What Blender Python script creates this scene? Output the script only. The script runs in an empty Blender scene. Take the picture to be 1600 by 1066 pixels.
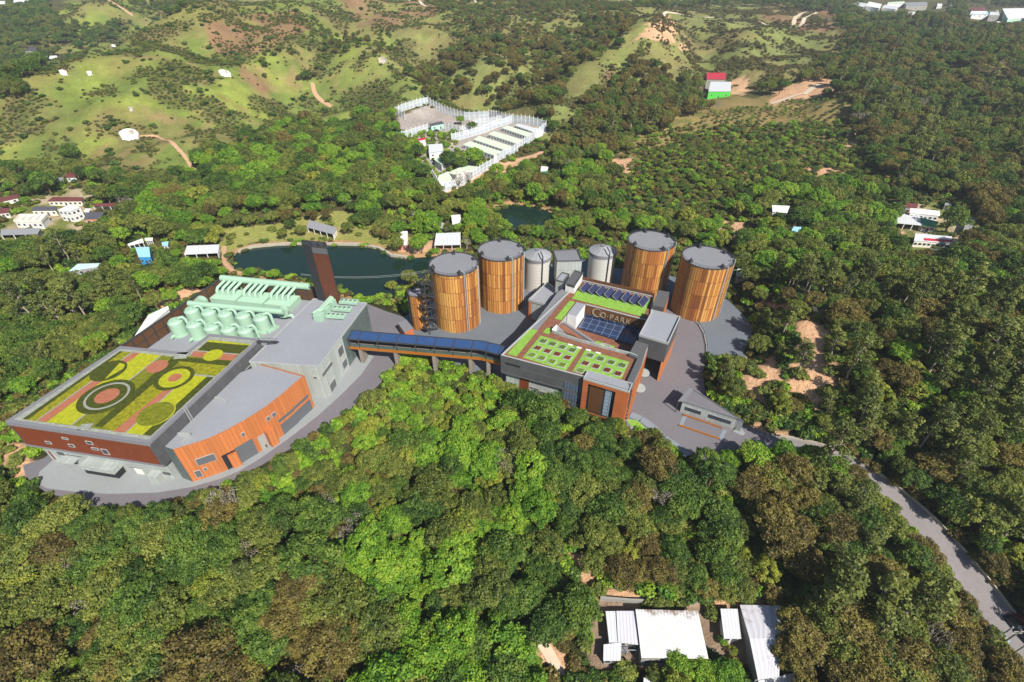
import bpy, bmesh, math, random
import numpy as np
R = math.radians
random.seed(7)
SC = bpy.context.scene
COL = SC.collection

# ------------------------------------------------------------------ camera
CAMH = 120.0; FPX = 780.0; PITCH = R(37.5)          # photo is 1600 x 1066
cd = bpy.data.cameras.new('camera'); cam = bpy.data.objects.new('camera', cd); COL.objects.link(cam)
cam.location = (0, 0, CAMH); cam.rotation_euler = (R(90) - PITCH, 0, 0)
cd.sensor_width = 36.0; cd.lens = 36.0 * FPX / 1600.0; cd.clip_start = 1.0; cd.clip_end = 9000.0
SC.camera = cam
SC.render.resolution_x, SC.render.resolution_y = 1024, 682

# ------------------------------------------------------------------ light
SUN_EL = 43.0
SUN_AZ = (0.56, -0.83)                                # towards the sun, seen from above
wd = bpy.data.worlds.new('World'); SC.world = wd; wd.use_nodes = True
wn = wd.node_tree; bg = wn.nodes['Background']
sky = wn.nodes.new('ShaderNodeTexSky'); sky.sky_type = 'NISHITA'; sky.sun_disc = False
sky.sun_elevation = R(SUN_EL); sky.sun_rotation = math.atan2(SUN_AZ[0], SUN_AZ[1])
sky.air_density = 1.0; sky.dust_density = 0.6
wn.links.new(sky.outputs[0], bg.inputs[0]); bg.inputs[1].default_value = 0.072
sl = bpy.data.lights.new('sun', 'SUN'); sl.energy = 5.0; sl.angle = R(0.5); sl.color = (1.0, 0.95, 0.86)
so = bpy.data.objects.new('sun', sl); COL.objects.link(so)
from mathutils import Vector
sv = Vector((SUN_AZ[0] * math.cos(R(SUN_EL)), SUN_AZ[1] * math.cos(R(SUN_EL)), math.sin(R(SUN_EL))))
so.rotation_euler = sv.to_track_quat('Z', 'Y').to_euler(); so.location = (60, -80, 200)
SC.view_settings.view_transform = 'Standard'; SC.view_settings.look = 'None'
SC.view_settings.exposure = 0.45; SC.view_settings.gamma = 1.0
SC.cycles.max_bounces = 6; SC.cycles.diffuse_bounces = 3; SC.cycles.transparent_max_bounces = 12
SC.cycles.caustics_reflective = False; SC.cycles.caustics_refractive = False

# ------------------------------------------------------------------ survey maths: where a sight line meets a level
CP, SP = math.cos(PITCH), math.sin(PITCH)
def ray(u, v):
    a = (u - 800.0) / FPX; b = (533.0 - v) / FPX
    return np.array([a, CP + b * SP, -SP + b * CP])
def P(u, v, z=0.0):
    d = ray(u, v); t = (z - CAMH) / d[2]
    return np.array([d[0] * t, d[1] * t, z])
def PL(pts, z=0.0):
    return [P(u, v, z)[:2] for u, v in pts]
def proj(x, y, z):
    d = y * CP - (z - CAMH) * SP; up = y * SP + (z - CAMH) * CP
    d = np.where(np.abs(d) < 1e-3, 1e-3, d)
    return 800 + FPX * x / d, 533 - FPX * up / d, d
def depth(q):
    return q[1] * CP - (q[2] - CAMH) * SP
def wallpix(A, B, u, v):
    """(metres along A>B, height) where the sight line meets the upright plane through A and B"""
    A = np.array(A[:2], float); B = np.array(B[:2], float); d = ray(u, v)
    ab = B - A; L = np.hypot(*ab); e = ab / L
    M = np.array([[d[0], -e[0]], [d[1], -e[1]]]); t, s = np.linalg.solve(M, A)
    return s, CAMH + d[2] * t

# ------------------------------------------------------------------ mesh builder
def ccw(poly):
    p = [np.array(q[:2], float) for q in poly]
    a = sum(p[i][0] * p[(i + 1) % len(p)][1] - p[(i + 1) % len(p)][0] * p[i][1] for i in range(len(p)))
    return p if a > 0 else p[::-1]
def offset(poly, d):
    """grow (d > 0) or shrink a counter-clockwise outline"""
    p = ccw(poly); n = len(p); out = []
    for i in range(n):
        a, b, c_ = p[i - 1], p[i], p[(i + 1) % n]
        e1 = (b - a) / np.hypot(*(b - a)); e2 = (c_ - b) / np.hypot(*(c_ - b))
        n1 = np.array([e1[1], -e1[0]]); n2 = np.array([e2[1], -e2[0]])
        k = 1 + n1 @ n2
        out.append(b + d * (n1 + n2) / max(k, 0.35))
    return out
def inset_front(poly, d):
    return offset(poly, -d)

class MB:
    def __init__(s): s.v = []; s.f = []; s.uv = []; s.m = []
    def face(s, pts, uv=None, m=0):
        i = len(s.v); s.v += [tuple(float(c) for c in q) for q in pts]; s.f.append(list(range(i, i + len(pts))))
        s.uv.append(uv if uv else [(q[0], q[1]) for q in pts]); s.m.append(m)
        return s
    def wall(s, A, B, z0, z1, u0=0.0, m=0, z0b=None, z1b=None):
        L = math.hypot(B[0] - A[0], B[1] - A[1]); z0b = z0 if z0b is None else z0b; z1b = z1 if z1b is None else z1b
        return s.face([(A[0], A[1], z0), (B[0], B[1], z0b), (B[0], B[1], z1b), (A[0], A[1], z1)],
                      [(u0, z0), (u0 + L, z0b), (u0 + L, z1b), (u0, z1)], m)
    def prism(s, poly, z0, z1, m=0, mt=None, bottom=False, top=True):
        p = ccw(poly); n = len(p); u = 0.0
        for i in range(n):
            A, B = p[i], p[(i + 1) % n]; s.wall(A, B, z0, z1, u, m); u += math.hypot(*(B - A))
        if top: s.face([(q[0], q[1], z1) for q in p], None, m if mt is None else mt)
        if bottom: s.face([(q[0], q[1], z0) for q in p[::-1]], None, m)
        return s
    def sheet(s, poly, z, m=0, thick=0.0):
        p = ccw(poly)
        if thick: return s.prism(p, z - thick, z, m)
        return s.face([(q[0], q[1], z) for q in p], None, m)
    def parapet(s, poly, w, z0, z1, m=0, mt=None, closed=True):
        o = ccw(poly); i_ = offset(o, -w); n = len(o); mt = m if mt is None else mt; u = 0
        for k in range(n):
            A, B, a, b = o[k], o[(k + 1) % n], i_[k], i_[(k + 1) % n]
            s.wall(A, B, z0, z1, u, m); s.wall(b, a, z0, z1, u, m); u += math.hypot(*(B - A))
            s.face([(A[0], A[1], z1), (B[0], B[1], z1), (b[0], b[1], z1), (a[0], a[1], z1)], None, mt)
        return s
    def box(s, c, sx, sy, sz, rot=0.0, m=0):
        """c = centre of the base"""
        co, si = math.cos(rot), math.sin(rot)
        q = [(c[0] + a * sx / 2 * co - b * sy / 2 * si, c[1] + a * sx / 2 * si + b * sy / 2 * co) for a, b in ((-1, -1), (1, -1), (1, 1), (-1, 1))]
        return s.prism(q, c[2], c[2] + sz, m, bottom=True)
    def beam(s, a, b, w, h=None, m=0):
        """a square bar from a to b"""
        a = Vector(a); b = Vector(b); d = (b - a)
        if d.length < 1e-6: return s
        d.normalize(); h = h or w
        x = d.cross(Vector((0, 0, 1)))
        if x.length < 1e-3: x = Vector((1, 0, 0))
        x.normalize(); y = x.cross(d)
        c = [(x * i * w / 2 + y * j * h / 2) for i, j in ((-1, -1), (1, -1), (1, 1), (-1, 1))]
        A = [a + k for k in c]; B = [b + k for k in c]
        for k in range(4):
            n = (k + 1) % 4; s.face([A[k], A[n], B[n], B[k]], None, m)
        s.face(A[::-1], None, m); s.face(B, None, m)
        return s
    def tube(s, path, r, n=8, m=0, caps=True):
        path = [Vector(p) for p in path]; k = len(path); rr = r if isinstance(r, (list, tuple)) else [r] * k
        base = len(s.v); up = None
        for i, p in enumerate(path):
            d = (path[min(i + 1, k - 1)] - path[max(i - 1, 0)]).normalized()
            x = d.cross(up) if up is not None else d.cross(Vector((0.13, 0.2, 1)))
            if x.length < 1e-4: x = d.cross(Vector((1, 0, 0)))
            x.normalize(); y = x.cross(d).normalized(); up = y * -1
            up = d.cross(x) * -1
            for j in range(n):
                a = 2 * math.pi * j / n; q = p + (x * math.cos(a) + d.cross(x) * math.sin(a)) * rr[i]; s.v.append(tuple(q))
        for i in range(k - 1):
            for j in range(n):
                a = base + i * n + j; b = base + i * n + (j + 1) % n
                s.f.append([a, b, b + n, a + n]); s.uv.append([(0, 0)] * 4); s.m.append(m)
        if caps:
            s.f.append([base + j for j in range(n)][::-1]); s.uv.append([(0, 0)] * n); s.m.append(m)
            s.f.append([base + (k - 1) * n + j for j in range(n)]); s.uv.append([(0, 0)] * n); s.m.append(m)
        return s
    def cyl(s, c, r, z0, z1, n=32, m=0, mt=None, top=True, r1=None, bottom=False):
        r1 = r if r1 is None else r1; mt = m if mt is None else mt
        b = [(c[0] + r * math.cos(2 * math.pi * k / n), c[1] + r * math.sin(2 * math.pi * k / n), z0) for k in range(n)]
        t = [(c[0] + r1 * math.cos(2 * math.pi * k / n), c[1] + r1 * math.sin(2 * math.pi * k / n), z1) for k in range(n)]
        L = 2 * math.pi * r / n
        for k in range(n):
            j = (k + 1) % n; s.face([b[k], b[j], t[j], t[k]], [(k * L, z0), ((k + 1) * L, z0), ((k + 1) * L, z1), (k * L, z1)], m)
        if top and r1 > 0.01: s.face(t, None, mt)
        if bottom: s.face(b[::-1], None, m)
        return s
    def panel(s, A, B, s0, s1, z0, z1, d=0.12, m=0):
        """a slab standing d proud of the wall A>B (outside on its right)"""
        A = np.array(A[:2], float); B = np.array(B[:2], float); e = (B - A) / np.hypot(*(B - A)); nn = np.array([e[1], -e[0]])
        a = A + e * s0; b = A + e * s1; back = -0.05
        q = [a + nn * back, b + nn * back, b + nn * d, a + nn * d]
        q = ccw(q); return s.prism(q, z0, z1, m, bottom=True)
    def build(s, name, mats, parent=None, smooth=False, kind=None, label=None):
        off = np.array(parent['_w']) if parent is not None and '_w' in parent.keys() else np.zeros(3)
        me = bpy.data.meshes.new(name)
        v = np.array(s.v, float) - off
        me.from_pydata(v.tolist(), [], s.f)
        ul = me.uv_layers.new(name='UVMap'); flat = [c for f in s.uv for p in f for c in p]
        ul.data.foreach_set('uv', flat)
        for m in (mats if isinstance(mats, (list, tuple)) else [mats]): me.materials.append(m)
        me.polygons.foreach_set('material_index', s.m)
        if smooth: me.polygons.foreach_set('use_smooth', [True] * len(s.f))
        bm = bmesh.new(); bm.from_mesh(me); bmesh.ops.remove_doubles(bm, verts=bm.verts, dist=1e-4); bm.to_mesh(me); bm.free()
        if smooth:
            try: me.set_sharp_from_angle(angle=R(40))
            except Exception: pass
        o = bpy.data.objects.new(name, me); COL.objects.link(o)
        if parent is not None: o.parent = parent; o['_w'] = [float(c) for c in off]
        if kind: o['kind'] = kind
        if label: o['label'] = label
        return o

def thing(name, label, cat, loc, group=None):
    o = bpy.data.objects.new(name, None); COL.objects.link(o); o.location = [float(c) for c in loc]; o.empty_display_size = 1.0
    o['_w'] = [float(c) for c in loc]; o['label'] = label; o['category'] = cat
    if group: o['group'] = group
    return o
def tag(o, label, cat, group=None, kind=None):
    if label: o['label'] = label
    if cat: o['category'] = cat
    if group: o['group'] = group
    if kind: o['kind'] = kind
    return o

# ------------------------------------------------------------------ materials
def lin(c): c /= 255.0; return c / 12.92 if c <= 0.04045 else ((c + 0.055) / 1.055) ** 2.4
def S(r, g, b, k=1.0): return (lin(r) * k, lin(g) * k, lin(b) * k, 1.0)
class NT:
    def __init__(s, m): s.t = m.node_tree; s.n = s.t.nodes; s.l = s.t.links
    def new(s, t, **k):
        n = s.n.new(t)
        for a, b in k.items(): setattr(n, a, b)
        return n
    def math(s, op, a, b=None, c=None):
        n = s.new('ShaderNodeMath', operation=op)
        for i, x in enumerate((a, b, c)):
            if x is None: continue
            if isinstance(x, (int, float)): n.inputs[i].default_value = x
            else: s.l.new(x, n.inputs[i])
        return n.outputs[0]
    def mix(s, f, a, b, blend='MIX'):
        n = s.new('ShaderNodeMix', data_type='RGBA', blend_type=blend)
        for i, x in ((0, f), (6, a), (7, b)):
            if isinstance(x, (int, float)): n.inputs[i].default_value = x
            elif isinstance(x, tuple): n.inputs[i].default_value = x
            else: s.l.new(x, n.inputs[i])
        return n.outputs[2]
    def noise(s, scale, detail=3.0, rough=0.55, vec=None):
        n = s.new('ShaderNodeTexNoise'); n.inputs['Scale'].default_value = scale; n.inputs['Detail'].default_value = detail
        n.inputs['Roughness'].default_value = rough
        if vec is None: vec = s.new('ShaderNodeNewGeometry').outputs['Position']
        s.l.new(vec, n.inputs['Vector']); return n.outputs[0]
    def ramp(s, f, stops):
        n = s.new('ShaderNodeValToRGB'); e = n.color_ramp.elements
        while len(e) < len(stops): e.new(0.5)
        for k, (p, c_) in enumerate(stops): e[k].position = p; e[k].color = c_
        s.l.new(f, n.inputs[0]); return n.outputs[0]
def newmat(name):
    m = bpy.data.materials.new(name); m.use_nodes = True; t = NT(m); b = t.n['Principled BSDF']
    return m, t, b
def vary(t, col, amt, scale, scale2=None):
    """the colour itself, weathered by two sizes of noise"""
    n = t.noise(scale, 5.0); k = t.math('MULTIPLY_ADD', n, 2 * amt, 1.0 - amt)
    if scale2:
        n2 = t.noise(scale2, 4.0); k = t.math('MULTIPLY', k, t.math('MULTIPLY_ADD', n2, 2 * amt, 1.0 - amt))
    c = t.new('ShaderNodeCombineColor'); [t.l.new(k, c.inputs[i]) for i in range(3)]
    return t.mix(1.0, col, c.outputs[0], 'MULTIPLY')
def mat(name, col, rough=0.75, var=0.14, scale=0.35, scale2=3.0, bump=0.0, metal=0.0, spec=0.35):
    m, t, b = newmat(name); t.l.new(vary(t, col, var, scale, scale2), b.inputs['Base Color'])
    b.inputs['Roughness'].default_value = rough; b.inputs['Metallic'].default_value = metal; b.inputs['Specular IOR Level'].default_value = spec
    if bump:
        bn = t.new('ShaderNodeBump'); bn.inputs['Strength'].default_value = bump; bn.inputs['Distance'].default_value = 0.2
        t.l.new(t.noise(4.0, 4.0), bn.inputs['Height']); t.l.new(bn.outputs[0], b.inputs['Normal'])
    return m
def uvsplit(t):
    u = t.new('ShaderNodeUVMap', uv_map='UVMap'); s = t.new('ShaderNodeSeparateXYZ'); t.l.new(u.outputs[0], s.inputs[0]); return s.outputs[0], s.outputs[1]
def seam(name, col, w=0.9, h=None, line=0.07, dark=0.55, rough=0.5, var=0.08, spec=0.4, cell=0.1):
    """sheet cladding with standing seams every w metres (and joints every h)"""
    m, t, b = newmat(name); u, v = uvsplit(t)
    fu = t.math('FRACT', t.math('DIVIDE', u, w)); ln = t.math('LESS_THAN', fu, line / w)
    if h:
        fv = t.math('FRACT', t.math('DIVIDE', v, h)); ln = t.math('MAXIMUM', ln, t.math('LESS_THAN', fv, line / h))
    base = vary(t, col, var, 0.4, 2.5)
    wn_ = t.new('ShaderNodeTexWhiteNoise', noise_dimensions='2D'); cx = t.new('ShaderNodeCombineXYZ')
    t.l.new(t.math('FLOOR', t.math('DIVIDE', u, w)), cx.inputs[0])
    if h: t.l.new(t.math('FLOOR', t.math('DIVIDE', v, h)), cx.inputs[1])
    t.l.new(cx.outputs[0], wn_.inputs['Vector'])
    k = t.math('MULTIPLY_ADD', wn_.outputs['Value'], 2 * cell, 1 - cell); c = t.new('ShaderNodeCombineColor'); [t.l.new(k, c.inputs[i]) for i in range(3)]
    base = t.mix(1.0, base, c.outputs[0], 'MULTIPLY')
    t.l.new(t.mix(ln, base, tuple(x * dark for x in col[:3]) + (1.0,)), b.inputs['Base Color'])
    b.inputs['Roughness'].default_value = rough; b.inputs['Specular IOR Level'].default_value = spec
    bn = t.new('ShaderNodeBump'); bn.inputs['Strength'].default_value = 0.5; bn.inputs['Distance'].default_value = 0.05
    t.l.new(ln, bn.inputs['Height']); t.l.new(bn.outputs[0], b.inputs['Normal'])
    return m
def planks(name, stops, w=0.62, h=6.0, line=0.05, dark=S(70, 48, 24), rough=0.6, hl=0.14):
    """upright boards in mixed tones, cut by joints every h metres"""
    m, t, b = newmat(name); u, v = uvsplit(t)
    u = t.math('ADD', u, t.math('MULTIPLY', t.math('SUBTRACT', t.noise(0.8, 2.0), 0.5), 0.5))
    row = t.math('FLOOR', t.math('DIVIDE', v, h)); colm = t.math('FLOOR', t.math('DIVIDE', u, w))
    cx = t.new('ShaderNodeCombineXYZ'); t.l.new(colm, cx.inputs[0]); t.l.new(row, cx.inputs[1])
    wn_ = t.new('ShaderNodeTexWhiteNoise', noise_dimensions='2D'); t.l.new(cx.outputs[0], wn_.inputs['Vector'])
    wc_ = t.new('ShaderNodeTexWhiteNoise', noise_dimensions='1D'); t.l.new(colm, wc_.inputs['W'])
    base = t.ramp(t.math('ADD', t.math('MULTIPLY', wn_.outputs['Value'], 0.28), t.math('MULTIPLY', wc_.outputs['Value'], 0.72)), stops)
    g = t.noise(1.4, 5.0); k = t.math('MULTIPLY_ADD', g, 0.3, 0.85); c = t.new('ShaderNodeCombineColor'); [t.l.new(k, c.inputs[i]) for i in range(3)]
    base = t.mix(1.0, base, c.outputs[0], 'MULTIPLY')
    lu = t.math('LESS_THAN', t.math('FRACT', t.math('DIVIDE', u, w)), line / w)
    lv = t.math('LESS_THAN', t.math('FRACT', t.math('DIVIDE', v, h)), hl / h)
    ln = t.math('MAXIMUM', lu, lv)
    t.l.new(t.mix(ln, base, dark), b.inputs['Base Color']); b.inputs['Roughness'].default_value = rough
    return m
def glass(name, col, rough=0.08, spec=0.8, frame=None, w=2.0, h=2.0, line=0.12):
    m, t, b = newmat(name); c = vary(t, col, 0.18, 0.25, 1.2)
    if frame:
        u, v = uvsplit(t)
        ln = t.math('MAXIMUM', t.math('LESS_THAN', t.math('FRACT', t.math('DIVIDE', u, w)), line / w), t.math('LESS_THAN', t.math('FRACT', t.math('DIVIDE', v, h)), line / h))
        c = t.mix(ln, c, frame); t.l.new(t.math('MULTIPLY_ADD', ln, 0.5, rough), b.inputs['Roughness'])
    else: b.inputs['Roughness'].default_value = rough
    t.l.new(c, b.inputs['Base Color']); b.inputs['Specular IOR Level'].default_value = spec
    return m
def turf(name, a, b_, scale=0.9):
    m, t, b = newmat(name); n = t.noise(scale, 6.0, 0.7); n2 = t.noise(9.0, 3.0)
    f = t.math('ADD', t.math('MULTIPLY', n, 0.7), t.math('MULTIPLY', n2, 0.3))
    t.l.new(t.ramp(f, [(0.36, a), (0.62, b_)]), b.inputs['Base Color']); b.inputs['Roughness'].default_value = 0.95; b.inputs['Specular IOR Level'].default_value = 0.1
    bn = t.new('ShaderNodeBump'); bn.inputs['Strength'].default_value = 0.6; bn.inputs['Distance'].default_value = 0.25
    t.l.new(n2, bn.inputs['Height']); t.l.new(bn.outputs[0], b.inputs['Normal'])
    return m
def brickpave(name, a, b_, mortar, w=0.9, h=0.45):
    m, t, b = newmat(name); br = t.new('ShaderNodeTexBrick'); g = t.new('ShaderNodeNewGeometry'); t.l.new(g.outputs['Position'], br.inputs['Vector'])
    br.inputs['Color1'].default_value = a; br.inputs['Color2'].default_value = b_; br.inputs['Mortar'].default_value = mortar
    br.inputs['Scale'].default_value = 1.0; br.inputs['Brick Width'].default_value = w; br.inputs['Row Height'].default_value = h; br.inputs['Mortar Size'].default_value = 0.03
    t.l.new(br.outputs[0], b.inputs['Base Color']); b.inputs['Roughness'].default_value = 0.85
    return m
def rusty(name, col, rust, amount=0.5, w=0.8, scale=0.25, edge=None):
    """corrugated sheet with patches of rust"""
    m, t, b = newmat(name); n = t.noise(scale, 6.0, 0.7); n2 = t.noise(scale * 5, 4.0)
    f = t.math('ADD', t.math('MULTIPLY', n, 0.75), t.math('MULTIPLY', n2, 0.25))
    if edge: f = t.math('ADD', f, t.math('MULTIPLY', t.math('SUBTRACT', uvsplit(t)[1], edge), 0.085))
    base = t.ramp(f, [(amount, col), (amount + 0.10, tuple((x + y) / 2 for x, y in zip(col, rust))), (amount + 0.16, rust)])
    u, v = uvsplit(t); fu = t.math('SINE', t.math('MULTIPLY', u, 2 * math.pi / w))
    k = t.math('MULTIPLY_ADD', fu, 0.06, 0.94); c = t.new('ShaderNodeCombineColor'); [t.l.new(k, c.inputs[i]) for i in range(3)]
    t.l.new(t.mix(1.0, base, c.outputs[0], 'MULTIPLY'), b.inputs['Base Color']); b.inputs['Roughness'].default_value = 0.6
    bn = t.new('ShaderNodeBump'); bn.inputs['Strength'].default_value = 0.4; bn.inputs['Distance'].default_value = 0.05
    t.l.new(fu, bn.inputs['Height']); t.l.new(bn.outputs[0], b.inputs['Normal'])
    return m

M = {}
M['roof_grey'] = mat('roof_grey', S(144, 146, 153), 0.85, 0.11, 0.07, 1.1)
M['roof_mid'] = mat('roof_mid', S(122, 122, 128), 0.85, 0.08, 0.1, 1.5)
M['roof_dark'] = mat('roof_dark', S(88, 88, 90), 0.8, 0.1, 0.1, 1.5)
M['coping'] = mat('coping', S(162, 165, 164), 0.8, 0.14, 0.8, 4.0)
M['slab'] = brickpave('border_slabs', S(158, 160, 150), S(138, 142, 132), S(106, 108, 102), 1.2, 0.9)
M['dark_clad'] = seam('dark_cladding', S(84, 84, 86), 1.4, 3.0, 0.05, 0.8, 0.55)
M['dark'] = mat('dark_steel', S(62, 62, 65), 0.5, 0.1)
M['black'] = mat('dark_opening', S(40, 40, 44), 0.6, 0.1)
M['light_clad'] = seam('light_seam_cladding', S(168, 174, 170), 1.05, None, 0.1, 0.66, 0.55)
M['light_panel'] = seam('light_panels', S(166, 172, 168), 1.6, 4.0, 0.09, 0.62, 0.55)
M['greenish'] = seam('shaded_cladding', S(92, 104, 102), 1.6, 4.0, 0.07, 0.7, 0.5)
M['orange'] = seam('orange_cladding', S(184, 112, 66), 1.1, None, 0.1, 0.66, 0.5, 0.07)
M['orange_plain'] = seam('orange_panels', S(176, 100, 58), 2.4, 4.2, 0.06, 0.7, 0.55, 0.08)
M['brown_clad'] = seam('brown_cladding', S(122, 60, 32), 0.5, 2.4, 0.05, 0.72, 0.6, 0.12)
M['chimney_dark'] = mat('chimney_dark_panels', S(52, 52, 56), 0.6, .1)
M['chimney_mesh'] = seam('chimney_mesh', S(98, 56, 38), 0.6, 3.2, 0.05, 0.75, 0.6, 0.15)
M['brown_mesh'] = seam('brown_mesh_screen', S(98, 66, 40), 0.45, 0.45, 0.08, 0.6, 0.7, 0.15)
M['brown_slat'] = seam('brown_slats', S(112, 74, 44), 0.55, None, 0.2, 0.5, 0.7, 0.12)
M['mint'] = mat('mint_paint', S(156, 188, 165), 0.5, 0.05, 0.3, 3.0)
M['tank_wood'] = planks('tank_boards', [(0.12, S(124, 74, 38)), (0.3, S(164, 100, 48)), (0.5, S(188, 128, 62)), (0.72, S(208, 156, 82)), (0.9, S(164, 102, 50))], 1.0, 6.2, 0.15)
M['tank_roof'] = mat('tank_roof', S(130, 130, 135), 0.75, 0.1, 0.2, 1.2)
M['silo'] = seam('silo_rings', S(196, 194, 187), 40.0, 1.55, 0.07, 0.6, 0.45, 0.06, 0.5, 0.0)
M['silo_roof'] = seam('silo_roof', S(150, 152, 156), 3.1, None, 0.2, 0.6, 0.4)
M['asphalt'] = mat('asphalt', S(114, 110, 115), 0.9, 0.14, 0.07, 0.9)
M['apron'] = mat('pale_apron', S(144, 148, 149), 0.9, 0.1, 0.09, 1.0)
M['concrete'] = mat('blue_grey_concrete', S(104, 111, 119), 0.9, 0.13, 0.08, 0.9)
M['road'] = mat('worn_road', S(132, 126, 126), 0.9, 0.16, 0.1, 0.9)
M['path_grey'] = mat('grey_footpath', S(130, 138, 146), 0.9, 0.06, 0.2, 1.0)
M['kerb'] = mat('kerb_stone', S(150, 150, 150), 0.9, 0.1)
M['terracotta'] = brickpave('terracotta_pavers', S(170, 106, 78), S(158, 94, 66), S(140, 84, 62), 1.0, 0.5)
M['deck'] = brickpave('brown_pavers', S(138, 92, 70), S(120, 76, 56), S(98, 62, 48), 1.3, 0.65)
M['lime'] = turf('lime_sedum', S(134, 142, 26), S(188, 186, 46))
M['olive'] = turf('olive_sedum', S(78, 86, 22), S(136, 138, 40))
M['mixed'] = turf('mixed_sedum', S(84, 92, 22), S(166, 160, 40))
M['moss'] = turf('dark_sedum', S(48, 56, 22), S(84, 90, 32))
M['lawn'] = turf('roof_lawn', S(112, 156, 58), S(146, 184, 82))
M['gravelline'] = mat('pale_edging', S(142, 144, 134), 0.9, 0.2, 2.0, 8.0)
M['bridge_glass'] = glass('blue_roof_glass', S(50, 76, 118), 0.25, 0.5)
M['bridge_orange'] = mat('bridge_orange', S(164, 98, 26), 0.55, 0.08)
M['bridge_side'] = glass('bridge_balustrade_glass', S(72, 92, 88), 0.15, 0.6)
M['glass'] = glass('dark_window_glass', S(52, 60, 70), 0.1, 0.8)
M['glass_pale'] = glass('pale_window_glass', S(140, 158, 176), 0.12, 0.9, S(70, 72, 74), 1.6, 1.5, 0.14)
M['skylight'] = glass('courtyard_glazing', S(44, 58, 88), 0.08, 0.9, S(120, 136, 158), 3.0, 3.2, 0.14)
M['window_grey'] = mat('grey_window', S(96, 98, 102), 0.35, 0.1)
M['frame'] = mat('window_frame', S(170, 172, 172), 0.5, 0.06)
M['solar'] = glass('solar_cells', S(34, 38, 70), 0.25, 0.6, S(84, 90, 120), 0.55, 0.7, 0.05)
M['white'] = mat('white_paint', S(226, 226, 222), 0.6, 0.06)
M['letter'] = mat('sign_letter_metal', S(158, 142, 116), 0.4, 0.06, metal=0.0)
M['soil_red'] = turf('planter_red_leaves', S(84, 46, 30), S(132, 74, 50), 2.5)
M['soil_green'] = turf('planter_green_leaves', S(62, 92, 48), S(112, 130, 66), 2.5)
M['soil_lime'] = turf('planter_lime_leaves', S(78, 112, 38), S(132, 150, 52), 2.5)
M['pier'] = mat('pier_concrete', S(128, 120, 112), 0.9, 0.1)
M['sheet_white'] = rusty('white_sheet_roof', S(210, 212, 214), S(176, 168, 160), 0.72)
M['sheet_rust'] = rusty('rusted_white_roof', S(214, 214, 212), S(128, 104, 92), 0.60, 0.8, 0.3, 8.3)
M['sheet_lilac'] = rusty('aged_sheet_roof', S(206, 204, 212), S(132, 112, 98), 0.56, 0.8, 0.2)
M['sheet_grey'] = rusty('grey_sheet_roof', S(150, 150, 154), S(110, 98, 90), 0.6)
M['sheet_brown'] = rusty('brown_red_roof', S(116, 62, 60), S(92, 58, 48), 0.55)
M['sheet_slate'] = rusty('slate_roof', S(88, 86, 94), S(74, 66, 64), 0.55)
M['sheet_red'] = rusty('red_roof', S(192, 44, 62), S(150, 50, 52), 0.65)
M['sheet_aqua'] = rusty('aqua_roof', S(196, 226, 228), S(170, 196, 196), 0.65)
M['sheet_blue'] = rusty('light_blue_roof', S(160, 212, 234), S(130, 190, 220), 0.7)
M['sheet_mint'] = rusty('pale_green_roof', S(214, 228, 200), S(196, 208, 180), 0.7)
M['blue_wall'] = mat('blue_wall', S(40, 142, 206), 0.7, 0.08)
M['cream_wall'] = mat('cream_wall', S(226, 220, 206), 0.85, 0.14)
M['white_wall'] = mat('white_wall', S(222, 222, 220), 0.8, 0.1)
M['grey_wall'] = mat('grey_wall', S(150, 148, 142), 0.85, 0.15)
M['green_wall'] = mat('green_wall', S(84, 196, 74), 0.7, 0.08)
M['green_tarp'] = mat('green_tarpaulin', S(54, 140, 96), 0.6, 0.15)
M['mint_wall'] = mat('mint_wall', S(170, 206, 190), 0.8, 0.08)
M['pink_wall'] = mat('salmon_wall', S(206, 140, 120), 0.8, 0.1)
M['stone'] = mat('rim_stone', S(176, 168, 150), 0.9, 0.22, 0.6, 3.0, 0.4)
M['dirt'] = mat('dirt_path', S(186, 150, 118), 0.95, 0.18, 0.3, 2.0)
M['dirt_pale'] = mat('pale_track', S(206, 188, 164), 0.95, 0.16, 0.3, 2.0)
M['road_grey'] = mat('pale_road', S(176, 172, 166), 0.95, 0.1)
M['bark'] = mat('bark', S(104, 88, 70), 0.95, 0.25, 1.5, 6.0)
M['bark_pale'] = mat('pale_bark', S(170, 158, 140), 0.9, 0.25, 1.5, 6.0)
M['grave'] = mat('whitewashed_stone', S(226, 222, 216), 0.9, 0.1, 0.8)
# ------------------------------------------------------------------ terrain
def hash2(ix, iy, seed):
    h = (ix.astype(np.int64) * 374761393 + iy.astype(np.int64) * 668265263 + seed * 974634777) & 0x7fffffff
    h = ((h ^ (h >> 13)) * 1274126177) & 0x7fffffff
    return ((h ^ (h >> 16)) & 0xffff) / 65535.0
def vnoise(x, y, seed=0):
    ix, iy = np.floor(x), np.floor(y); fx, fy = x - ix, y - iy
    fx = fx * fx * (3 - 2 * fx); fy = fy * fy * (3 - 2 * fy)
    a, b, c, d = hash2(ix, iy, seed), hash2(ix + 1, iy, seed), hash2(ix, iy + 1, seed), hash2(ix + 1, iy + 1, seed)
    return (a * (1 - fx) + b * fx) * (1 - fy) + (c * (1 - fx) + d * fx) * fy
def fbm(x, y, oct=4, seed=0):
    s = 0; a = 0.5
    for k in range(oct): s = s + a * vnoise(x * 2 ** k, y * 2 ** k, seed + k * 17); a *= 0.5
    return s / (1 - 0.5 ** oct)
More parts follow.
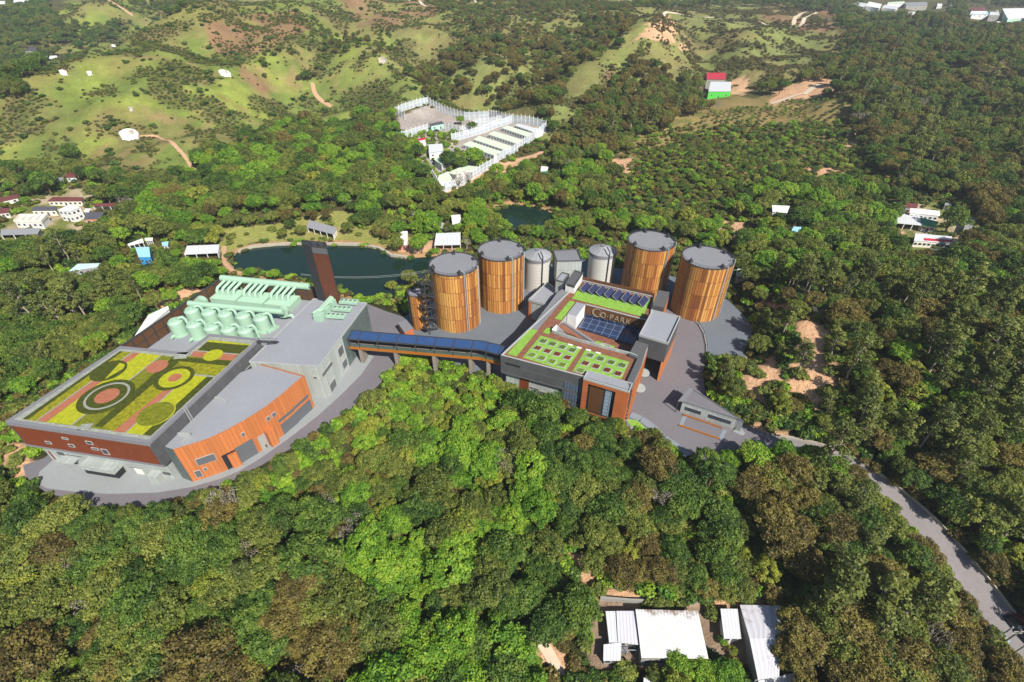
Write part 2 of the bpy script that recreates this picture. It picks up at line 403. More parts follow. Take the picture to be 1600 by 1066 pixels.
def inside(poly, x, y):
    x = np.asarray(x, float); y = np.asarray(y, float); r = np.zeros(x.shape, bool); n = len(poly)
    for i in range(n):
        x1, y1 = poly[i]; x2, y2 = poly[(i + 1) % n]
        if y1 == y2: continue
        c = ((y1 > y) != (y2 > y)) & (x < (x2 - x1) * (y - y1) / (y2 - y1) + x1); r ^= c
    return r
def segdist(pts, x, y, closed=False):
    x = np.asarray(x, float); y = np.asarray(y, float); d = np.full(x.shape, 1e9); n = len(pts)
    for i in range(n if closed else n - 1):
        ax, ay = pts[i][:2]; bx, by = pts[(i + 1) % n][:2]; ex, ey = bx - ax, by - ay; L = ex * ex + ey * ey + 1e-9
        t = np.clip(((x - ax) * ex + (y - ay) * ey) / L, 0, 1); d = np.minimum(d, np.hypot(x - ax - t * ex, y - ay - t * ey))
    return d
def sdist(poly, x, y):
    d = segdist(poly, x, y, True); return np.where(inside(poly, x, y), -d, d)

T1C, T2C, T3C, T4C = np.array([-22.5, 171.4]), np.array([-4.5, 185.0]), P(1018, 376, 25)[:2], np.array([78.6, 179.4])
hallR = [P(8.6, 658.6, 18), P(233, 692, 18), P(405.4, 529.5, 18), P(327, 521.8, 18), P(289.9, 551, 18), P(187.7, 541, 18)]
SCR_A, SCR_B, SCR_C = P(187, 542.5, 16.5), P(345, 435, 16.5), P(489, 449.3, 16.5)
PAD_L = PL([(36, 727), (40, 745), (70, 768), (130, 787), (170, 797), (262, 790), (330, 766), (390, 736), (450, 702), (500, 673), (560, 632), (600, 592), (622, 566), (645, 549), (645, 500), (605, 487), (572, 474)], 0) + \
        [SCR_C[:2] + (6, 6), SCR_B[:2] + (-3, 3), SCR_A[:2] + (-4, 0), hallR[0][:2] + (-3, 3)]
PAD_R = PL([(645, 549), (700, 566), (789, 600), (975, 668), (1010, 672), (1060, 706), (1110, 722), (1150, 716), (1200, 706), (1240, 695), (1160, 662), (1126, 645), (1103, 622), (1098, 585), (1103, 560), (1166, 557), (1178, 508)], 0) + \
        [T4C + (17, 6), T4C + (10, 18), T3C + (16, 14), T3C + (0, 18), np.array([36, 224]), np.array([8, 216]), T2C + (-10, 15), T1C + (-16, 12), np.array([-46, 172])]
POND1 = PL([(362, 408), (372, 396), (395, 388), (430, 384.5), (475, 382.5), (530, 384), (560, 384.5), (592, 390), (612, 401), (640, 405), (680, 402), (700, 398), (720, 408), (690, 425), (640, 440), (618, 465), (560, 466), (510, 445), (470, 436), (430, 432), (395, 428), (370, 420)], -6)
POND2 = PL([(767, 336), (774, 327), (802, 321), (822, 322), (841, 325.6), (858, 333), (872, 341), (884, 350), (868, 362), (838, 366), (805, 366), (780, 353)], -4)
CTRL = []
def cpx(u, *vz):
    for v, z in vz: q = P(u, v, z); CTRL.append((q[0], q[1], z))
cpx(-250, (760, -4), (500, -3), (360, 4), (250, 12), (150, 34), (90, 44))
cpx(90, (560, -4), (450, -3), (360, 1), (300, 4), (250, 8), (215, 16), (150, 33), (116, 42), (78, 22), (45, 36), (12, 52))
cpx(220, (400, -4), (340, 0), (215, 15), (150, 31), (100, 47), (66, 56), (38, 40), (15, 58))
cpx(350, (430, -5.5), (370, -4.5), (300, 3), (250, 8), (200, 16), (150, 27), (115, 38), (60, 55), (26, 66), (6, 58))
cpx(470, (375, -5), (330, -3), (280, 3), (220, 10), (150, 20), (100, 34), (50, 54), (20, 66))
cpx(560, (375, -5), (300, -1), (240, 5), (185, 10), (140, 20), (104, 33), (70, 38), (30, 55), (4, 68))
cpx(660, (360, -5), (300, 0), (240, 4), (185, 7), (140, 14), (104, 28), (80, 32), (40, 48), (10, 64))
cpx(780, (395, -3), (300, 0), (230, 5), (190, 8), (140, 16), (90, 30), (50, 46), (10, 60))
cpx(880, (375, -3), (300, 1), (230, 6), (180, 12), (130, 22), (90, 31), (50, 44), (10, 56))
cpx(1000, (380, -1), (320, 2), (270, 5), (220, 9), (180, 14), (140, 23), (100, 36), (60, 51), (30, 59), (12, 52))
cpx(1120, (370, 1), (300, 5), (230, 10), (170, 15), (130, 19), (85, 29), (50, 42), (28, 52), (8, 44))
cpx(1260, (640, 4), (560, 9), (500, 10), (430, 6), (370, 4), (300, 7), (230, 14), (170, 23), (130, 28), (80, 36), (40, 46), (10, 44))
cpx(1400, (740, -2), (640, 8), (560, 14), (480, 12), (420, 6), (345, 4), (290, 9), (220, 17), (150, 27), (90, 36), (50, 40), (18, 42))
cpx(1540, (850, -7), (700, 7), (600, 15), (500, 14), (420, 8), (350, 6), (300, 11), (220, 20), (150, 29), (90, 36), (45, 38), (12, 40))
cpx(1850, (900, -4), (700, 12), (500, 16), (380, 12), (260, 20), (150, 34), (60, 42))
for u, v, z in ((500, 900, -10), (500, 1060, -14), (800, 1010, -14), (800, 800, -9), (1050, 990, -14.5), (1050, 1060, -15), (1160, 990, -14.5), (1050, 830, -9), (1200, 800, -6.5), (1330, 720, -1.5), (1420, 800, -5), (1500, 890, -9), (1585, 990, -13), (200, 900, -9), (0, 1000, -12),
                (650, 640, -6), (720, 600, -5), (600, 760, -7), (0, 850, -6), (260, 830, -3), (880, 720, -5), (1120, 760, -3)):
    q = P(u, v, z); CTRL.append((q[0], q[1], z))
for x, y, z in ((-300, -150, -14), (0, -150, -18), (300, -150, -14), (-250, 40, -8), (250, 40, -8), (-900, 300, 30), (900, 300, 26), (-1600, 1000, 40), (1600, 1000, 40),
                (-1300, 2200, 70), (-400, 1500, 46), (0, 2300, 60), (400, 1400, 30), (1300, 2200, 60), (700, 1300, 40), (-2600, 2400, 60), (2600, 2400, 60), (0, 3200, 80)):
    CTRL.append((x, y, z))
CT = np.array(CTRL)
def _phi(r): return r
def _fit():
    X = CT[:, :2]; n = len(X); D = np.hypot(X[:, None, 0] - X[None, :, 0], X[:, None, 1] - X[None, :, 1])
    A = np.zeros((n + 3, n + 3)); A[:n, :n] = _phi(D) - np.eye(n) * 4.0; A[:n, n] = 1; A[:n, n + 1:n + 3] = X / 500; A[n, :n] = 1; A[n + 1:n + 3, :n] = X.T / 500
    return np.linalg.solve(A, np.concatenate([CT[:, 2], [0, 0, 0]]))
WT = _fit()
def smooth(a, b, x): t = np.clip((x - a) / (b - a), 0, 1); return t * t * (3 - 2 * t)
RIDGES = []     # crest and gully lines of the hills: line, rise, width
COMPOUND = []
def ground(x, y):
    x = np.atleast_1d(np.asarray(x, float)); y = np.atleast_1d(np.asarray(y, float)); n = len(CT)
    z = WT[n] + (WT[n + 1] * x + WT[n + 2] * y) / 500
    for k in range(n): z = z + WT[k] * _phi(np.sqrt((x - CT[k, 0]) ** 2 + (y - CT[k, 1]) ** 2 + 16.0))
    far = smooth(230, 520, y + np.abs(x) * 0.25)
    if COMPOUND: far = far * smooth(-4, 34, sdist(COMPOUND, x, y))
    for pts, hh, w in RIDGES: z = z + hh * np.exp(-(segdist(pts, x, y) / w) ** 2)
    z = z + far * ((fbm(x / 70, y / 70, 4, 3) - 0.5) * 13 + (np.abs(fbm(x / 150, y / 150, 3, 9) - 0.5) * 2 - 0.35) * 22)
    z = z + (1 - far) * (fbm(x / 18, y / 18, 3, 5) - 0.5) * 1.6
    z = np.clip(z, -30, 130)
    d = np.minimum(sdist(PAD_L, x, y), sdist(PAD_R, x, y))
    k = smooth(1.0, 15.0, d); z = z * k + (1 - k) * -0.35
    for pond, zw in ((POND1, -6.0), (POND2, -4.0)):
        d = sdist(pond, x, y); z = np.where(d < 14, z * smooth(3, 14, d) + (1 - smooth(3, 14, d)) * (zw + 0.7), z)
        z = np.where(d < 1.5, zw + 0.7 - 2.2 * smooth(-2.5, 1.5, -d), z)
    return z
def G(u, v, h=0.0):
    """the point of the ground (raised by h) that the sight line through a photo pixel meets"""
    d = ray(u, v); o = np.array([0, 0, CAMH]); ts = np.concatenate([np.arange(60, 400, 2.0), np.arange(400, 2600, 5.0)])
    q = o + ts[:, None] * d; g = ground(q[:, 0], q[:, 1]) + h; b = np.where(q[:, 2] < g)[0]
    if len(b) == 0: return o + 1500 * d
    lo, hi = ts[max(b[0] - 1, 0)], ts[b[0]]
    for _ in range(14):
        m = (lo + hi) / 2; p = o + m * d
        if p[2] < ground(p[0], p[1])[0] + h: hi = m
        else: lo = m
    p = o + hi * d; return np.array([p[0], p[1], p[2] - h])

_rl = []
for px, hh, w in (([(60, 140), (130, 112), (200, 78), (270, 52), (345, 36), (480, 24)], 12, 42), ([(-40, 90), (30, 66), (110, 84), (180, 58), (250, 32), (310, 14)], -20, 60), ([(345, 36), (320, 90), (250, 130), (200, 165), (110, 200)], 10, 32),
                  ([(500, 40), (440, 84), (395, 114), (352, 124), (338, 170), (310, 222)], 11, 30), ([(335, 95), (295, 150), (285, 205)], -10, 26), ([(430, 130), (410, 170), (390, 225)], -9, 26), ([(640, 152), (620, 120), (598, 102), (560, 82)], 15, 38), ([(540, 50), (505, 100), (490, 150)], -12, 30), ([(670, 80), (690, 120), (740, 160)], -11, 34),
                  ([(1040, 50), (1000, 70), (950, 100), (900, 140), (860, 190)], 15, 34), ([(910, 60), (840, 115), (800, 165)], -11, 34), ([(1085, 60), (1090, 110), (1070, 140)], -9, 30), ([(700, 24), (760, 64), (790, 105)], 9, 34), ([(1180, 60), (1150, 90), (1160, 110)], 6, 30), ([(40, 205), (100, 180), (150, 150)], -7, 30), ([(150, 25), (200, 12), (250, 8)], 16, 50)):
    _rl.append(([G(a, c)[:2] for a, c in px], hh, w))
COMPOUND += [G(a, c)[:2] for a, c in ((612, 190), (672, 158), (735, 185), (768, 168), (862, 202), (770, 262), (690, 308), (655, 262), (618, 222))]; RIDGES += _rl
# fan of ground vertices, fine near the place and coarser towards the horizon
rows = [-160.0]
while rows[-1] < 3000:
    y = rows[-1]; rows.append(y + (4.0 if y < 20 else 1.3 if y < 260 else 1.3 + (y - 260) * 0.0085))
rows = np.array(rows); NC = 380; frac = np.linspace(-1, 1, NC)
gx = (190 + 1.22 * np.clip(rows, 0, None))[:, None] * frac[None, :]; gy = np.repeat(rows[:, None], NC, 1)
gz = ground(gx.ravel(), gy.ravel()).reshape(gx.shape)
# what grows or lies where: outlines read off the photo, laid on the ground
GU, GV, GD = proj(gx, gy, gz); GU = np.where(GD > 5, GU, -9999); GV = np.where(GD > 5, GV, -9999)
wob = (fbm(gx / 14, gy / 14, 3, 31) - 0.5); GUw = GU + wob * 26; GVw = GV + (fbm(gx / 14, gy / 14, 3, 77) - 0.5) * 16
HILLS = [(-400, 330), (-400, 60), (60, 70), (140, -60), (1150, -60), (1330, 60), (1320, 105), (1200, 140), (1090, 130), (980, 200), (880, 230), (760, 190), (640, 165), (560, 190), (430, 215), (330, 260), (230, 300), (100, 285), (0, 300)]
BROWN = [[(315, 25), (460, 15), (480, 45), (400, 85), (330, 80)], [(520, -10), (720, -10), (700, 18), (620, 40), (560, 42)], [(1180, 0), (1255, 15), (1240, 45), (1190, 30)], [(1240, 20), (1310, 15), (1305, 45), (1250, 48)], [(955, 105), (985, 110), (980, 130), (950, 125)], [(370, 105), (420, 120), (415, 145), (380, 130)]]
SOIL = [[(1022, 30), (1042, 24), (1058, 47), (1052, 68), (1020, 60), (997, 58)], [(1060, 68), (1080, 66), (1078, 78), (1060, 80)], [(1140, 122), (1166, 122), (1165, 150), (1140, 148)], [(1236, 505), (1266, 496), (1308, 530), (1312, 605), (1275, 645), (1226, 605)], [(1165, 560), (1200, 545), (1225, 600), (1200, 640), (1150, 610)], [(1185, 470), (1230, 480), (1240, 510), (1200, 520)], [(1120, 640), (1180, 650), (1275, 690), (1262, 700), (1150, 670)], [(1090, 340), (1170, 345), (1175, 372), (1150, 378), (1092, 358)], [(1320, 205), (1345, 200), (1345, 240), (1318, 240)], [(1255, 262), (1345, 265), (1340, 276), (1262, 274)],
        [(870, 868), (910, 870), (945, 920), (1080, 935), (1240, 945), (1240, 958), (1100, 955), (940, 950), (900, 905)], [(228, 470), (300, 448), (325, 455), (300, 470), (240, 488)], [(830, 985), (870, 1000), (900, 1066), (850, 1066)], [(40, 330), (70, 300), (140, 300), (150, 360), (60, 392), (0, 398), (0, 350)], [(615, 385), (680, 372), (725, 380), (720, 402), (640, 408), (605, 402)], [(905, 255), (985, 248), (985, 268), (915, 275)], [(700, 285), (770, 255), (850, 240), (850, 250), (760, 290), (690, 305)], [(1230, 130), (1310, 122), (1300, 145), (1200, 165)], [(930, 940), (1165, 945), (1172, 1035), (930, 1035)], [(1395, 328), (1450, 325), (1530, 345), (1520, 372), (1495, 394), (1425, 394), (1395, 365)], [(0, 690), (40, 690), (60, 730), (30, 760), (0, 740)]]
LAWN = [[(352, 356), (420, 350), (470, 338), (540, 330), (570, 345), (600, 352), (640, 372), (620, 392), (560, 382), (480, 378), (390, 384), (355, 415), (340, 390)]]
FIELD = [[(1300, 50), (1400, 52), (1398, 64), (1300, 64)], [(1530, 95), (1600, 95), (1600, 112), (1530, 108)], [(1040, 150), (1100, 145), (1240, 160), (1330, 150), (1400, 300), (1330, 330), (1200, 300), (1000, 262), (960, 240)]]
def anyin(polys, x, y):
    r = np.zeros(x.shape, bool)
    for p in polys: r |= inside(p, x, y)
    return r
def C3(r, g, b): return np.array(S(r, g, b)[:3])
n1 = fbm(gx / 34, gy / 34, 4, 41)[..., None]; n2 = fbm(gx / 11, gy / 11, 4, 57)[..., None]; n3 = fbm(gx / 90, gy / 90, 3, 63)[..., None]
GY_ = gy[..., None]; gcol = np.zeros(gx.shape + (3,)); gcol[:] = C3(60, 62, 36) * (0.75 + 0.5 * n2)
gcol = np.where((GV < 440)[..., None] & (GY_ > 150), C3(88, 84, 50) * (0.7 + 0.55 * n2), gcol)
hill = inside(HILLS, GUw, GVw)[..., None]
t1 = np.clip((n1 - 0.38) * 5.0, 0, 1); t2 = np.clip((n2 - 0.5) * 5.0, 0, 1); t3 = np.clip((n3 - 0.5) * 5.5, 0, 1)
hc = C3(138, 148, 68) * (1 - t1) + C3(112, 126, 60) * t1; hc = hc * (1 - 0.75 * t2 * t3) + C3(150, 128, 88) * 0.75 * t2 * t3
right = np.clip((GU[..., None] - 450) / 300, 0, 1); hc = hc * (1 - 0.6 * right) + (C3(124, 126, 78) * (0.9 + 0.3 * n2)) * 0.6 * right
scr = np.clip((fbm(gx / 22, gy / 22, 5, 91)[..., None] - 0.47) * 7, 0, 1); hc = hc * (1 - 0.75 * scr) + C3(84, 88, 48) * (.7 + .6 * n2) * 0.75 * scr
n4 = fbm(gx / 5, gy / 5, 4, 141)[..., None]; n5 = np.clip((fbm(gx / 55, gy / 40, 4, 151)[..., None] - .5) * 6, 0, 1); hc = hc * (.72 + .56 * n4); hc = hc * (1 - .45 * n5) + C3(132, 110, 78) * (.7 + .6 * n4) * .45 * n5
gcol = np.where(hill, hc, gcol)
bmix = np.clip((n1 - .3) * 3, .15, .8); gcol = np.where(anyin(BROWN, GUw, GVw)[..., None], gcol * (1 - bmix) + C3(146, 110, 86) * (0.7 + 0.5 * n2) * bmix, gcol)
gcol = np.where(anyin(FIELD, GUw, GVw)[..., None], (C3(140, 122, 78) * (1 - t2) + C3(104, 106, 56) * t2) * (.75 + .5 * n4), gcol)
gcol = np.where(anyin(LAWN, GUw, GVw)[..., None], C3(146, 148, 80) * (1 - 0.5 * t2) + C3(176, 150, 104) * 0.5 * t2, gcol)
gcol = np.where(anyin(SOIL, GUw, GVw)[..., None], C3(206, 164, 128) * (0.75 + 0.5 * n2), gcol)
ham = np.clip((n2 - .42) * 5, 0, 1); gcol = np.where((inside([(-50, 345), (70, 292), (145, 292), (160, 362), (60, 394), (-50, 400)], GUw, GVw) | inside([(1390, 320), (1460, 318), (1535, 340), (1530, 375), (1495, 398), (1420, 398)], GUw, GVw))[..., None], C3(182, 164, 136) * (1 - ham) + C3(112, 118, 60) * ham, gcol)
gcol = np.where(inside([(618, 186), (672, 160), (730, 188), (770, 172), (858, 204), (770, 256), (742, 232), (745, 262), (690, 302), (668, 280), (640, 250), (618, 222)], GU, GV)[..., None], C3(168, 158, 150) * (0.75 + 0.5 * n2), gcol)
gcol = np.where(inside([(915, 938), (1168, 945), (1176, 1040), (925, 1045)], GUw, GVw)[..., None], C3(150, 128, 108) * (0.6 + 0.7 * n2), gcol)
pd = np.minimum(sdist(POND1, gx, gy), sdist(POND2, gx, gy))[..., None]
gcol = np.where((pd < 3.0 + 3 * n2), C3(176, 138, 100) * (0.8 + 0.4 * n2), gcol)
nr, nc = gx.shape; idx = np.arange(nr * nc).reshape(nr, nc)
quads = np.stack([idx[:-1, :-1], idx[:-1, 1:], idx[1:, 1:], idx[1:, :-1]], -1).reshape(-1, 4)
def fastmesh(name, verts, faces, smooth=False):
    me = bpy.data.meshes.new(name); verts = np.asarray(verts, np.float32); faces = np.asarray(faces, np.int32); k = faces.shape[1]
    me.vertices.add(len(verts)); me.vertices.foreach_set('co', verts.ravel()); me.loops.add(faces.size); me.loops.foreach_set('vertex_index', faces.ravel())
    me.polygons.add(len(faces)); me.polygons.foreach_set('loop_start', np.arange(0, faces.size, k, dtype=np.int32)); me.polygons.foreach_set('loop_total', np.full(len(faces), k, np.int32))
    if smooth: me.polygons.foreach_set('use_smooth', np.ones(len(faces), bool))
    me.update(calc_edges=True); return me
tm = fastmesh('terrain', np.stack([gx, gy, gz], -1).reshape(-1, 3), quads, True)
ca = tm.attributes.new('tint', 'FLOAT_COLOR', 'POINT'); ca.data.foreach_set('color', np.concatenate([gcol, np.ones(gx.shape + (1,))], -1).astype(np.float32).ravel())
mt_, t, b = newmat('soil_and_grass'); at = t.new('ShaderNodeAttribute', attribute_name='tint')
nA = t.noise(0.55, 6.0, 0.7); nB = t.noise(0.09, 4.0); k = t.math('MULTIPLY', t.math('MULTIPLY_ADD', nA, 0.9, 0.55), t.math('MULTIPLY_ADD', nB, 0.5, 0.75))
cc = t.new('ShaderNodeCombineColor'); [t.l.new(k, cc.inputs[i]) for i in range(3)]
t.l.new(t.mix(1.0, at.outputs['Color'], cc.outputs[0], 'MULTIPLY'), b.inputs['Base Color']); b.inputs['Roughness'].default_value = 0.95; b.inputs['Specular IOR Level'].default_value = 0.1
bn = t.new('ShaderNodeBump'); bn.inputs['Strength'].default_value = 0.9; bn.inputs['Distance'].default_value = 1.2; t.l.new(nA, bn.inputs['Height']); t.l.new(bn.outputs[0], b.inputs['Normal'])
tm.materials.append(mt_); terrain = bpy.data.objects.new('terrain', tm); COL.objects.link(terrain); terrain['kind'] = 'structure'

# water
mw, t, b = newmat('pond_water'); b.inputs['Base Color'].default_value = S(24, 46, 38); b.inputs['Roughness'].default_value = 0.06; b.inputs['Specular IOR Level'].default_value = 0.36
bn = t.new('ShaderNodeBump'); bn.inputs['Strength'].default_value = 0.12; bn.inputs['Distance'].default_value = 0.2; b.inputs['Specular IOR Level'].default_value = 0.24; t.l.new(t.noise(0.9, 3.0), bn.inputs['Height']); t.l.new(bn.outputs[0], b.inputs['Normal'])
MB().sheet(offset(POND1, 1.2), -6.0).build('pond_water', mw, kind='structure')
MB().sheet(offset(POND2, 1.2), -4.0).build('pond_water', mw, kind='structure')

def ribbon(name, px, width, m, lift=0.12, world=None, step=3.0, kind='structure'):
    """a path of even width lying on the ground"""
    pts = world if world is not None else [G(u, v)[:2] for u, v in px]
    pts = [np.array(p, float) for p in pts]; dense = []
    for a, c in zip(pts[:-1], pts[1:]):
        n = max(1, int(np.hypot(*(c - a)) / step)); dense += [a + (c - a) * k / n for k in range(n)]
    dense.append(pts[-1])
    for _ in range(3): dense = [dense[0]] + [(dense[i - 1] + 2 * dense[i] + dense[i + 1]) / 4 for i in range(1, len(dense) - 1)] + [dense[-1]]
    bld = MB(); L = []; Rr = []
    for i, p in enumerate(dense):
        d = dense[min(i + 1, len(dense) - 1)] - dense[max(i - 1, 0)]; d = d / (np.hypot(*d) + 1e-9); nn = np.array([-d[1], d[0]])
        w = width * (0.8 + 0.4 * random.random()) / 2 if width < 4 else width / 2
        row = []
        for s in (1, 0.33, -0.33, -1):
            q = p + nn * w * s; row.append((q[0], q[1], ground(q[0], q[1])[0] + lift))
        L.append(row)
    for a, c in zip(L[:-1], L[1:]):
        for k in range(3): bld.face([a[k + 1], c[k + 1], c[k], a[k]])
    o = bld.build(name, m, kind=kind, smooth=True); return dense
PATHS = []
def track(name, px, w, m, lift=0.2): PATHS.append((ribbon(name, px, w, m, lift), w))
track('dirt_path', [(206, 214), (247, 212), (262, 220), (275, 230), (288, 243), (300, 262), (316, 284), (333, 303)], 2.6, M['dirt'], 0.35)
track('dirt_path', [(350, 385), (350, 410), (362, 424), (376, 428)], 2.2, M['dirt'])
track('country_road', [(-20, 389), (30, 383), (60, 378), (110, 372), (128, 364), (150, 354)], 4.2, M['road_grey'], 0.25)
track('country_road', [(505, 308), (530, 312), (560, 320)], 4.5, M['road_grey'], 0.25)
track('country_road', [(640, 333), (665, 338), (692, 352), (700, 362)], 4.0, M['road_grey'], 0.25)
track('dirt_track', [(640, -2), (660, 8), (680, 12), (706, 10), (722, 3), (745, 5)], 5.0, M['dirt_pale'], 0.5)
track('dirt_track', [(168, 0), (185, 10), (208, 25)], 4.5, M['dirt'], 0.5)
track('dirt_track', [(992, 27), (1020, 23), (1040, 19), (1076, 25), (1110, 28), (1150, 31), (1200, 40)], 5.5, M['dirt_pale'], 0.5)
track('dirt_track', [(1238, 40), (1250, 22), (1262, 18)], 6.0, M['dirt_pale'], 0.5)
track('dirt_track', [(1250, 42), (1264, 26), (1276, 20)], 5.0, M['dirt_pale'], 0.5)
track('dirt_path', [(488, 130), (492, 148), (505, 160), (518, 167)], 4.0, M['dirt'], 0.4)
track('dirt_track', [(700, 292), (740, 272), (800, 258), (850, 238)], 3.5, M['dirt'], 0.3)
track('dirt_track', [(1205, 163), (1250, 148), (1308, 128)], 5.0, M['dirt_pale'], 0.4)
track('dirt_path', [(150, 1000), (128, 1030), (118, 1066)], 1.4, M['dirt'], 0.3)
track('dirt_path', [(838, 990), (862, 1020), (880, 1062)], 2.4, M['dirt_pale'], 0.3)
# ------------------------------------------------------------------ roads and paved ground
ROAD_PX = [(1200, 694), (1260, 703), (1330, 733), (1395, 780), (1450, 828), (1500, 885), (1545, 945), (1590, 1000), (1640, 1060), (1690, 1130)]
road_line = ribbon('road', ROAD_PX, 9.4, M['road'], 0.18); PATHS.append((road_line, 8.5))
def pave(name, poly, z, m, thick=0.35): return MB().prism(poly, z - thick, z, 0).build(name, M[m], kind='structure')
pave('asphalt_road', PAD_L[:17] + [SCR_C[:2] + (3, 0), SCR_B[:2], SCR_A[:2] + (-2, 0), hallR[0][:2] + (-1, 2)], 0.0, 'asphalt')
pave('asphalt_yard', PL([(930, 640), (975, 668), (1010, 672), (1060, 706), (1110, 722), (1150, 716), (1200, 706), (1240, 695), (1160, 662), (1126, 645), (1103, 622), (1098, 585), (1104, 557), (1104, 540), (1100, 522), (1092, 508), (1080, 497), (1066, 491), (1040, 478)]), 0.012, 'asphalt')
pave('concrete_apron', PAD_R[:3] + PL([(930, 640), (1040, 480), (1080, 505), (1095, 545), (1103, 560), (1166, 557), (1178, 508)]) + PAD_R[17:], 0.006, 'concrete')
pave('pale_pavement', PL([(62, 738), (59, 750), (63, 758), (72, 763), (112, 768), (169, 772), (244, 770), (300, 761), (345, 748), (374, 736), (407, 716), (450, 686), (497.6, 649), (535, 615), (565, 585), (584, 557), (560, 548), (520, 600), (380, 690), (285, 730), (100, 705)]), 0.14, 'apron', 0.4)
# grey kerbed footpath and lawn at the lower corner of the yard
fp = PL([(985, 648), (1002, 655), (1020, 668), (1036, 684), (1060, 700), (1075, 712)]); ribbon('footpath', None, 2.6, M['path_grey'], 0, fp) if False else None
b_ = MB(); pts = [np.array(p) for p in fp]
for a, c in zip(pts[:-1], pts[1:]):
    d = (c - a) / np.hypot(*(c - a)); n_ = np.array([-d[1], d[0]]) * 1.3
    b_.prism([a - n_, c - n_, c + n_, a + n_], -0.3, 0.16)
b_.build('footpath', M['path_grey'], kind='structure')
MB().sheet(PL([(978, 655), (996, 657), (1012, 672), (1026, 690), (990, 672)]), 0.05).build('lawn', M['lawn'], kind='structure')
MB().sheet(PL([(975, 668), (992, 667), (1034, 698), (1015, 695)]), 0.07).build('pale_paving', M['apron'], kind='structure')
MB().sheet(PL([(970, 676), (1010, 690), (1062, 718), (1050, 724), (1005, 702)]), 0.03).build('bare_soil', M['dirt'], kind='structure')
# curved kerb with railing beside the far yard tank
arc = [P(*q, 0) for q in ((1066, 491), (1080, 497), (1092, 508), (1100, 522), (1104, 540), (1105, 556))]
t_ = thing('railing', 'curved dark railing on the kerb between the asphalt yard and the nearest right-hand timber tank', 'railing', arc[2])
bk = MB(); br = MB()
for a, c in zip(arc[:-1], arc[1:]):
    bk.beam((a[0], a[1], 0.15), (c[0], c[1], 0.15), 0.5, 0.3); br.beam((a[0], a[1], 1.1), (c[0], c[1], 1.1), 0.1); br.beam((a[0], a[1], 0.7), (c[0], c[1], 0.7), 0.06)
bk.build('kerb', M['kerb'], t_); br.build('rail', M['dark'], t_)
pp = MB().beam((arc[0][0], arc[0][1], 0.2), (arc[0][0], arc[0][1], 1.15), 0.09).build('post', M['dark'], t_)
for a in arc[1:]:
    o = pp.copy(); COL.objects.link(o); o.parent = t_; o.location = (a[0] - arc[0][0], a[1] - arc[0][1], 0)

# ------------------------------------------------------------------ hall with the patterned green roof
HZ = 18.0; hall = [q[:2] for q in hallR]
H = thing('processing_hall', 'large dark hall with patterned green garden roof and brown cladded front', 'building', (np.mean([q[0] for q in hall]), np.mean([q[1] for q in hall]), 0))
up = MB()
p_ = ccw(hall); up.prism(hall, 8.0, HZ - 0.6, 0, 1, bottom=True, top=False); up.sheet(offset(hall, -0.3), HZ - 0.35, 1)
up.build('upper_wall', [M['dark_clad'], M['slab']], H)
MB().parapet(offset(hall, 0.12), 1.0, HZ - 0.65, HZ, 0, 0).build('parapet', [M['roof_mid']], H)
base = offset(hall, -1.6); MB().prism(base, -0.3, 8.02, 0, top=False).build('base_wall', M['light_panel'], H)
FA, FB = np.array(hallR[0][:2]), np.array(hallR[1][:2]); LF = np.hypot(*(FB - FA))
MB().panel(FA, FB, 0.9, LF - 0.9, 8.8, HZ - 1.3, 0.12).build('brown_cladding', M['brown_clad'], H)
MB().panel(FA, FB, 0, LF, HZ - 1.3, HZ - 0.66, 0.2).panel(FA, FB, 0, LF, 8.02, 8.75, 0.2).build('fascia', M['roof_mid'], H)
def px_panel(name, A, B, px, parent, m, d=0.15, zmin=None):
    uv = [wallpix(A, B, u, v) for u, v in px]; s0, s1 = min(q[0] for q in uv), max(q[0] for q in uv); z0, z1 = min(q[1] for q in uv), max(q[1] for q in uv)
    if zmin is not None: z0 = max(z0, zmin)
    return MB().panel(A, B, s0, s1, z0, z1, d).build(name, M[m], parent)
def px_window(A, B, px, parent, m='window_grey', d=0.15, zmin=None):
    uv = [wallpix(A, B, u, v) for u, v in px]; s0, s1 = min(q[0] for q in uv), max(q[0] for q in uv); z0, z1 = min(q[1] for q in uv), max(q[1] for q in uv)
    if zmin is not None: z0, z1 = max(z0, zmin), max(z1, zmin + 0.8)
    w = 0.13; w = min(w, (s1 - s0) / 5, (z1 - z0) / 5)
    f = MB().panel(A, B, s0, s1, z0, z0 + w, d + .08).panel(A, B, s0, s1, z1 - w, z1, d + .08).panel(A, B, s0, s0 + w, z0 + w, z1 - w, d + .08).panel(A, B, s1 - w, s1, z0 + w, z1 - w, d + .08).build('window', M['frame'], parent)
    MB().panel(A, B, s0 + w, s1 - w, z0 + w, z1 - w, d).build('pane', M[m], f)
    return f
k = 5.3333
for x0, y0, x1, y1 in ((376, 258, 440, 286), (515, 226, 578, 250), (568, 282, 634, 312), (712, 256, 785, 290), (762, 310, 832, 338), (838, 322, 925, 375)):
    px_window(FA, FB, [(x0 / k, 640 + y0 / k), (x1 / k, 640 + y1 / k)], H, 'glass', 0.2)
bA, bB = [np.array(q) for q in (base[0], base[1])] if np.hypot(*(np.array(base[0]) - FA)) < 5 else (None, None)
for x0, y0, x1, y1 in ((470, 350, 545, 383), (548, 372, 680, 396), (965, 462, 1040, 490), (1085, 478, 1178, 494), (1338, 515, 1430, 548), (1230, 545, 1280, 585), (560, 448, 650, 478), (655, 470, 700, 500)):
    px_panel('window', bA, bB, [(x0 / k, 640 + y0 / k), (x1 / k, 640 + y1 / k)], H, 'roof_dark', 0.12, 0.2)
px_panel('door', bA, bB, [(75, 705), (88, 718)], H, 'brown_clad', 0.12, 0.05)
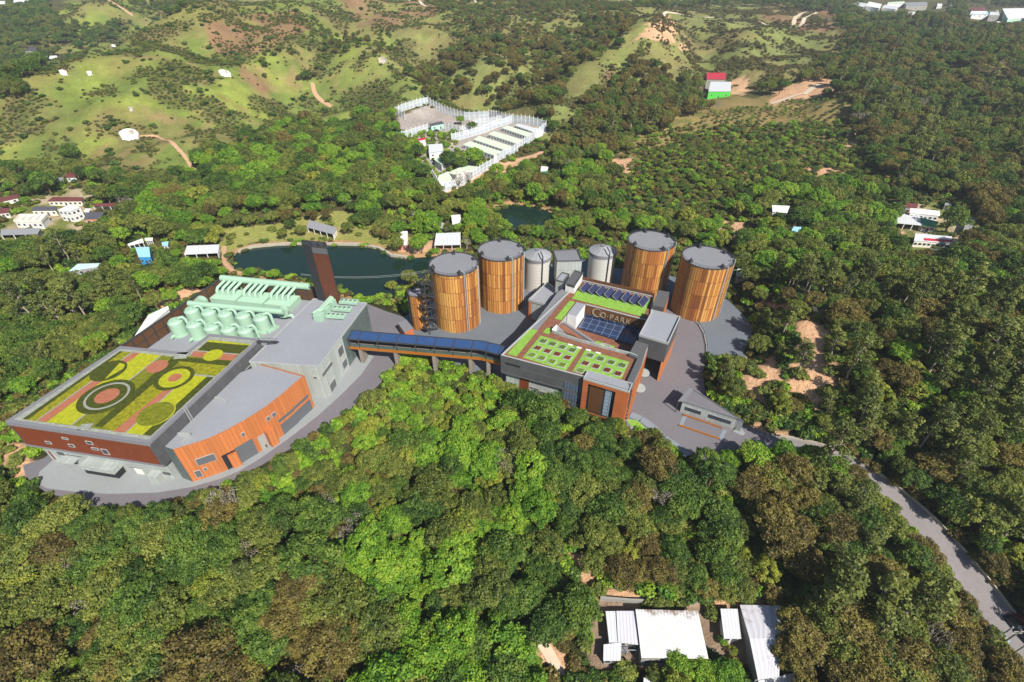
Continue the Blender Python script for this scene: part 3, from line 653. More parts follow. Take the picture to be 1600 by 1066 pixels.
px_panel('door', bA, bB, [(209, 731), (231, 748)], H, 'white', 0.15, 0.05)
s0, _ = wallpix(bA, bB, 158, 742); s1, _ = wallpix(bA, bB, 209, 752)
ld = MB().panel(bA, bB, s0, s1, 2.4, 4.0, 3.0).build('loading_canopy', M['light_panel'], H)
MB().panel(bA, bB, s0, s1, 0.1, 2.4, 2.6).build('dock_opening', M['black'], ld)
s0, _ = wallpix(bA, bB, 250, 753); MB().panel(bA, bB, s0, s0 + 3.4, 0.1, 3.0, 2.2).build('porch', M['light_panel'], H)
s0, _ = wallpix(bA, bB, 112, 730); cp = MB().panel(bA, bB, s0, s0 + 5.5, 2.6, 2.9, 2.2); cp.panel(bA, bB, s0 + 7, s0 + 11, 2.2, 2.5, 1.6); cp.build('door_canopy', M['light_panel'], H)
# right-hand dark wall: windows and ladder
RA, RB = np.array(hallR[1][:2]), np.array(hallR[2][:2])
for px in ([(371, 590), (380, 582)], [(383, 578), (392, 570)]):
    px_window(RA, RB, px, H, 'glass', 0.1)
s0, _ = wallpix(RA, RB, 297, 655); lad = MB(); e = (RB - RA) / np.hypot(*(RB - RA)); nn_ = np.array([e[1], -e[0]])
for dx in (-0.45, 0.45):
    a = RA + e * (s0 + dx) + nn_ * 0.5; lad.beam((a[0], a[1], 12.8), (a[0], a[1], 18.9), 0.12)
for z in np.arange(13, 18.9, 0.45):
    a = RA + e * (s0 - 0.45) + nn_ * 0.5; c_ = RA + e * (s0 + 0.45) + nn_ * 0.5; lad.beam((a[0], a[1], z), (c_[0], c_[1], z), 0.08)
lad.build('ladder', M['frame'], H)
# garden roof beds, drawn from the photo and laid on the roof
def A_(*p): return PL([(x / 4.846, 500 + y / 4.846) for x, y in p], HZ)
def B_(*p): return PL([(180 + x / 4.846, 500 + y / 4.846) for x, y in p], HZ)
ZR = HZ - 0.35
def bed(name, poly, dz, m): return MB().prism(poly, ZR - 0.05, ZR + dz, 0).build(name, M[m], H)
inner = A_((165, 745), (905, 232)) + B_((350, 262), (465, 278), (560, 268), (720, 145), (1025, 180), (745, 425), (265, 870))
bed('planting_bed', inner, 0.05, 'olive')
bed('planting_bed', A_((165, 745), (905, 232), (1000, 243), (275, 757)), 0.06, 'mixed')
bed('planting_bed', A_((165, 745), (905, 232), (925, 235), (205, 748)), 0.07, 'moss')
bed('terracotta_path', A_((275, 757), (345, 768), (1060, 245), (1000, 243)), 0.075, 'terracotta')
bed('planting_bed', A_((350, 768), (535, 790)) + B_((345, 262),) + A_((1060, 245),), 0.08, 'lime')
bed('edging_strip', A_((268, 756), (278, 757), (1002, 243), (992, 242)), 0.1, 'gravelline')
bed('edging_strip', A_((533, 790), (545, 791)) + B_((352, 263), (342, 262)), 0.1, 'gravelline')
bed('planting_bed', A_((710, 799), (770, 806)) + B_((515, 285), (440, 272)), 0.07, 'moss')
bed('planting_bed', A_((775, 806), (855, 838)) + B_((400, 500), (330, 440)), 0.065, 'mixed')
bed('terracotta_path', A_((855, 838), (940, 846)) + B_((465, 495), (400, 500)), 0.08, 'terracotta')
bed('planting_bed', B_((80, 850), (205, 865), (690, 425), (590, 410), (455, 505)), 0.085, 'lime')
bed('edging_strip', B_((70, 848), (80, 850), (468, 495), (458, 495)), 0.1, 'gravelline')
bed('planting_bed', B_((205, 865), (265, 872), (745, 428), (690, 425)), 0.08, 'moss')
bed('planting_bed', B_((500, 275), (880, 305), (845, 342), (470, 305)), 0.08, 'moss')
bed('planting_bed', B_((470, 306), (845, 344), (752, 424), (590, 406)), 0.075, 'mixed')
bed('edging_strip', B_((590, 404), (752, 420), (748, 430), (585, 414)), 0.11, 'gravelline')
bed('terracotta_path', B_((600, 228), (930, 256), (880, 303), (565, 270)), 0.08, 'terracotta')
bed('planting_bed', B_((690, 160), (1020, 188), (1025, 180), (720, 145)), 0.07, 'lime')
bed('planting_bed', B_((622, 222), (935, 252), (1008, 190), (690, 162)), 0.075, 'moss')
bed('edging_strip', B_((615, 226), (935, 252), (928, 260), (606, 232)), 0.11, 'gravelline')
def disc(cx, cy, rpx, dz, m, name='planting_bed', rin=0.0):
    c = P(cx, cy, HZ); r = rpx * depth(c) / FPX; n = 56; b = MB(); z1 = ZR + dz
    o = [(c[0] + r * math.cos(2 * math.pi * k / n), c[1] + r * math.sin(2 * math.pi * k / n)) for k in range(n)]
    if rin:
        ri = rin * depth(c) / FPX; i_ = [(c[0] + ri * math.cos(2 * math.pi * k / n), c[1] + ri * math.sin(2 * math.pi * k / n)) for k in range(n)]
        for k in range(n):
            j = (k + 1) % n; b.face([(*o[k], z1), (*o[j], z1), (*i_[j], z1), (*i_[k], z1)]); b.wall(o[k], o[j], ZR - .05, z1); b.wall(i_[j], i_[k], ZR - .05, z1)
    else: b.prism(o, ZR - 0.05, z1)
    return b.build(name, M[m], H)
a8 = 1 / 4.846
disc(800 * a8, 500 + 573 * a8, 39, 0.12, 'moss'); disc(808 * a8, 500 + 570 * a8, 31, 0.16, 'gravelline', 'edging_ring', 27.5); disc(808 * a8, 500 + 570 * a8, 17, 0.15, 'terracotta', 'terracotta_disc')
disc(180 + 445 * a8, 500 + 435 * a8, 28.5, 0.12, 'moss'); disc(180 + 447 * a8, 500 + 435 * a8, 22, 0.15, 'lime'); disc(180 + 450 * a8, 500 + 433 * a8, 9.5, 0.18, 'terracotta', 'terracotta_disc')
disc(180 + 315 * a8, 500 + 347 * a8, 15.5, 0.12, 'terracotta', 'terracotta_disc')
disc(180 + 308 * a8, 500 + 705 * a8, 27, 0.12, 'lime'); disc(180 + 303 * a8, 500 + 705 * a8, 26, 0.14, 'olive', rin=0)
disc(820 * a8, 500 + 380 * a8, 25, 0.12, 'moss'); bed('planting_bed', A_((790, 445), (905, 320), (945, 335), (930, 365), (800, 440)), 0.14, 'lime')
disc(180 + 740 * a8, 500 + 262 * a8, 14, 0.14, 'lime')
for px in ((650 * a8, 500 + 825 * a8), (180 + 500 * a8, 500 + 270 * a8), (205 + 180, 500)):
    pass
c = P(133, 667, HZ); MB().box((c[0], c[1], ZR), 3.0, 2.4, 0.35, 0.1).build('access_slab', M['slab'], H)
c = P(284, 555, HZ); MB().box((c[0], c[1], ZR), 4.0, 3.0, 0.35, 0.1).build('access_slab', M['slab'], H)
# roof-edge stair from the garden roof down to the grey roof
sA = P(403, 534, HZ); st = thing('steel_stair', 'small dark steel access stair between the garden roof corner and the grey roof', 'stairs', (sA[0], sA[1], 10))
bs = MB(); g_ = P(434, 536, 14.4)
for i in range(9):
    f = i / 8; q = sA * (1 - f) + np.array([g_[0], g_[1], 14.6]) * f; bs.box((q[0], q[1], q[2]), 1.1, 0.5, 0.08, 0.6)
bs.build('treads', M['dark'], st)
for o_ in (-0.6, 0.6):
    MB().beam((sA[0], sA[1] + o_, HZ + 1.1), (g_[0], g_[1] + o_, 15.7), 0.09).beam((sA[0], sA[1] + o_, HZ + .1), (g_[0], g_[1] + o_, 14.6), 0.18).build('handrail', M['dark'], st)

# ------------------------------------------------------------------ orange curved block
GB = [P(389.6, 565, 14.4), P(497.6, 572.5, 14.4), P(572.7, 473.5, 14.4), P(490, 467, 14.4)]; gb = [q[:2] for q in GB]
OT = PL([(270.6, 703.3), (297, 695.5), (325, 686.5), (352, 674), (377.6, 660), (400, 646.5), (418.9, 633.9), (440, 617.5), (460, 600), (475.5, 587)], 14.0)
hl = lambda s: RA + (RB - RA) * s + nn_ * 0.02
op = OT + [np.array(gb[0]) * .78 + np.array(gb[1]) * .22 + (-1.5, -0.05)] + [hl(0.74), hl(0.05)]
OB = thing('orange_hall', 'low curved hall with bright orange seamed front and flat grey roof', 'building', (OT[5][0], OT[5][1], 0))
bo = MB(); u = 0
for a, c_ in zip(OT[:-1], OT[1:]): bo.wall(a, c_, -0.3, 14.0, u, 0); u += math.hypot(c_[0] - a[0], c_[1] - a[1])
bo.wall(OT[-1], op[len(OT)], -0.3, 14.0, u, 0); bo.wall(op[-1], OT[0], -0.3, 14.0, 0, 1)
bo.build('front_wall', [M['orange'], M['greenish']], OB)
MB().sheet(op, 13.3).build('roof', M['roof_grey'], OB)
bp = MB()
for a, c_ in zip(OT[:-1], OT[1:]):
    d = np.array(c_) - np.array(a); d /= np.hypot(*d); n_ = np.array([-d[1], d[0]]) * 0.35; bp.wall(np.array(c_) + n_, np.array(a) + n_, 13.2, 14.0, 0, 0); bp.face([(*a, 14.0), (*c_, 14.0), (*(np.array(c_) + n_), 14.0), (*(np.array(a) + n_), 14.0)], None, 1)
bp.build('parapet', [M['roof_grey'], M['orange']], OB)
q0, q1 = P(337, 624, 13.3)[:2], P(352, 628, 13.3)[:2]; MB().beam((*q0, 13.8), (*q1, 13.8), 0.4, 1.0).build('upstand', M['coping'], OB)
q0, q1 = P(280, 681, 13.3)[:2], P(299, 682, 13.3)[:2]; MB().beam((*q0, 13.9), (*q1, 13.9), 0.4, 1.2).beam((*q1, 13.9), (*P(286, 697, 13.3)[:2], 13.9), 0.4, 1.2).build('upstand', M['coping'], OB)
def curve_panel(name, px, m, d=0.15, zr=None, parent=OB, win=False):
    (u0, v0), (u1, v1) = px; um = (u0 + u1) / 2; vm = (v0 + v1) / 2; best = None
    for a, c_ in zip(OT[:-1], OT[1:]):
        s, z = wallpix(a, c_, um, vm); L = math.hypot(c_[0] - a[0], c_[1] - a[1])
        if -0.2 <= s <= L + 0.2: best = (a, c_)
    if best is None: return
    a, c_ = best; w0 = wallpix(a, c_, u0, v0); w1 = wallpix(a, c_, u1, v1); z0, z1 = zr if zr else (min(w0[1], w1[1]), max(w0[1], w1[1]))
    if win:
        f = MB().panel(a, c_, w0[0], w1[0], z0, z1, d).build(name, M['frame'], parent); MB().panel(a, c_, w0[0] + .12, w1[0] - .12, z0 + .12, z1 - .12, d + .05).build('pane', M[m], f); return f
    return MB().panel(a, c_, w0[0], w1[0], z0, z1, d).build(name, M[m], parent)
z2 = lambda x, y: (250 + x / 2.665, 360 + y / 2.665)
curve_panel('window', (z2(165, 990), z2(245, 965)), 'window_grey', 0.15, (5.6, 8.4), win=True)
curve_panel('window', (z2(155, 1030), z2(180, 1020)), 'window_grey', 0.15, (1.2, 4.0), win=True)
curve_panel('window', (z2(190, 1012), z2(205, 1005)), 'window_grey', 0.15, (3.0, 4.2), win=True)
dw = curve_panel('doorway', (z2(265, 960), z2(320, 930)), 'black', 0.12, (0.1, 6.2)); 
curve_panel('door_leaf', (z2(285, 950), z2(322, 930)), 'orange', 0.9, (0.1, 5.6))
curve_panel('roller_door', (z2(322, 935), z2(398, 900)), 'window_grey', 0.15, (0.1, 6.6))
curve_panel('doorway', (z2(410, 878), z2(438, 855)), 'grey_wall', 0.12, (0.1, 5.8))
curve_panel('door_leaf', (z2(442, 860), z2(470, 835)), 'orange', 1.6, (0.1, 6.6))
for x in ((335, 345), (440, 452), (463, 476)):
    y = 838 if x[0] < 400 else 774 if x[0] < 455 else 758
    curve_panel('window', (z2(x[0] - 4, y), z2(x[1] + 4, y)), 'window_grey', 0.15, (9.0, 10.5), win=True)
for (x0, x1, y) in ((500, 566, 808), (560, 628, 760)):
    curve_panel('roller_door', (z2(x0, y), z2(x1, y - 40)), 'window_grey', 0.15, (0.1, 4.4)); curve_panel('high_window', (z2(x0, y), z2(x1, y - 40)), 'window_grey', 0.15, (5.6, 6.6))

# ------------------------------------------------------------------ grey block
GK = thing('grey_block', 'pale seamed block with wide flat light grey roof beside the glazed footbridge', 'building', (np.mean([q[0] for q in gb]), np.mean([q[1] for q in gb]), 0))
rf = lambda f: gb[1] * (1 - f) + gb[2] * f
bw = MB(); bw.wall(gb[0], gb[1], -0.3, 14.1, 0, 0); bw.wall(gb[1], rf(0.44), -0.3, 14.1, 0, 0); bw.wall(rf(0.44), gb[2], -0.3, 14.1, 0, 1); bw.wall(gb[2], gb[3], -0.3, 14.1, 0, 1); bw.wall(gb[3], gb[0], -0.3, 14.1, 0, 1)  # rear of right wall: shade put into the colour as darker cladding
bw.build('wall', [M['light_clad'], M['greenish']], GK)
MB().prism(offset(gb, 0.08), 14.0, 14.3, 0).build('roof', M['roof_grey'], GK)
MB().parapet(offset(gb, 0.14), 0.25, 13.9, 14.55, 0, 1).build('parapet', [M['light_clad'], M['coping']], GK)
z3 = lambda x, y: (380 + x / 5.33, 480 + y / 5.33)
px_window(gb[0], gb[1], [z3(580, 573), z3(622, 598)], GK, 'window_grey')
px_window(gb[1], gb[2], [z3(652, 575), z3(742, 465)], GK, 'window_grey') if False else None
s0, _ = wallpix(gb[1], gb[2], *z3(655, 570)); s1, _ = wallpix(gb[1], gb[2], *z3(742, 470))
def kwin(s0, s1, z0, z1): f = MB().panel(gb[1], gb[2], s0, s1, z0, z1, .12).build('window', M['frame'], GK); MB().panel(gb[1], gb[2], s0 + .12, s1 - .12, z0 + .12, z1 - .12, .17).build('pane', M['window_grey'], f)
kwin(s0, s1, 9.2, 10.7)
s0, _ = wallpix(gb[1], gb[2], *z3(795, 400)); s1, _ = wallpix(gb[1], gb[2], *z3(842, 390)); kwin(s0, s1, 8.0, 11.6)
s0, _ = wallpix(gb[1], gb[2], *z3(838, 530)); s1, _ = wallpix(gb[1], gb[2], *z3(878, 510)); kwin(s0, s1, 2.0, 5.2)
s0, _ = wallpix(gb[1], gb[2], *z3(727, 690)); s1, _ = wallpix(gb[1], gb[2], *z3(775, 640)); kwin(s0, s1, 0.4, 3.8)

# ------------------------------------------------------------------ plant yard with mesh screen
YZ = 10.0
yard = [SCR_A[:2], hall[5], hall[4], hall[3], hall[2], gb[0] * .7 + gb[3] * .3, gb[3], SCR_C[:2], SCR_B[:2]]
Y = thing('plant_deck', 'raised grey equipment deck behind the garden roof hall', 'platform', (SCR_B[0], SCR_B[1], 0))
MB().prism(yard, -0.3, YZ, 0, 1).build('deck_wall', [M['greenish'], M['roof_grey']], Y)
def screen(label, a, b, n):
    s = thing('mesh_screen', label, 'screen', (a[0], a[1], YZ), 'brown mesh screens round the equipment deck')
    a = np.array(a[:2]); b = np.array(b[:2]); m = MB(); m.wall(a, b, YZ - 6, 16.4); m.build('mesh', M['brown_mesh'], s)
    e = (b - a) / np.hypot(*(b - a)); nn = np.array([-e[1], e[0]]) * 0.2; f = MB()
    for z in (16.45, 13.3, 10.2): f.beam((*a, z), (*b, z), 0.45 if z > 16 else 0.22)
    f.build('rail', M['dark'], s)
    p0 = MB().beam((*(a + nn * 0), YZ - 6), (*a, 16.5), 0.4).build('post', M['dark'], s)
    for k_ in range(1, n + 1):
        o = p0.copy(); COL.objects.link(o); o.parent = s; q = (b - a) * k_ / n; o.location = (q[0], q[1], 0)
screen('long brown mesh screen in dark frames along the forest side of the equipment deck', SCR_A, SCR_B, 11)
screen('brown mesh screen in dark frames behind the big mint duct, ending at the chimney', SCR_B, SCR_C, 11)
sw = PL([(205, 533), (232, 492), (262, 478), (264, 482)], 9.0); W_ = thing('white_shed', 'narrow white roof outside the mesh screen of the equipment deck', 'shed', (sw[0][0], sw[0][1], 4))
MB().prism(sw, 8.6, 9.0).build('roof', M['white'], W_); MB().prism(offset(sw, -0.2), -3, 8.6, top=False).build('wall', M['white_wall'], W_)

# mint green air-treatment plant
def scrubber(cx, cy, row, i):
    c = P(cx, cy, 16.3); r = 2.55
    nm = ['first', 'second', 'third', 'fourth', 'fifth'][i]
    t = thing('scrubber_tank', 'mint green upright scrubber tank, %s from the mesh screen in the %s row' % (nm, row), 'tank', (c[0], c[1], YZ), 'mint green scrubber tanks on the equipment deck')
    MB().cyl(c, r + .35, YZ, YZ + .5, 28, 0, top=True).cyl(c, r, YZ + .5, 15.5, 28, top=False).cyl(c, r, 15.5, 16.3, 28, r1=r * .72).cyl(c, 0.75, 16.3, 16.7, 14).build('shell', M['mint'], t, smooth=True)
    d = np.array([math.cos(0.1), math.sin(0.1)]); q = c[:2] + d * r * .6
    MB().tube([(q[0], q[1], 16.1), (q[0] + .2, q[1], 17.0), (q[0] + 1.6, q[1] + .3, 17.2), (q[0] + 2.2, q[1] + .4, 16.2), (q[0] + 2.3, q[1] + .5, YZ + .6)], 0.55, 10).build('outlet_pipe', M['mint'], t, smooth=True)
    a = c[:2] + np.array([-.4, -1]) * r * .95; MB().tube([(a[0], a[1], YZ + .8), (a[0] - .3, a[1] - 1.5, YZ + .8)], 0.6, 10).build('drain', M['mint'], t, smooth=True)
    return c
for i, q in enumerate(((297.5, 481.9), (324.3, 484.7), (349.7, 487.4), (377.9, 490.2), (405.4, 493.6))): scrubber(*q, 'rear', i)
for i, q in enumerate(((272, 499.8), (300.9, 503.9), (328.4, 508), (354.5, 510.8), (380.7, 512.8))): scrubber(*q, 'front', i)
def duct(label, path, r, name='duct', stubs=()):
    t = thing(name, label, 'duct', (*path[0][:2], YZ)); MB().tube(path, r, 16).build('pipe', M['mint'], t, smooth=True)
    b = MB()
    for k_ in (0.2, 0.4, 0.6, 0.8):
        q = np.array(path[0]) * (1 - k_) + np.array(path[-1]) * k_; b.box((q[0], q[1], YZ), 0.5, 1.2, q[2] - YZ)
    b.build('support', M['mint'], t)
    return t
duct('thick mint green duct running behind the scrubber tanks', [P(295.4, 474.3, 15.8), P(442.6, 487.4, 15.8)], 1.15)
f0, f1 = P(441, 486, 14.6), P(455, 492, 12)
t = thing('blower', 'mint green blower drum at the end of the duct near the grey roof', 'blower', (f1[0], f1[1], YZ)); MB().tube([(f0[0], f0[1] - .6, 14), (f0[0], f0[1] + 1.2, 14)], 2.2, 20).build('drum', M['mint'], t, smooth=True); MB().tube([(f0[0] + 1, f0[1], 12.4), (f1[0], f1[1], 11.8), (f1[0] + 1.2, f1[1] - .5, YZ)], .7, 12).build('outlet', M['mint'], t, smooth=True)
t = thing('blower', 'mint green blower drum at the duct end by the mesh screen', 'blower', (*P(314, 478, YZ)[:2], YZ)); c = P(314, 474, 14); MB().tube([(c[0], c[1] - .6, 14.4), (c[0], c[1] + 1.4, 14.4)], 2.2, 20).build('drum', M['mint'], t, smooth=True)
MB().box((c[0], c[1] + .4, YZ), 2.2, 1.8, 3.0).build('plinth', M['mint'], t)
e0, e1 = P(330.5, 474, YZ), P(457, 487.5, YZ); ev = (e1 - e0)[:2]; eL = np.hypot(*ev); ev /= eL; ew = np.array([-ev[1], ev[0]])
for i in range(3):
    s0 = eL * (i * 0.335); s1 = s0 + eL * 0.315
    q = [e0[:2] + ev * s0, e0[:2] + ev * s1, e0[:2] + ev * s1 + ew * 8, e0[:2] + ev * s0 + ew * 8]
    t = thing('filter_box', 'mint green hipped filter box, %s of three counted from the mesh screen corner' % ['first', 'middle', 'third'][i], 'filter box', (*q[0], YZ), 'mint filter boxes under the long duct')
    b = MB().prism(q, YZ, 12.4, top=False); qi = offset(q, -1.8)
    for k_ in range(4): j = (k_ + 1) % 4; b.face([(*q[k_], 12.4), (*q[j], 12.4), (*qi[j], 13.6), (*qi[k_], 13.6)])
    b.face([(*p, 13.6) for p in qi]); b.build('casing', M['mint'], t)
    for k_ in range(4):
        a = e0[:2] + ev * (s0 + (s1 - s0) * (0.16 + 0.22 * k_)); p1 = a + ew * 3.0; p2 = a + ew * 8.6 + ev * .9
        MB().tube([(*p1, 13.2), (*(p1 + ew * .2), 14.2), (*(p1 + ew * 1.1), 15.0), (*p2, 16.2)], 0.62, 10).build('inlet_pipe', M['mint'], t, smooth=True)
dA = e0[:2] + ew * 9.2 + ev * 0.5; dB = e0[:2] + ew * 9.2 + ev * (eL * 1.12)
duct('longest mint green duct above the filter boxes beside the rear mesh screen', [(*dA, 16.4), (*dB, 16.4)], 1.35)
t = thing('control_cabinet', 'flat mint green cabinet on the deck beside the last scrubber tank', 'cabinet', P(425, 515, YZ)); c = P(425, 515, YZ); MB().box(c, 2.4, 5.0, 0.5, -0.45).build('casing', M['mint'], t); MB().box((c[0], c[1], YZ + .5), 1.8, 4.2, 0.12, -0.45).build('lid', M['mint'], t)
# units on the grey roof
RZ = 14.3; ra = math.atan2(gb[3][1] - gb[0][1], gb[3][0] - gb[0][0])
for i, (u, v) in enumerate(((500, 499), (509, 489), (518, 478.5))):
    c = P(u, v, RZ); t = thing('air_handling_unit', 'mint green cube-shaped roof unit, %s along the grey roof' % ['first from the orange hall', 'middle one', 'last one by the chimney'][i], 'roof unit', c, 'mint cube units on the grey roof')
    MB().box(c, 3.0, 3.0, 2.6, ra).build('casing', M['mint'], t); MB().box((c[0], c[1], RZ + 2.6), 2.2, 2.2, 0.25, ra).build('lid', M['mint'], t)
t = thing('roof_pipe', 'pair of bent mint green pipes linking the cube-shaped roof units to the chimney', 'pipe', P(492, 492, RZ))
for k_, o_ in enumerate((0, 1.2)):
    MB().tube([P(495 + o_ * 2, 498, RZ + .4), P(490 + o_ * 2, 489 + o_, 16.4), P(500 + o_ * 2, 483 + o_, 16.6), P(506 + o_ * 2, 476 + o_, 16.8), P(517 + o_ * 2, 464 + o_, 17)], .62, 10).build('pipe', M['mint'], t, smooth=True)
fx = (gb[1] - gb[0]) / np.hypot(*(gb[1] - gb[0])); fr = math.atan2(fx[1], fx[0])
for i, (u, v) in enumerate(((526, 497.5), (536, 486.5), (546, 475.5))):
    c = P(u, v, RZ); t = thing('cooling_unit', 'flat mint green cooling unit on legs, %s on the grey roof' % ['lowest of three', 'middle of three', 'uppermost of three'][i], 'cooling unit', c, 'flat cooling units on the grey roof')
    MB().box((c[0], c[1], RZ + .7), 7.0, 2.6, 0.9, fr).build('casing', M['mint'], t)
    for k_ in range(4):
        q = c[:2] + fx * (-2.6 + 1.75 * k_); f = MB().cyl(q, .72, RZ + 1.6, RZ + 1.85, 16).build('fan_ring', M['mint'], t); MB().cyl(q, .5, RZ + 1.86, RZ + 1.9, 14).build('fan', M['window_grey'], f)
    for sx in (-3.3, 3.3):
        for sy in (-1.1, 1.1):
            q = c[:2] + fx * sx + np.array([-fx[1], fx[0]]) * sy; MB().box((q[0], q[1], RZ), .15, .15, .7, fr).build('leg', M['mint'], t)

# ------------------------------------------------------------------ chimney
c1, c3 = P(497, 470, 14.4)[:2], P(533, 474.5, 14.4)[:2]; c2 = c1 * .66 + c3 * .34; fv = (c3 - c1) / np.hypot(*(c3 - c1)); vd = (c1 + c3) / np.hypot(*(c1 + c3)); bk_ = vd
cpoly = [c1 - fv * .1 + bk_ * 1.0, c2, c3, c3 + bk_ * 4.2, c1 + bk_ * 4.2]
CH = thing('chimney_tower', 'tall dark chimney tower with a rust-brown mesh face in front of the pond', 'chimney', (*c2, 0))
MB().prism(cpoly, -0.3, 38.0, 0).build('shaft', M['chimney_dark'], CH)
L_ = np.hypot(*(c3 - c2)); MB().panel(c2, c3, 0.1, L_ - .35, 14.6, 35.2, 0.15).build('mesh_face', M['chimney_mesh'], CH); MB().panel(c2, c3, 0.1, L_ - .35, 35.4, 37.7, 0.1).build('top_louvre', M['window_grey'], CH)
MB().panel(c2, c3, 0.1, L_ - .35, 21.8, 22.0, 0.22).build('ledge', M['brown_clad'], CH)
for k_ in range(2):
    q = c2 + fv * (1.6 + 2.6 * k_) + bk_ * 2.0; MB().cyl(q, 1.0, 38.0, 38.8, 18).build('flue', M['dark'], CH, smooth=True)
bz = MB(); [bz.beam((*cpoly[k_], 38.1), (*cpoly[(k_ + 1) % 5], 38.1), .3, .5) for k_ in range(5)]; bz.build('rim', M['dark'], CH)
# ------------------------------------------------------------------ timber-clad tanks
def wood_tank(c, r, h, label, seedrot=0.0, big=True):
    t = thing('timber_tank', label, 'tank', (c[0], c[1], 0), 'timber clad round tanks')
    n = 96; b = MB()
    for k_ in range(n):
        a0 = seedrot + 2 * math.pi * k_ / n; a1 = seedrot + 2 * math.pi * (k_ + 1) / n
        p0 = (c[0] + r * math.cos(a0), c[1] + r * math.sin(a0)); p1 = (c[0] + r * math.cos(a1), c[1] + r * math.sin(a1)); L = 2 * math.pi * r / n
        b.face([(*p0, -0.2), (*p1, -0.2), (*p1, h), (*p0, h)], [(k_ * L + c[0] * 7, 0), ((k_ + 1) * L + c[0] * 7, 0), ((k_ + 1) * L + c[0] * 7, h), (k_ * L + c[0] * 7, h)])
    b.build('cladding', M['tank_wood'], t)
    MB().cyl(c, r - 0.25, h - 1.0, h - 0.25, 64, 0).build('roof', M['tank_roof'], t, smooth=False)
    rg = MB(); n = 64
    for k_ in range(n):
        a0 = 2 * math.pi * k_ / n; a1 = 2 * math.pi * (k_ + 1) / n
        q = [(c[0] + rr * math.cos(a), c[1] + rr * math.sin(a)) for rr, a in ((r + .12, a0), (r + .12, a1), (r - .3, a1), (r - .3, a0))]
        rg.prism(q, h - .15, h + .1)
    rg.build('rim', M['dark'], t)
    rl = MB(); n = 40
    for k_ in range(n):
        a0 = 2 * math.pi * k_ / n; a1 = 2 * math.pi * (k_ + 1) / n
        q0 = (c[0] + (r - .1) * math.cos(a0), c[1] + (r - .1) * math.sin(a0)); q1 = (c[0] + (r - .1) * math.cos(a1), c[1] + (r - .1) * math.sin(a1))
        rl.beam((*q0, h + 1.1), (*q1, h + 1.1), .07); rl.beam((*q0, h + .6), (*q1, h + .6), .05); rl.beam((*q0, h), (*q0, h + 1.1), .07)
    rl.build('railing', M['dark'], t)
    for a in (R(-70), R(-155), R(95), R(25)):
        q = (c[0] + (r - 1.3) * math.cos(a), c[1] + (r - 1.3) * math.sin(a)); f = MB().box((*q, h - .25), 1.3, 1.0, 1.1, a).cyl(q, .35, h + .85, h + 1.5, 10).build('roof_vent', M['dark'], t)
    for a in (R(-62), R(-20)):
        q = [(c[0] + (r + d) * math.cos(a), c[1] + (r + d) * math.sin(a)) for d in (0.25, -1.4)]; MB().tube([(*q[0], 0.2), (*q[0], h + .9), (*q[1], h + .9), (*q[1], h)], .14, 8).build('pipe', M['frame'], t, smooth=True)
        q = (c[0] + (r + .25) * math.cos(a + .06), c[1] + (r + .25) * math.sin(a + .06)); MB().tube([(*q, .2), (*q, h + .4)], .1, 6).build('pipe', M['frame'], t)
    return t
wood_tank(T1C, 9.65, 26.2, 'round timber-clad tank next to the dark zigzag stair tower', 0.1)
wood_tank(T2C, 9.7, 25, 'round timber-clad tank standing beside the cream silo with its foot in shadow', 0.3)
wood_tank(T3C, 9.9, 25, 'round timber-clad tank rising behind the solar panel roof', 0.5)
wood_tank(T4C, 10.1, 24.75, 'round timber-clad tank beside the forest and the curved kerb railing', 0.7)
c5 = P(651, 457.5, 16)[:2]
t = thing('timber_tank', 'slim timber-clad tank, smallest of them, left of the zigzag stair tower', 'tank', (*c5, 0), 'timber clad round tanks')
b = MB().cyl(c5, 3.4, -.2, 16, 48, 0, top=False); b.build('cladding', M['tank_wood'], t); MB().cyl(c5, 3.3, 15.5, 15.9, 40).build('roof', M['tank_roof'], t)
rl = MB()
for k_ in range(20):
    a0, a1 = 2 * math.pi * k_ / 20, 2 * math.pi * (k_ + 1) / 20; q0 = (c5[0] + 3.3 * math.cos(a0), c5[1] + 3.3 * math.sin(a0)); q1 = (c5[0] + 3.3 * math.cos(a1), c5[1] + 3.3 * math.sin(a1)); rl.beam((*q0, 17), (*q1, 17), .07); rl.beam((*q0, 16), (*q0, 17), .07); rl.beam((*q0, 16.05), (*q1, 16.05), .2)
rl.build('railing', M['dark'], t)
q = c5 + np.array([-2.9, 2.0]); MB().box((q[0] - .6, q[1], -.2), 1.6, 5.0, 15.0, 0.2).build('service_riser', M['dark_clad'], t)
# zigzag stair tower
st = P(676, 522, 0); t = thing('stair_tower', 'dark steel zigzag stair tower between the slim tank and the big timber tank', 'stairs', st); sw_, sl_ = 2.6, 4.2
rot = 0.9; ex = np.array([math.cos(rot), math.sin(rot)]); ey = np.array([-ex[1], ex[0]]); so_ = st[:2] + np.array([-0.6, 2.2])
def sp(a, b_, z): q = so_ + ex * a + ey * b_; return (q[0], q[1], z)
fr_ = MB()
for a in (-sl_ / 2, sl_ / 2):
    for b2 in (-sw_ / 2, sw_ / 2): fr_.beam(sp(a, b2, 0), sp(a, b2, 26.2), .28)
for z in np.arange(2.6, 26.3, 2.6):
    for b2 in (-sw_ / 2, sw_ / 2): fr_.beam(sp(-sl_ / 2, b2, z), sp(sl_ / 2, b2, z), .16)
    for a in (-sl_ / 2, sl_ / 2): fr_.beam(sp(a, -sw_ / 2, z), sp(a, sw_ / 2, z), .16)
fr_.build('frame', M['dark'], t)
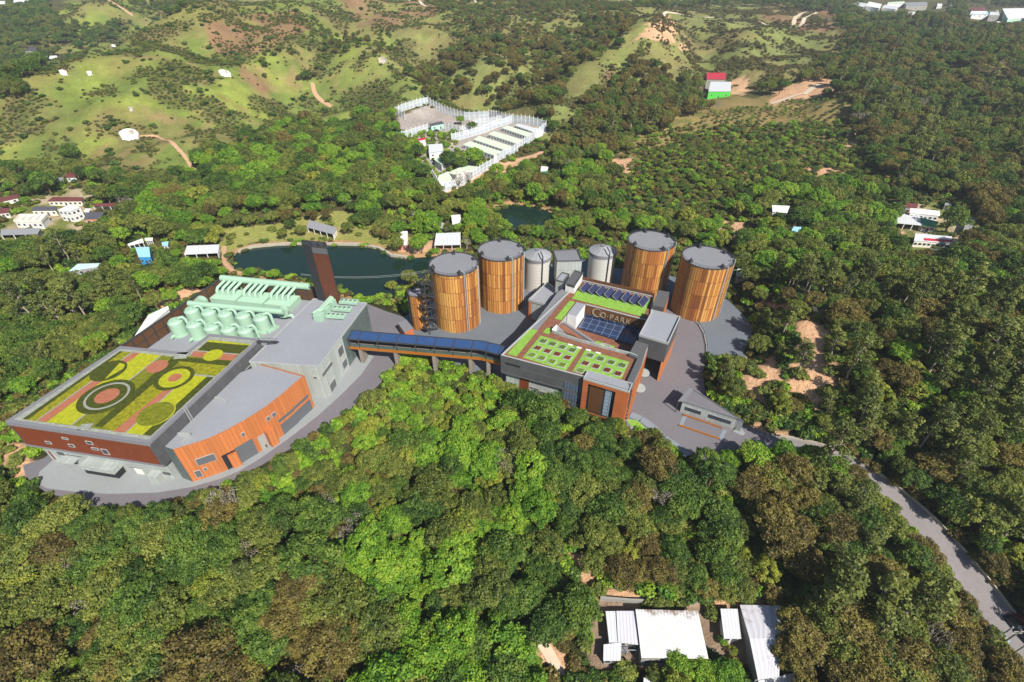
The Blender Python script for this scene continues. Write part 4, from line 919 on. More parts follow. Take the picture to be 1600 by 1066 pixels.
for k_ in range(10):
    z0 = k_ * 2.6; s_ = 1 if k_ % 2 else -1; f = MB()
    for side in (0.35, 1.2): f.beam(sp(-s_ * sl_ / 2, s_ * side, z0), sp(s_ * sl_ / 2, s_ * side, z0 + 2.6), .1, .32)
    for i in range(9): w_ = (i + .5) / 9; f.beam(sp(-s_ * sl_ / 2 + s_ * sl_ * w_, s_ * .35, z0 + 2.6 * w_), sp(-s_ * sl_ / 2 + s_ * sl_ * w_, s_ * 1.2, z0 + 2.6 * w_), .32, .06)
    f.beam(sp(-s_ * sl_ / 2, s_ * 1.28, z0 + 1), sp(s_ * sl_ / 2, s_ * 1.28, z0 + 3.6), .08)
    f.build('flight', M['dark'], t)
    q = so_ + ex * s_ * (sl_ / 2 + .7); MB().box((*q, z0 + 2.5), 1.5, sw_ + .3, .18, rot).box((*(q + ex * s_ * .7), z0 + 2.6), .1, sw_ + .3, 1.1, rot).build('landing', M['dark'], t)
MB().beam(sp(1, 0, 26.2), (T1C[0] - 8, T1C[1] - 2.5, 26.4), 1.3, .2).build('walkway', M['dark'], t)
t = thing('pump_house', 'small orange hut with flat grey roof at the foot of the slim tank', 'hut', P(640, 524, 0))
hp = PL([(622, 505), (634, 499), (645, 512), (632, 519)], 4.2); MB().prism(hp, -.2, 4.0, 0, top=False).build('wall', M['orange_plain'], t); MB().prism(offset(hp, .1), 3.9, 4.2).build('roof', M['roof_mid'], t)

# ------------------------------------------------------------------ cream silos
def silo(u, v, h, label):
    c = P(u, v, h)[:2]; r = 6.0; t = thing('grain_silo', label, 'silo', (*c, 0), 'cream ringed silos')
    MB().cyl(c, r, -.2, h, 64, top=False).build('shell', M['silo'], t, smooth=True)
    MB().cyl(c, r + .15, h - 1.4, h + .1, 64, top=False).build('eave_ring', M['roof_mid'], t, smooth=True)
    MB().cyl(c, r + .15, h + .1, h + 2.1, 40, r1=1.0).build('cone_roof', M['silo_roof'], t)
    MB().cyl(c, 1.0, h + 2.0, h + 2.5, 20).build('cap', M['roof_mid'], t, smooth=True)
    a = R(-72); q = (c[0] + (r + .35) * math.cos(a), c[1] + (r + .35) * math.sin(a)); q2 = (c[0] + (r - 2.6) * math.cos(a), c[1] + (r - 2.6) * math.sin(a))
    MB().tube([(*q, 0), (*q, h + 2.2), (*q2, h + 3.2)], .28, 8).build('filling_pipe', M['dark'], t)
silo(840, 398, 16, 'cream silo with grey cone roof beside the timber tank and the sloping loading shed')
silo(942, 391.5, 16, 'cream silo with grey cone roof alone behind the brown slatted parapet')

# ------------------------------------------------------------------ boxes behind the glazed-court building
def blockbox(name, label, px, zt, wallm, roofm, z0=-.3, pz=.5, cat='building', group=None):
    q = PL(px, zt); t = thing(name, label, cat, (np.mean([a[0] for a in q]), np.mean([a[1] for a in q]), max(z0, 0)), group)
    MB().prism(q, z0, zt - .1, 0, top=False).build('wall', M[wallm], t); MB().sheet(offset(q, -.1), zt - pz).build('roof', M[roofm], t)
    MB().parapet(offset(q, .1), .28, zt - .55, zt, 0).build('parapet', M['roof_dark'], t); return t, q
t, q = blockbox('transfer_tower', 'pale panelled box with dark flat roof standing between the two cream silos', [(870.5, 407.5), (909.5, 406.5), (902, 389), (864.5, 391)], 17, 'light_panel', 'roof_mid', z0=6)
MB().prism(offset(q, -.6), -.3, 6.05, 0, top=False).build('base_wall', M['orange_plain'], t)
blockbox('plant_room', 'small pale roof room between the loading shed and the dark-roofed canopy', [(868.5, 437), (880, 440), (890, 428), (878, 425)], 16, 'light_panel', 'roof_grey', z0=5)
t, q = blockbox('roof_lobby', 'dark-roofed white lobby at the back corner of the terracotta roof walk', [(884, 442), (898, 446), (911, 426), (898, 422)], 17, 'white_wall', 'roof_dark', z0=12)
px_panel('opening', np.array(q[0]), np.array(q[1]), [(886, 444), (898, 450)], t, 'glass', .1)
sh = PL([(827, 469.5), (853.5, 477), (871, 455), (855, 443)], 9.0); t = thing('loading_shed', 'sloping pale grey loading shed against the side of the garden-roof building, by the silo', 'shed', (*sh[0], 0))
MB().prism(sh, -.3, 8.6, 0, top=False).build('wall', M['light_panel'], t); MB().prism(offset(sh, .2), 8.55, 9.0).build('roof', M['roof_grey'], t); MB().parapet(offset(sh, .25), .25, 8.6, 9.7).build('parapet', M['coping'], t); MB().panel(np.array(sh[0]), np.array(sh[1]), -.2, 1.0, 0, 9, .1).build('corner_panel', M['orange'], t)

# ------------------------------------------------------------------ building with roof gardens, court and sign
DZ = 13.0; PZ = 13.7
k3 = lambda x, y: (780 + x / 7.2727, 480 + y / 7.2727)
k8 = lambda x, y: (860 + x / 7.105, 440 + y / 7.105)
oFL, oFR, oBR, oBL = P(782, 555, PZ)[:2], P(987, 608.5, PZ)[:2], P(1022, 463, PZ)[:2], P(908, 437, PZ)[:2]
OUT = [oFL, oFR, P(1003, 571, PZ)[:2], P(1012, 545, PZ)[:2], oBR, oBL]
PIT = PL([k8(140, 425), k8(290, 228), k8(388, 252), k8(1062, 430), k8(992, 590), k8(870, 812), k8(560, 735), k8(330, 675), k8(110, 605), k8(35, 560), k8(70, 510)], DZ)
GBD = thing('garden_roof_building', 'dark-walled building with lawn and planter roof terraces round a sunken glazed court', 'building', (*(oFL * .5 + oBR * .5), 0))
FLO = 7.4
bb = MB(); o_ = ccw(OUT); n = len(o_)
for i in range(n): bb.wall(o_[i], o_[(i + 1) % n], 6.0, PZ, 0, 0)
bb.face([(*p, 6.0) for p in o_[::-1]], None, 0)
bb.build('upper_wall', [M['dark_clad']], GBD)
base = offset(OUT, -1.2); MB().prism(base, -6.0, 6.02, 0, top=False).build('base_wall', M['light_panel'], GBD)
MB().parapet(OUT, .55, PZ - .05, PZ + .02, 0).parapet(offset(OUT, -.05), .3, DZ, PZ).build('parapet', M['coping'], GBD)
# deck with the court cut out
def holed(outer, hole, z, m, parent, name):
    bm = bmesh.new(); es = []
    for poly in (outer, hole):
        vs = [bm.verts.new((p[0], p[1], z)) for p in poly]; es += [bm.edges.new((vs[i], vs[(i + 1) % len(vs)])) for i in range(len(vs))]
    bmesh.ops.triangle_fill(bm, use_beauty=True, use_dissolve=False, edges=es)
    for f in bm.faces:
        if f.normal.z < 0: f.normal_flip()
    b = MB()
    for f in bm.faces: b.face([v.co[:] for v in f.verts])
    bm.free(); return b.build(name, m, parent)
holed(offset(OUT, -.3), ccw(PIT), DZ, M['deck'], GBD, 'roof_deck')
pw = ccw(PIT); bw = MB()
for i in range(len(pw)): bw.wall(pw[(i + 1) % len(pw)], pw[i], FLO, DZ)
bw.build('court_wall', M['light_panel'], GBD)
MB().sheet(pw, FLO).build('court_floor', M['deck'], GBD)
def patch(name, pts, m, dz=.12, z=DZ): return MB().prism(PL(pts, z), z - .02, z + dz).build(name, M[m], GBD)
patch('lawn', [k3(470, 325), k3(935, 465), k3(758, 728), k3(268, 575)], 'lawn')
patch('lawn', [k3(980, 485), k3(1478, 625), k3(1390, 815), k3(832, 735)], 'lawn')
patch('lawn', [k3(355, 245), k3(437, 265), k3(195, 560), k3(92, 535)], 'lawn')
patch('lawn', [k3(540, 235), k3(600, 250), k3(560, 308), k3(497, 292)], 'lawn')
patch('lawn', [k8(215, 215), k8(275, 230), k8(122, 430), k8(48, 412)], 'lawn')
patch('lawn', [k8(300, 105), k8(330, 60), k8(420, 55), k8(1118, 200), k8(1025, 393), k8(240, 190)], 'lawn')
patch('walkway', [k3(358, 243), k3(435, 262), (897.5, 447.5), (889, 445.5), (871, 457)], 'roof_mid', .08)
# court: sign wall, ramp, white box, glazing, round bed
sA_, sB_ = P(*k8(388, 254), DZ)[:2], P(*k8(1062, 430), DZ)[:2]
MB().panel(sA_, sB_, 0, np.hypot(*(sB_ - sA_)), FLO, DZ + .05, .3).build('sign_wall', M['brown_slat'], GBD)
MB().panel(sA_, sB_, 0, np.hypot(*(sB_ - sA_)), DZ + .05, DZ + .35, .4).build('sign_wall_coping', M['coping'], GBD)
wb = PL([k8(290, 228), k8(388, 254), k8(290, 388), k8(190, 358)], 13.6)
MB().prism(wb, FLO, 13.6, 0, 1).build('white_box', [M['white_wall'], M['roof_grey']], GBD)
GL = [P(*k8(385, 396), 8.4), P(*k8(300, 512), 8.0), P(*k8(905, 700), 8.0), P(*k8(1010, 560), 8.4), P(*k8(1000, 530), 8.4)]
eg = (GL[3] - GL[0])[:2]; eg /= np.hypot(*eg); ng = np.array([-eg[1], eg[0]])
gl = MB().face([tuple(q) for q in GL], [((q[:2] - GL[0][:2]) @ eg, (q[:2] - GL[0][:2]) @ ng) for q in GL]); gl.build('court_glazing', M['skylight'], GBD)
# strip of glazing standing at the foot of the sign wall
MB().panel(sA_, sB_, .5, np.hypot(*(sB_ - sA_)) - .5, FLO, 8.9, .6).build('low_glazing', M['skylight'], GBD)
rp = [P(*k8(75, 515), DZ), P(*k8(150, 450), DZ), P(*k8(470, 690), FLO + .1), P(*k8(330, 672), FLO + .1)]
MB().face([tuple(q) for q in rp]).build('ramp', M['deck'], GBD)
rw = [P(*k8(140, 440), DZ + .8), P(*k8(490, 680), FLO + 1.0)]
MB().beam((rw[0][0], rw[0][1], DZ - .4), (rw[1][0], rw[1][1], FLO + .2), .9, 2.0).build('ramp_wall', M['roof_mid'], GBD)
fw = [P(*k8(x, y), DZ) for x, y in ((18, 565), (115, 600), (330, 670), (560, 733), (870, 812), (962, 848))]
b = MB()
for a, c in zip(fw[:-1], fw[1:]): b.beam((a[0], a[1], DZ + .35), (c[0], c[1], DZ + .35), .35, 1.5)
b.build('court_parapet', M['light_panel'], GBD)
b = MB(); a, c, d = P(*k3(598, 290), DZ)[:2], P(*k3(650, 262), DZ)[:2], P(*k3(800, 345), DZ)[:2]
b.face([(*a, DZ), (*c, DZ), (*c, DZ + 2.6), (*a, DZ + 1.6)]).face([(*c, DZ), (*d, DZ), (*c, DZ + 2.6)]); b.face([(*c, DZ + 2.6), (*d, DZ), (*c, DZ)])
b.build('folded_screen', M['white_wall'], GBD)
ls = PL([k8(490, 665), k8(520, 662), k8(715, 720), k8(690, 765), k8(560, 740), k8(480, 700)], FLO + .1); MB().prism(ls, FLO, FLO + .15).build('lawn', M['lawn'], GBD)
cc_ = P(*k8(597, 745), FLO)[:2]; rb = MB()
for k_ in range(32):
    a0, a1 = 2 * math.pi * k_ / 32, 2 * math.pi * (k_ + 1) / 32; rb.beam((cc_[0] + 2.3 * math.cos(a0), cc_[1] + 2.3 * math.sin(a0), FLO + .3), (cc_[0] + 2.3 * math.cos(a1), cc_[1] + 2.3 * math.sin(a1), FLO + .3), .45, .5)
rb.build('round_bench', M['coping'], GBD)
# the sign
fc = bpy.data.curves.new('sign', 'FONT'); fc.body = 'O\u00b7PARK'; fc.size = 3.6; fc.extrude = .12; fc.space_character = 1.12
fo = bpy.data.objects.new('sign_tmp', fc); COL.objects.link(fo); bpy.context.view_layer.update()
sm = bpy.data.meshes.new_from_object(fo.evaluated_get(bpy.context.evaluated_depsgraph_get())); bpy.data.objects.remove(fo)
es = (sB_ - sA_) / np.hypot(*(sB_ - sA_)); ns = np.array([es[1], -es[0]])
s0, z0 = wallpix(sA_, sB_, *k8(540, 425)); s1, _ = wallpix(sA_, sB_, *k8(892, 480))
co = np.zeros(len(sm.vertices) * 3); sm.vertices.foreach_get('co', co); co = co.reshape(-1, 3); co[:, 0] *= (s1 - s0) / co[:, 0].max(); hh = 2.5 / 2.55
org = sA_ + es * s0 + ns * .5; SGN = thing('roof_sign', 'pale metal lettering O PARK with a leaf ring on the brown court wall', 'sign', (*org, 9.2))
wv = np.stack([es[0] * co[:, 0] + ns[0] * co[:, 2], es[1] * co[:, 0] + ns[1] * co[:, 2], co[:, 1] * hh + .15], -1); sm.vertices.foreach_set('co', wv.ravel()); sm.materials.append(M['letter'])
so2 = bpy.data.objects.new('lettering', sm); COL.objects.link(so2); so2.parent = SGN
rgc = sA_ + es * (s0 - 1.0) + ns * .5; b = MB(); zc = 10.9
for k_ in range(26):
    a0 = R(40 + 285 * k_ / 26); a1 = R(40 + 285 * (k_ + 1) / 26); rr = 1.7; q0 = rgc + es * rr * math.cos(a0); q1 = rgc + es * rr * math.cos(a1)
    b.beam((*q0, zc + rr * math.sin(a0)), (*q1, zc + rr * math.sin(a1)), .16, .14 + .5 * math.sin(math.pi * k_ / 26))
b.beam((*(rgc + es * .8), zc - .5), (*(rgc + es * 2.0), zc - .1), .14, .5).build('leaf_ring', M['letter'], SGN)
s2, _ = wallpix(sA_, sB_, *k8(950, 468)); q = sA_ + es * s2 + ns * .5; MB().beam((*(q - es * .7), 10.5), (*(q + es * .7), 11.0), .12, .35).build('leaf_mark', M['letter'], SGN)
# brown slatted parapet at the back and its walk
MB().panel(oBR, oBL, 0, np.hypot(*(oBL - oBR)), DZ, DZ + 2.0, .3).build('back_screen', M['brown_slat'], GBD)
# upper box over the drive-through
UB = PL([(1019.7, 484.3), (1063, 494.5), (1044, 535.5), (999.3, 522.3)], 17.2); ub = ccw(UB)
MB().prism(UB, 8.5, 16.8, 0, bottom=True, top=False).build('box_wall', M['dark_clad'], GBD); MB().sheet(offset(UB, -.2), 16.5).build('box_roof', M['roof_grey'], GBD)
MB().parapet(offset(UB, .1), .3, 16.3, 17.2).build('box_parapet', M['coping'], GBD)
eR = (UB[2] - UB[1]); eR = eR / np.hypot(*eR)
MB().prism([UB[1] + (-.8, 0), UB[2] + (-.8, 0), UB[2], UB[1]], -.3, 8.52, 0).build('fin_wall', M['orange'], GBD)
MB().prism([UB[0], UB[3], UB[3] + (.7, 0), UB[0] + (.7, 0)], -.3, 8.52).build('inner_wall', M['dark_clad'], GBD)
wg = PL([k8(870, 812), k8(990, 588), k8(1125, 625), k8(1062, 765), (1002, 572), (994, 590), (986.5, 608), (980, 595), (996, 560)], PZ + .3)
MB().prism(wg, DZ, PZ + .35).build('wing_roof', M['roof_dark'], GBD)
wR = [PL([k8(1066, 765)], PZ)[0], P(988.5, 609, PZ)[:2]]
Lr = np.hypot(*(wR[1] - wR[0])); ff = MB()
for s_ in np.arange(.3, Lr, 1.6): ff.panel(wR[1], wR[0], s_, s_ + .55, .2, PZ, .35)
ff.build('fin_cladding', M['orange'], GBD)
for uv in ((999, 582), (992, 606)):
    c = P(*uv, 3.0); MB().cyl((c[0] + 1.4, c[1]), 2.2, 2.8, 3.1, 28).build('entrance_canopy', M['coping'], GBD)
LB = PL([k8(1133, 265), k8(1262, 290), k8(1325, 118), k8(1200, 95)], 15.5); t = thing('roof_lobby', 'dark cube lobby at the end of the solar panel row', 'building', (*LB[0], 0))
MB().prism(LB, -.3, 15.5, 0, 1).build('wall', [M['dark_clad'], M['roof_dark']], t); MB().panel(LB[1], LB[2], .3, np.hypot(*(LB[2] - LB[1])) - .3, 1, 13, .15).build('side_cladding', M['orange'], t)
# front: orange frame tower
tA, tB = P(913.2, 588.3, 14.2)[:2], P(984.4, 609.2, 14.2)[:2]; et = (tB - tA) / np.hypot(*(tB - tA)); nt = np.array([-et[1], et[0]]); tA = tA - nt * .9; tB = tB - nt * .9; TL = np.hypot(*(tB - tA))
TW = thing('entrance_tower', 'orange-framed entrance tower with brown lattice and tall glass strip at the building front', 'tower', (*(tA * .5 + tB * .5), -2))
f = MB(); wd_ = [wallpix(tA, tB, *k3(1015, 840)), wallpix(tA, tB, *k3(1330, 930))]; a_, b2 = wd_[0][0], wd_[1][0]; zt_ = 12.4; zb_ = 0.2
f.panel(tA, tB, 0, a_, -6, 14.2, .02).panel(tA, tB, b2, TL, -6, 14.2, .02).panel(tA, tB, a_, b2, zt_, 14.2, .02).panel(tA, tB, a_, b2, -6, zb_, .02)
f.build('orange_front', M['orange_plain'], TW)
q = [tA, tB, tB + nt * 4.2, tA + nt * 4.2]; sd = MB()
sd.wall(tB, q[2], -6, 14.2, 0, 0); sd.wall(q[3], tA, -6, 14.2, 0, 0); sd.wall(q[2], q[3], 12.9, 14.2, 0, 0); sd.build('side_wall', M['orange_plain'], TW)
MB().sheet(offset(q, -.1), 13.85).build('roof', M['roof_grey'], TW); MB().parapet(offset(q, .05), .3, 13.6, 14.25).build('parapet', M['coping'], TW)
MB().wall(tA + nt * .9, tB + nt * .9, -2, 14).build('recess', M['dark'], TW)
MB().panel(tA + nt * .85, tB + nt * .85, a_ + .5, a_ + (b2 - a_) * .55, zb_, zt_ - .4, .15).build('lattice', seam('brown_lattice', S(104, 70, 38), .5, .5, .14, .5, .7, .15), TW)
g_ = MB().panel(tA + nt * .85, tB + nt * .85, a_ + (b2 - a_) * .62, a_ + (b2 - a_) * .86, zb_, zt_ - .5, .12); g_.build('glass_strip', M['glass_pale'], TW)
MB().panel(tA + nt * .85, tB + nt * .85, a_ + (b2 - a_) * .88, b2 - .2, zb_, zt_ - .5, .1).build('glass_strip', M['glass'], TW)
# front wall details
bf = ccw(base); fA = min(bf, key=lambda p: np.hypot(*(p - oFL))); fB = min(bf, key=lambda p: np.hypot(*(p - oFR)))
s0, _ = wallpix(fA, fB, *k3(240, 820)); MB().panel(fA, fB, s0, s0 + 3.2, -3, 6, .25).build('brown_door', M['brown_clad'], GBD)
Lf = np.hypot(*(oFR - oFL)); s0, _ = wallpix(oFL, oFR, *k3(70, 650)); MB().panel(oFL, oFR, s0, s0 + 5.4, 10.3, 11.2, .03).build('slot_window', M['black'], GBD)
MB().panel(oFL, oFR, .2, Lf * .58, 6.02, 6.5, .15).panel(oFL, oFR, s0 + 6, Lf * .58, 9.6, 9.8, .1).build('fascia_trim', M['roof_dark'], GBD)
s0, _ = wallpix(oFL, oFR, *k3(735, 890)); s1, _ = wallpix(oFL, oFR, *k3(955, 950)); gw = seam('ribbon_window', S(84, 96, 116), 1.0, None, .18, .35, .2, .1, .8)
for z in ((6.6, 9.2), (2.0, 5.2), (-2.0, 1.2)): MB().panel(oFL, oFR, s0, s1, *z, .08 if z[0] > 6 else -.8 + .9).build('ribbon_window', gw, GBD)
MB().panel(oFL, oFR, s0 - .5, s1 + 3, -6, 6.0, -.02).build('dark_bay', M['dark_clad'], GBD)
for x, z in ((345, 1.2), (445, 0.4)):
    s_, _ = wallpix(fA, fB, *k3(x, 950)); f = MB().panel(fA, fB, s_, s_ + 3.4, z, z + .9, .1).build('window', M['frame'], GBD); MB().panel(fA, fB, s_ + .1, s_ + 3.3, z + .1, z + .8, .14).build('pane', M['window_grey'], f)

# solar panels on the back lawn
sd_ = P(*k8(375, 125), DZ)[:2], P(*k8(445, 35), DZ + 1.2)[:2]; av = (oBL - oFL) / np.hypot(*(oBL - oFL)); bv = np.array([av[1], -av[0]])
sc_ = [k8(393, 64), k8(484, 84), k8(570, 104), k8(661, 126), k8(752, 148), k8(846, 172), k8(937, 195), k8(1036, 217)]
ordn = ['first', 'second', 'third', 'fourth', 'fifth', 'sixth', 'seventh', 'last']
for i, uv in enumerate(sc_):
    c = P(*uv, DZ + 1.0); t = thing('solar_panel', 'tilted dark blue solar panel, %s in the row counted from the white lobby' % ordn[i], 'solar panel', (c[0], c[1], DZ + .12), 'tilted solar panels on the back lawn')
    b = MB(); L2, W2, tl = 3.3, 1.35, R(34); hh_ = math.sin(tl) * W2; ww = math.cos(tl) * W2
    q = [(c[:2] + av * a + bv * w_, z) for a, w_, z in ((-L2, ww, c[2] - hh_), (L2, ww, c[2] - hh_), (L2, -ww, c[2] + hh_), (-L2, -ww, c[2] + hh_))]
    top = [(*p, z) for p, z in q]; b.face(top, [(0, 0), (2 * L2, 0), (2 * L2, 2 * W2), (0, 2 * W2)]); b.face([(p[0], p[1], p[2] - .08) for p in top[::-1]]); b.build('cell_panel', M['solar'], t)
    fr2 = MB()
    for k_ in range(4): fr2.beam(top[k_], top[(k_ + 1) % 4], .1)
    fr2.build('frame', M['frame'], t)
    for a in (-L2 * .8, L2 * .8):
        p_ = c[:2] + av * a - bv * ww * .9; MB().beam((*p_, DZ), (*p_, c[2] + hh_ * .85), .1).build('leg', M['frame'], t)
# planters
g1 = [[(500, 385), (608, 417), (717, 452), (830, 487)], [(437, 462), (548, 497), (660, 530), (775, 570)], [(370, 543), (483, 577), (600, 615), (715, 653)]]
g2 = [[(1033, 547), (1153, 585), (1272, 625), (1397, 660)], [(978, 635), (1100, 672), (1225, 712), (1350, 752)], [(925, 717), (1042, 760)]]
hv = (oFR - oFL) / np.hypot(*(oFR - oFL)); pr = math.atan2(hv[1], hv[0])
for gi, (gname, g) in enumerate((('the bridge-side lawn', g1), ('the tower-side lawn', g2))):
    for ri, rw_ in enumerate(g):
        lf = ['soil_green', 'soil_red', 'soil_lime'][ri]; word = ['grey-green', 'dark red', 'bright green'][ri]
        for ci, p_ in enumerate(rw_):
            c = P(*k3(*p_), DZ + .4); t = thing('roof_planter', 'square planter of %s leaves, %s in its row on %s' % (word, ordn[ci], gname), 'planter', (c[0], c[1], DZ + .12), 'square planters on the roof lawns')
            w_ = 2.5; hx = hv * w_ / 2; hy = av * w_ / 2; q = [c[:2] - hx - hy, c[:2] + hx - hy, c[:2] + hx + hy, c[:2] - hx + hy]
            MB().parapet(q, .17, DZ, DZ + .4).build('box', M['frame'], t)
            bl = MB(); qi = ccw(offset(ccw(q), -.16)); bl.prism(qi, DZ, DZ + .34)
            rnd = random.Random(gi * 100 + ri * 10 + ci)
            for k_ in range(26):
                a, b2_ = rnd.uniform(-.95, .95), rnd.uniform(-.95, .95); o2 = c[:2] + hv * a + av * b2_; bl.box((*o2, DZ + .3), .26, .26, rnd.uniform(.1, .34), rnd.random() * 3)
            bl.build('leaves', M[lf], t)
for i, p_ in enumerate(((808, 430), (908, 462), (1013, 490), (1125, 522))):
    c = P(*k3(*p_), DZ + .3); t = thing('roof_bench', 'small white bench, %s along the edge of the planter lawns' % ordn[i], 'bench', (c[0], c[1], DZ), 'small white benches by the planter lawns')
    MB().box((c[0], c[1], DZ + .35), 1.8, .6, .12, pr).build('seat', M['white'], t); MB().box((c[0], c[1], DZ + .1), 1.3, .4, .26, pr).build('base', M['white'], t)

# ------------------------------------------------------------------ footbridge
FZ = 7.8; N_ = [P(545, 541.5, FZ)[:2], P(675, 552.5, FZ)[:2], P(751, 559, FZ)[:2], P(781.5, 567, FZ)[:2]]
BR = thing('footbridge', 'covered footbridge with blue glass roof and orange edge beam on concrete piers', 'bridge', (*N_[1], 0)); BWD = 4.2
Fp = []
for i, p_ in enumerate(N_):
    d = N_[min(i + 1, 3)] - N_[max(i - 1, 0)]; d = d / np.hypot(*d); Fp.append(p_ + np.array([-d[1], d[0]]) * BWD)
dk = MB(); rf_ = MB(); fb = MB(); ba = MB(); fr3 = MB()
for i in range(3):
    a, c, a2, c2_ = N_[i], N_[i + 1], Fp[i], Fp[i + 1]; q = [a, c, c2_, a2]
    dk.prism(q, FZ - 1.2, FZ - .3, bottom=True); L2 = np.hypot(*(c - a))
    fb.panel(a, c, 0, L2, FZ - 1.0, FZ + .15, .12); fb.panel(c2_, a2, 0, L2, FZ - 1.0, FZ + .15, .12)
    ba.panel(a, c, 0, L2, FZ + .15, FZ + 1.4, .02); ba.panel(c2_, a2, 0, L2, FZ + .15, FZ + 1.4, .02)
    rf_.face([(*a, 11.3), (*c, 11.3), (*c2_, 12.0), (*a2, 12.0)]); rf_.face([(*a2, 11.9), (*c2_, 11.9), (*c, 11.2), (*a, 11.2)])
    for z, u_, w_ in ((11.2, a, c), (11.95, a2, c2_)): fr3.beam((*u_, z), (*w_, z), .3, .45)
    fr3.beam((*a, FZ + 1.45), (*c, FZ + 1.45), .1)
dk.build('deck', M['pier'], BR); fb.build('edge_beam', M['bridge_orange'], BR); ba.build('balustrade', M['bridge_side'], BR); rf_.build('glass_roof', M['bridge_glass'], BR); fr3.build('roof_beam', M['dark'], BR)
def along(f):
    Ls = [np.hypot(*(N_[i + 1] - N_[i])) for i in range(3)]; s = f * sum(Ls)
    for i in range(3):
        if s <= Ls[i] or i == 2: return N_[i] + (N_[i + 1] - N_[i]) * min(s / Ls[i], 1), Fp[i] + (Fp[i + 1] - Fp[i]) * min(s / Ls[i], 1)
        s -= Ls[i]
for f in (0.01, .075, .2, .325, .45, .57, .69, .81, .905, .985):
    a, c = along(f)
    for q in (a, c): MB().beam((*q, FZ), (*q, 11.4 if q is a else 12.0), .3).build('post', M['dark'], BR)
    MB().beam((*a, 11.36), (*c, 12.06), .35, .12).build('roof_rib', M['dark'], BR)
for u in (560, 617, 676, 734, 762):
    a = min((along(f) for f in np.linspace(0, 1, 60)), key=lambda q: abs(proj(*q[0], 6.5)[0] - u)); m_ = a[0] * .5 + a[1] * .5
    d = (a[1] - a[0]) / BWD; MB().prism([m_ + d * 1.9 + (-.6, 0), m_ - d * 1.9 + (-.6, 0), m_ - d * 1.9 + (.6, 0), m_ + d * 1.9 + (.6, 0)], -7, FZ - 1.1).build('pier', M['pier'], BR)

# ------------------------------------------------------------------ gatehouse
kg = lambda x, y: (1000 + x / 6.4, 580 + y / 6.4); GZ = 5.0
gr = PL([kg(428, 297), kg(970, 468), kg(1040, 502), kg(530, 178)], GZ); GH = thing('gatehouse', 'wedge-shaped gatehouse with grey roof and long windows on the asphalt yard', 'building', (*gr[0], 0))
w0, w1 = P(*kg(395, 440), 0)[:2], P(*kg(920, 605), 0)[:2]
MB().prism([gr[0], gr[1], gr[2], gr[3]], -.3, GZ - .3, top=False).build('wall', M['light_panel'], GH)
MB().sheet(offset(gr, -.2), GZ - .25).build('roof', M['asphalt'], GH); MB().parapet(offset(gr, .1), .3, GZ - .5, GZ + .1).build('parapet', M['roof_mid'], GH)
for x in ((445, 370, 610, 440), (680, 440, 905, 545)):
    A2, B2 = gr[0], gr[1]; s0, za = wallpix(A2, B2, *kg(x[0], x[1] + 15)); s1, zb = wallpix(A2, B2, *kg(x[2], x[3] - 10)); f = MB().panel(A2, B2, s0, s1, 1.5, 3.1, .1).build('window', M['frame'], GH); MB().panel(A2, B2, s0 + .1, s1 - .1, 1.6, 3.0, .15).build('pane', M['glass'], f)
cn = PL([kg(385, 300), kg(450, 302), kg(525, 185), kg(492, 172)], GZ); MB().prism(offset(cn, .1), GZ - .1, GZ + .2, bottom=True).build('canopy', M['roof_mid'], GH)
for q in (cn[0], cn[3]): MB().beam((*q, 0), (*q, GZ), .2).build('post', M['dark'], GH)
tp = P(*kg(1000, 600), 0); isl = MB(); isl.prism(PL([kg(925, 605), kg(960, 575), kg(1010, 570), kg(1050, 622), kg(1035, 642), kg(1000, 640)], 0), -.2, .18).build('kerb_island', M['apron'], GH)
ts = MB()
for i in range(8):
    q = P(*kg(945 + i * 9, 590 - i * 7), 0); ts.beam((q[0], q[1], 0), (q[0] + .4, q[1] + .6, 3.2), .12)
ts.build('louvre_screen', M['dark'], GH)
for nm, lb, a, c in (('barrier', 'orange kerb rail along the gatehouse wall', (430, 440), (812, 570)), ('barrier', 'orange kerb rail out on the asphalt in front of the gatehouse', (388, 545), (795, 683))):
    a3, c3_ = P(*kg(*a), 0), P(*kg(*c), 0); t = thing(nm, lb, 'barrier', a3, 'orange kerb rails by the gatehouse'); MB().beam((a3[0], a3[1], .3), (c3_[0], c3_[1], .3), .35, .4).build('rail', M['bridge_orange'], t); 
    for f in np.linspace(0, 1, 6): q = a3 * (1 - f) + c3_ * f; MB().box((q[0], q[1], 0), .3, .3, .2).build('foot', M['dark'], t)
for a, c in (((385, 545), (430, 450)), ((780, 683), (830, 585))):
    a3, c3_ = P(*kg(*a), 0)[:2], P(*kg(*c), 0)[:2]; d = np.array([1.0, -.3]); MB().sheet([a3, a3 + d * 1.2, c3_ + d * 1.2, c3_], .03).build('road_marking', M['path_grey'], kind='structure')
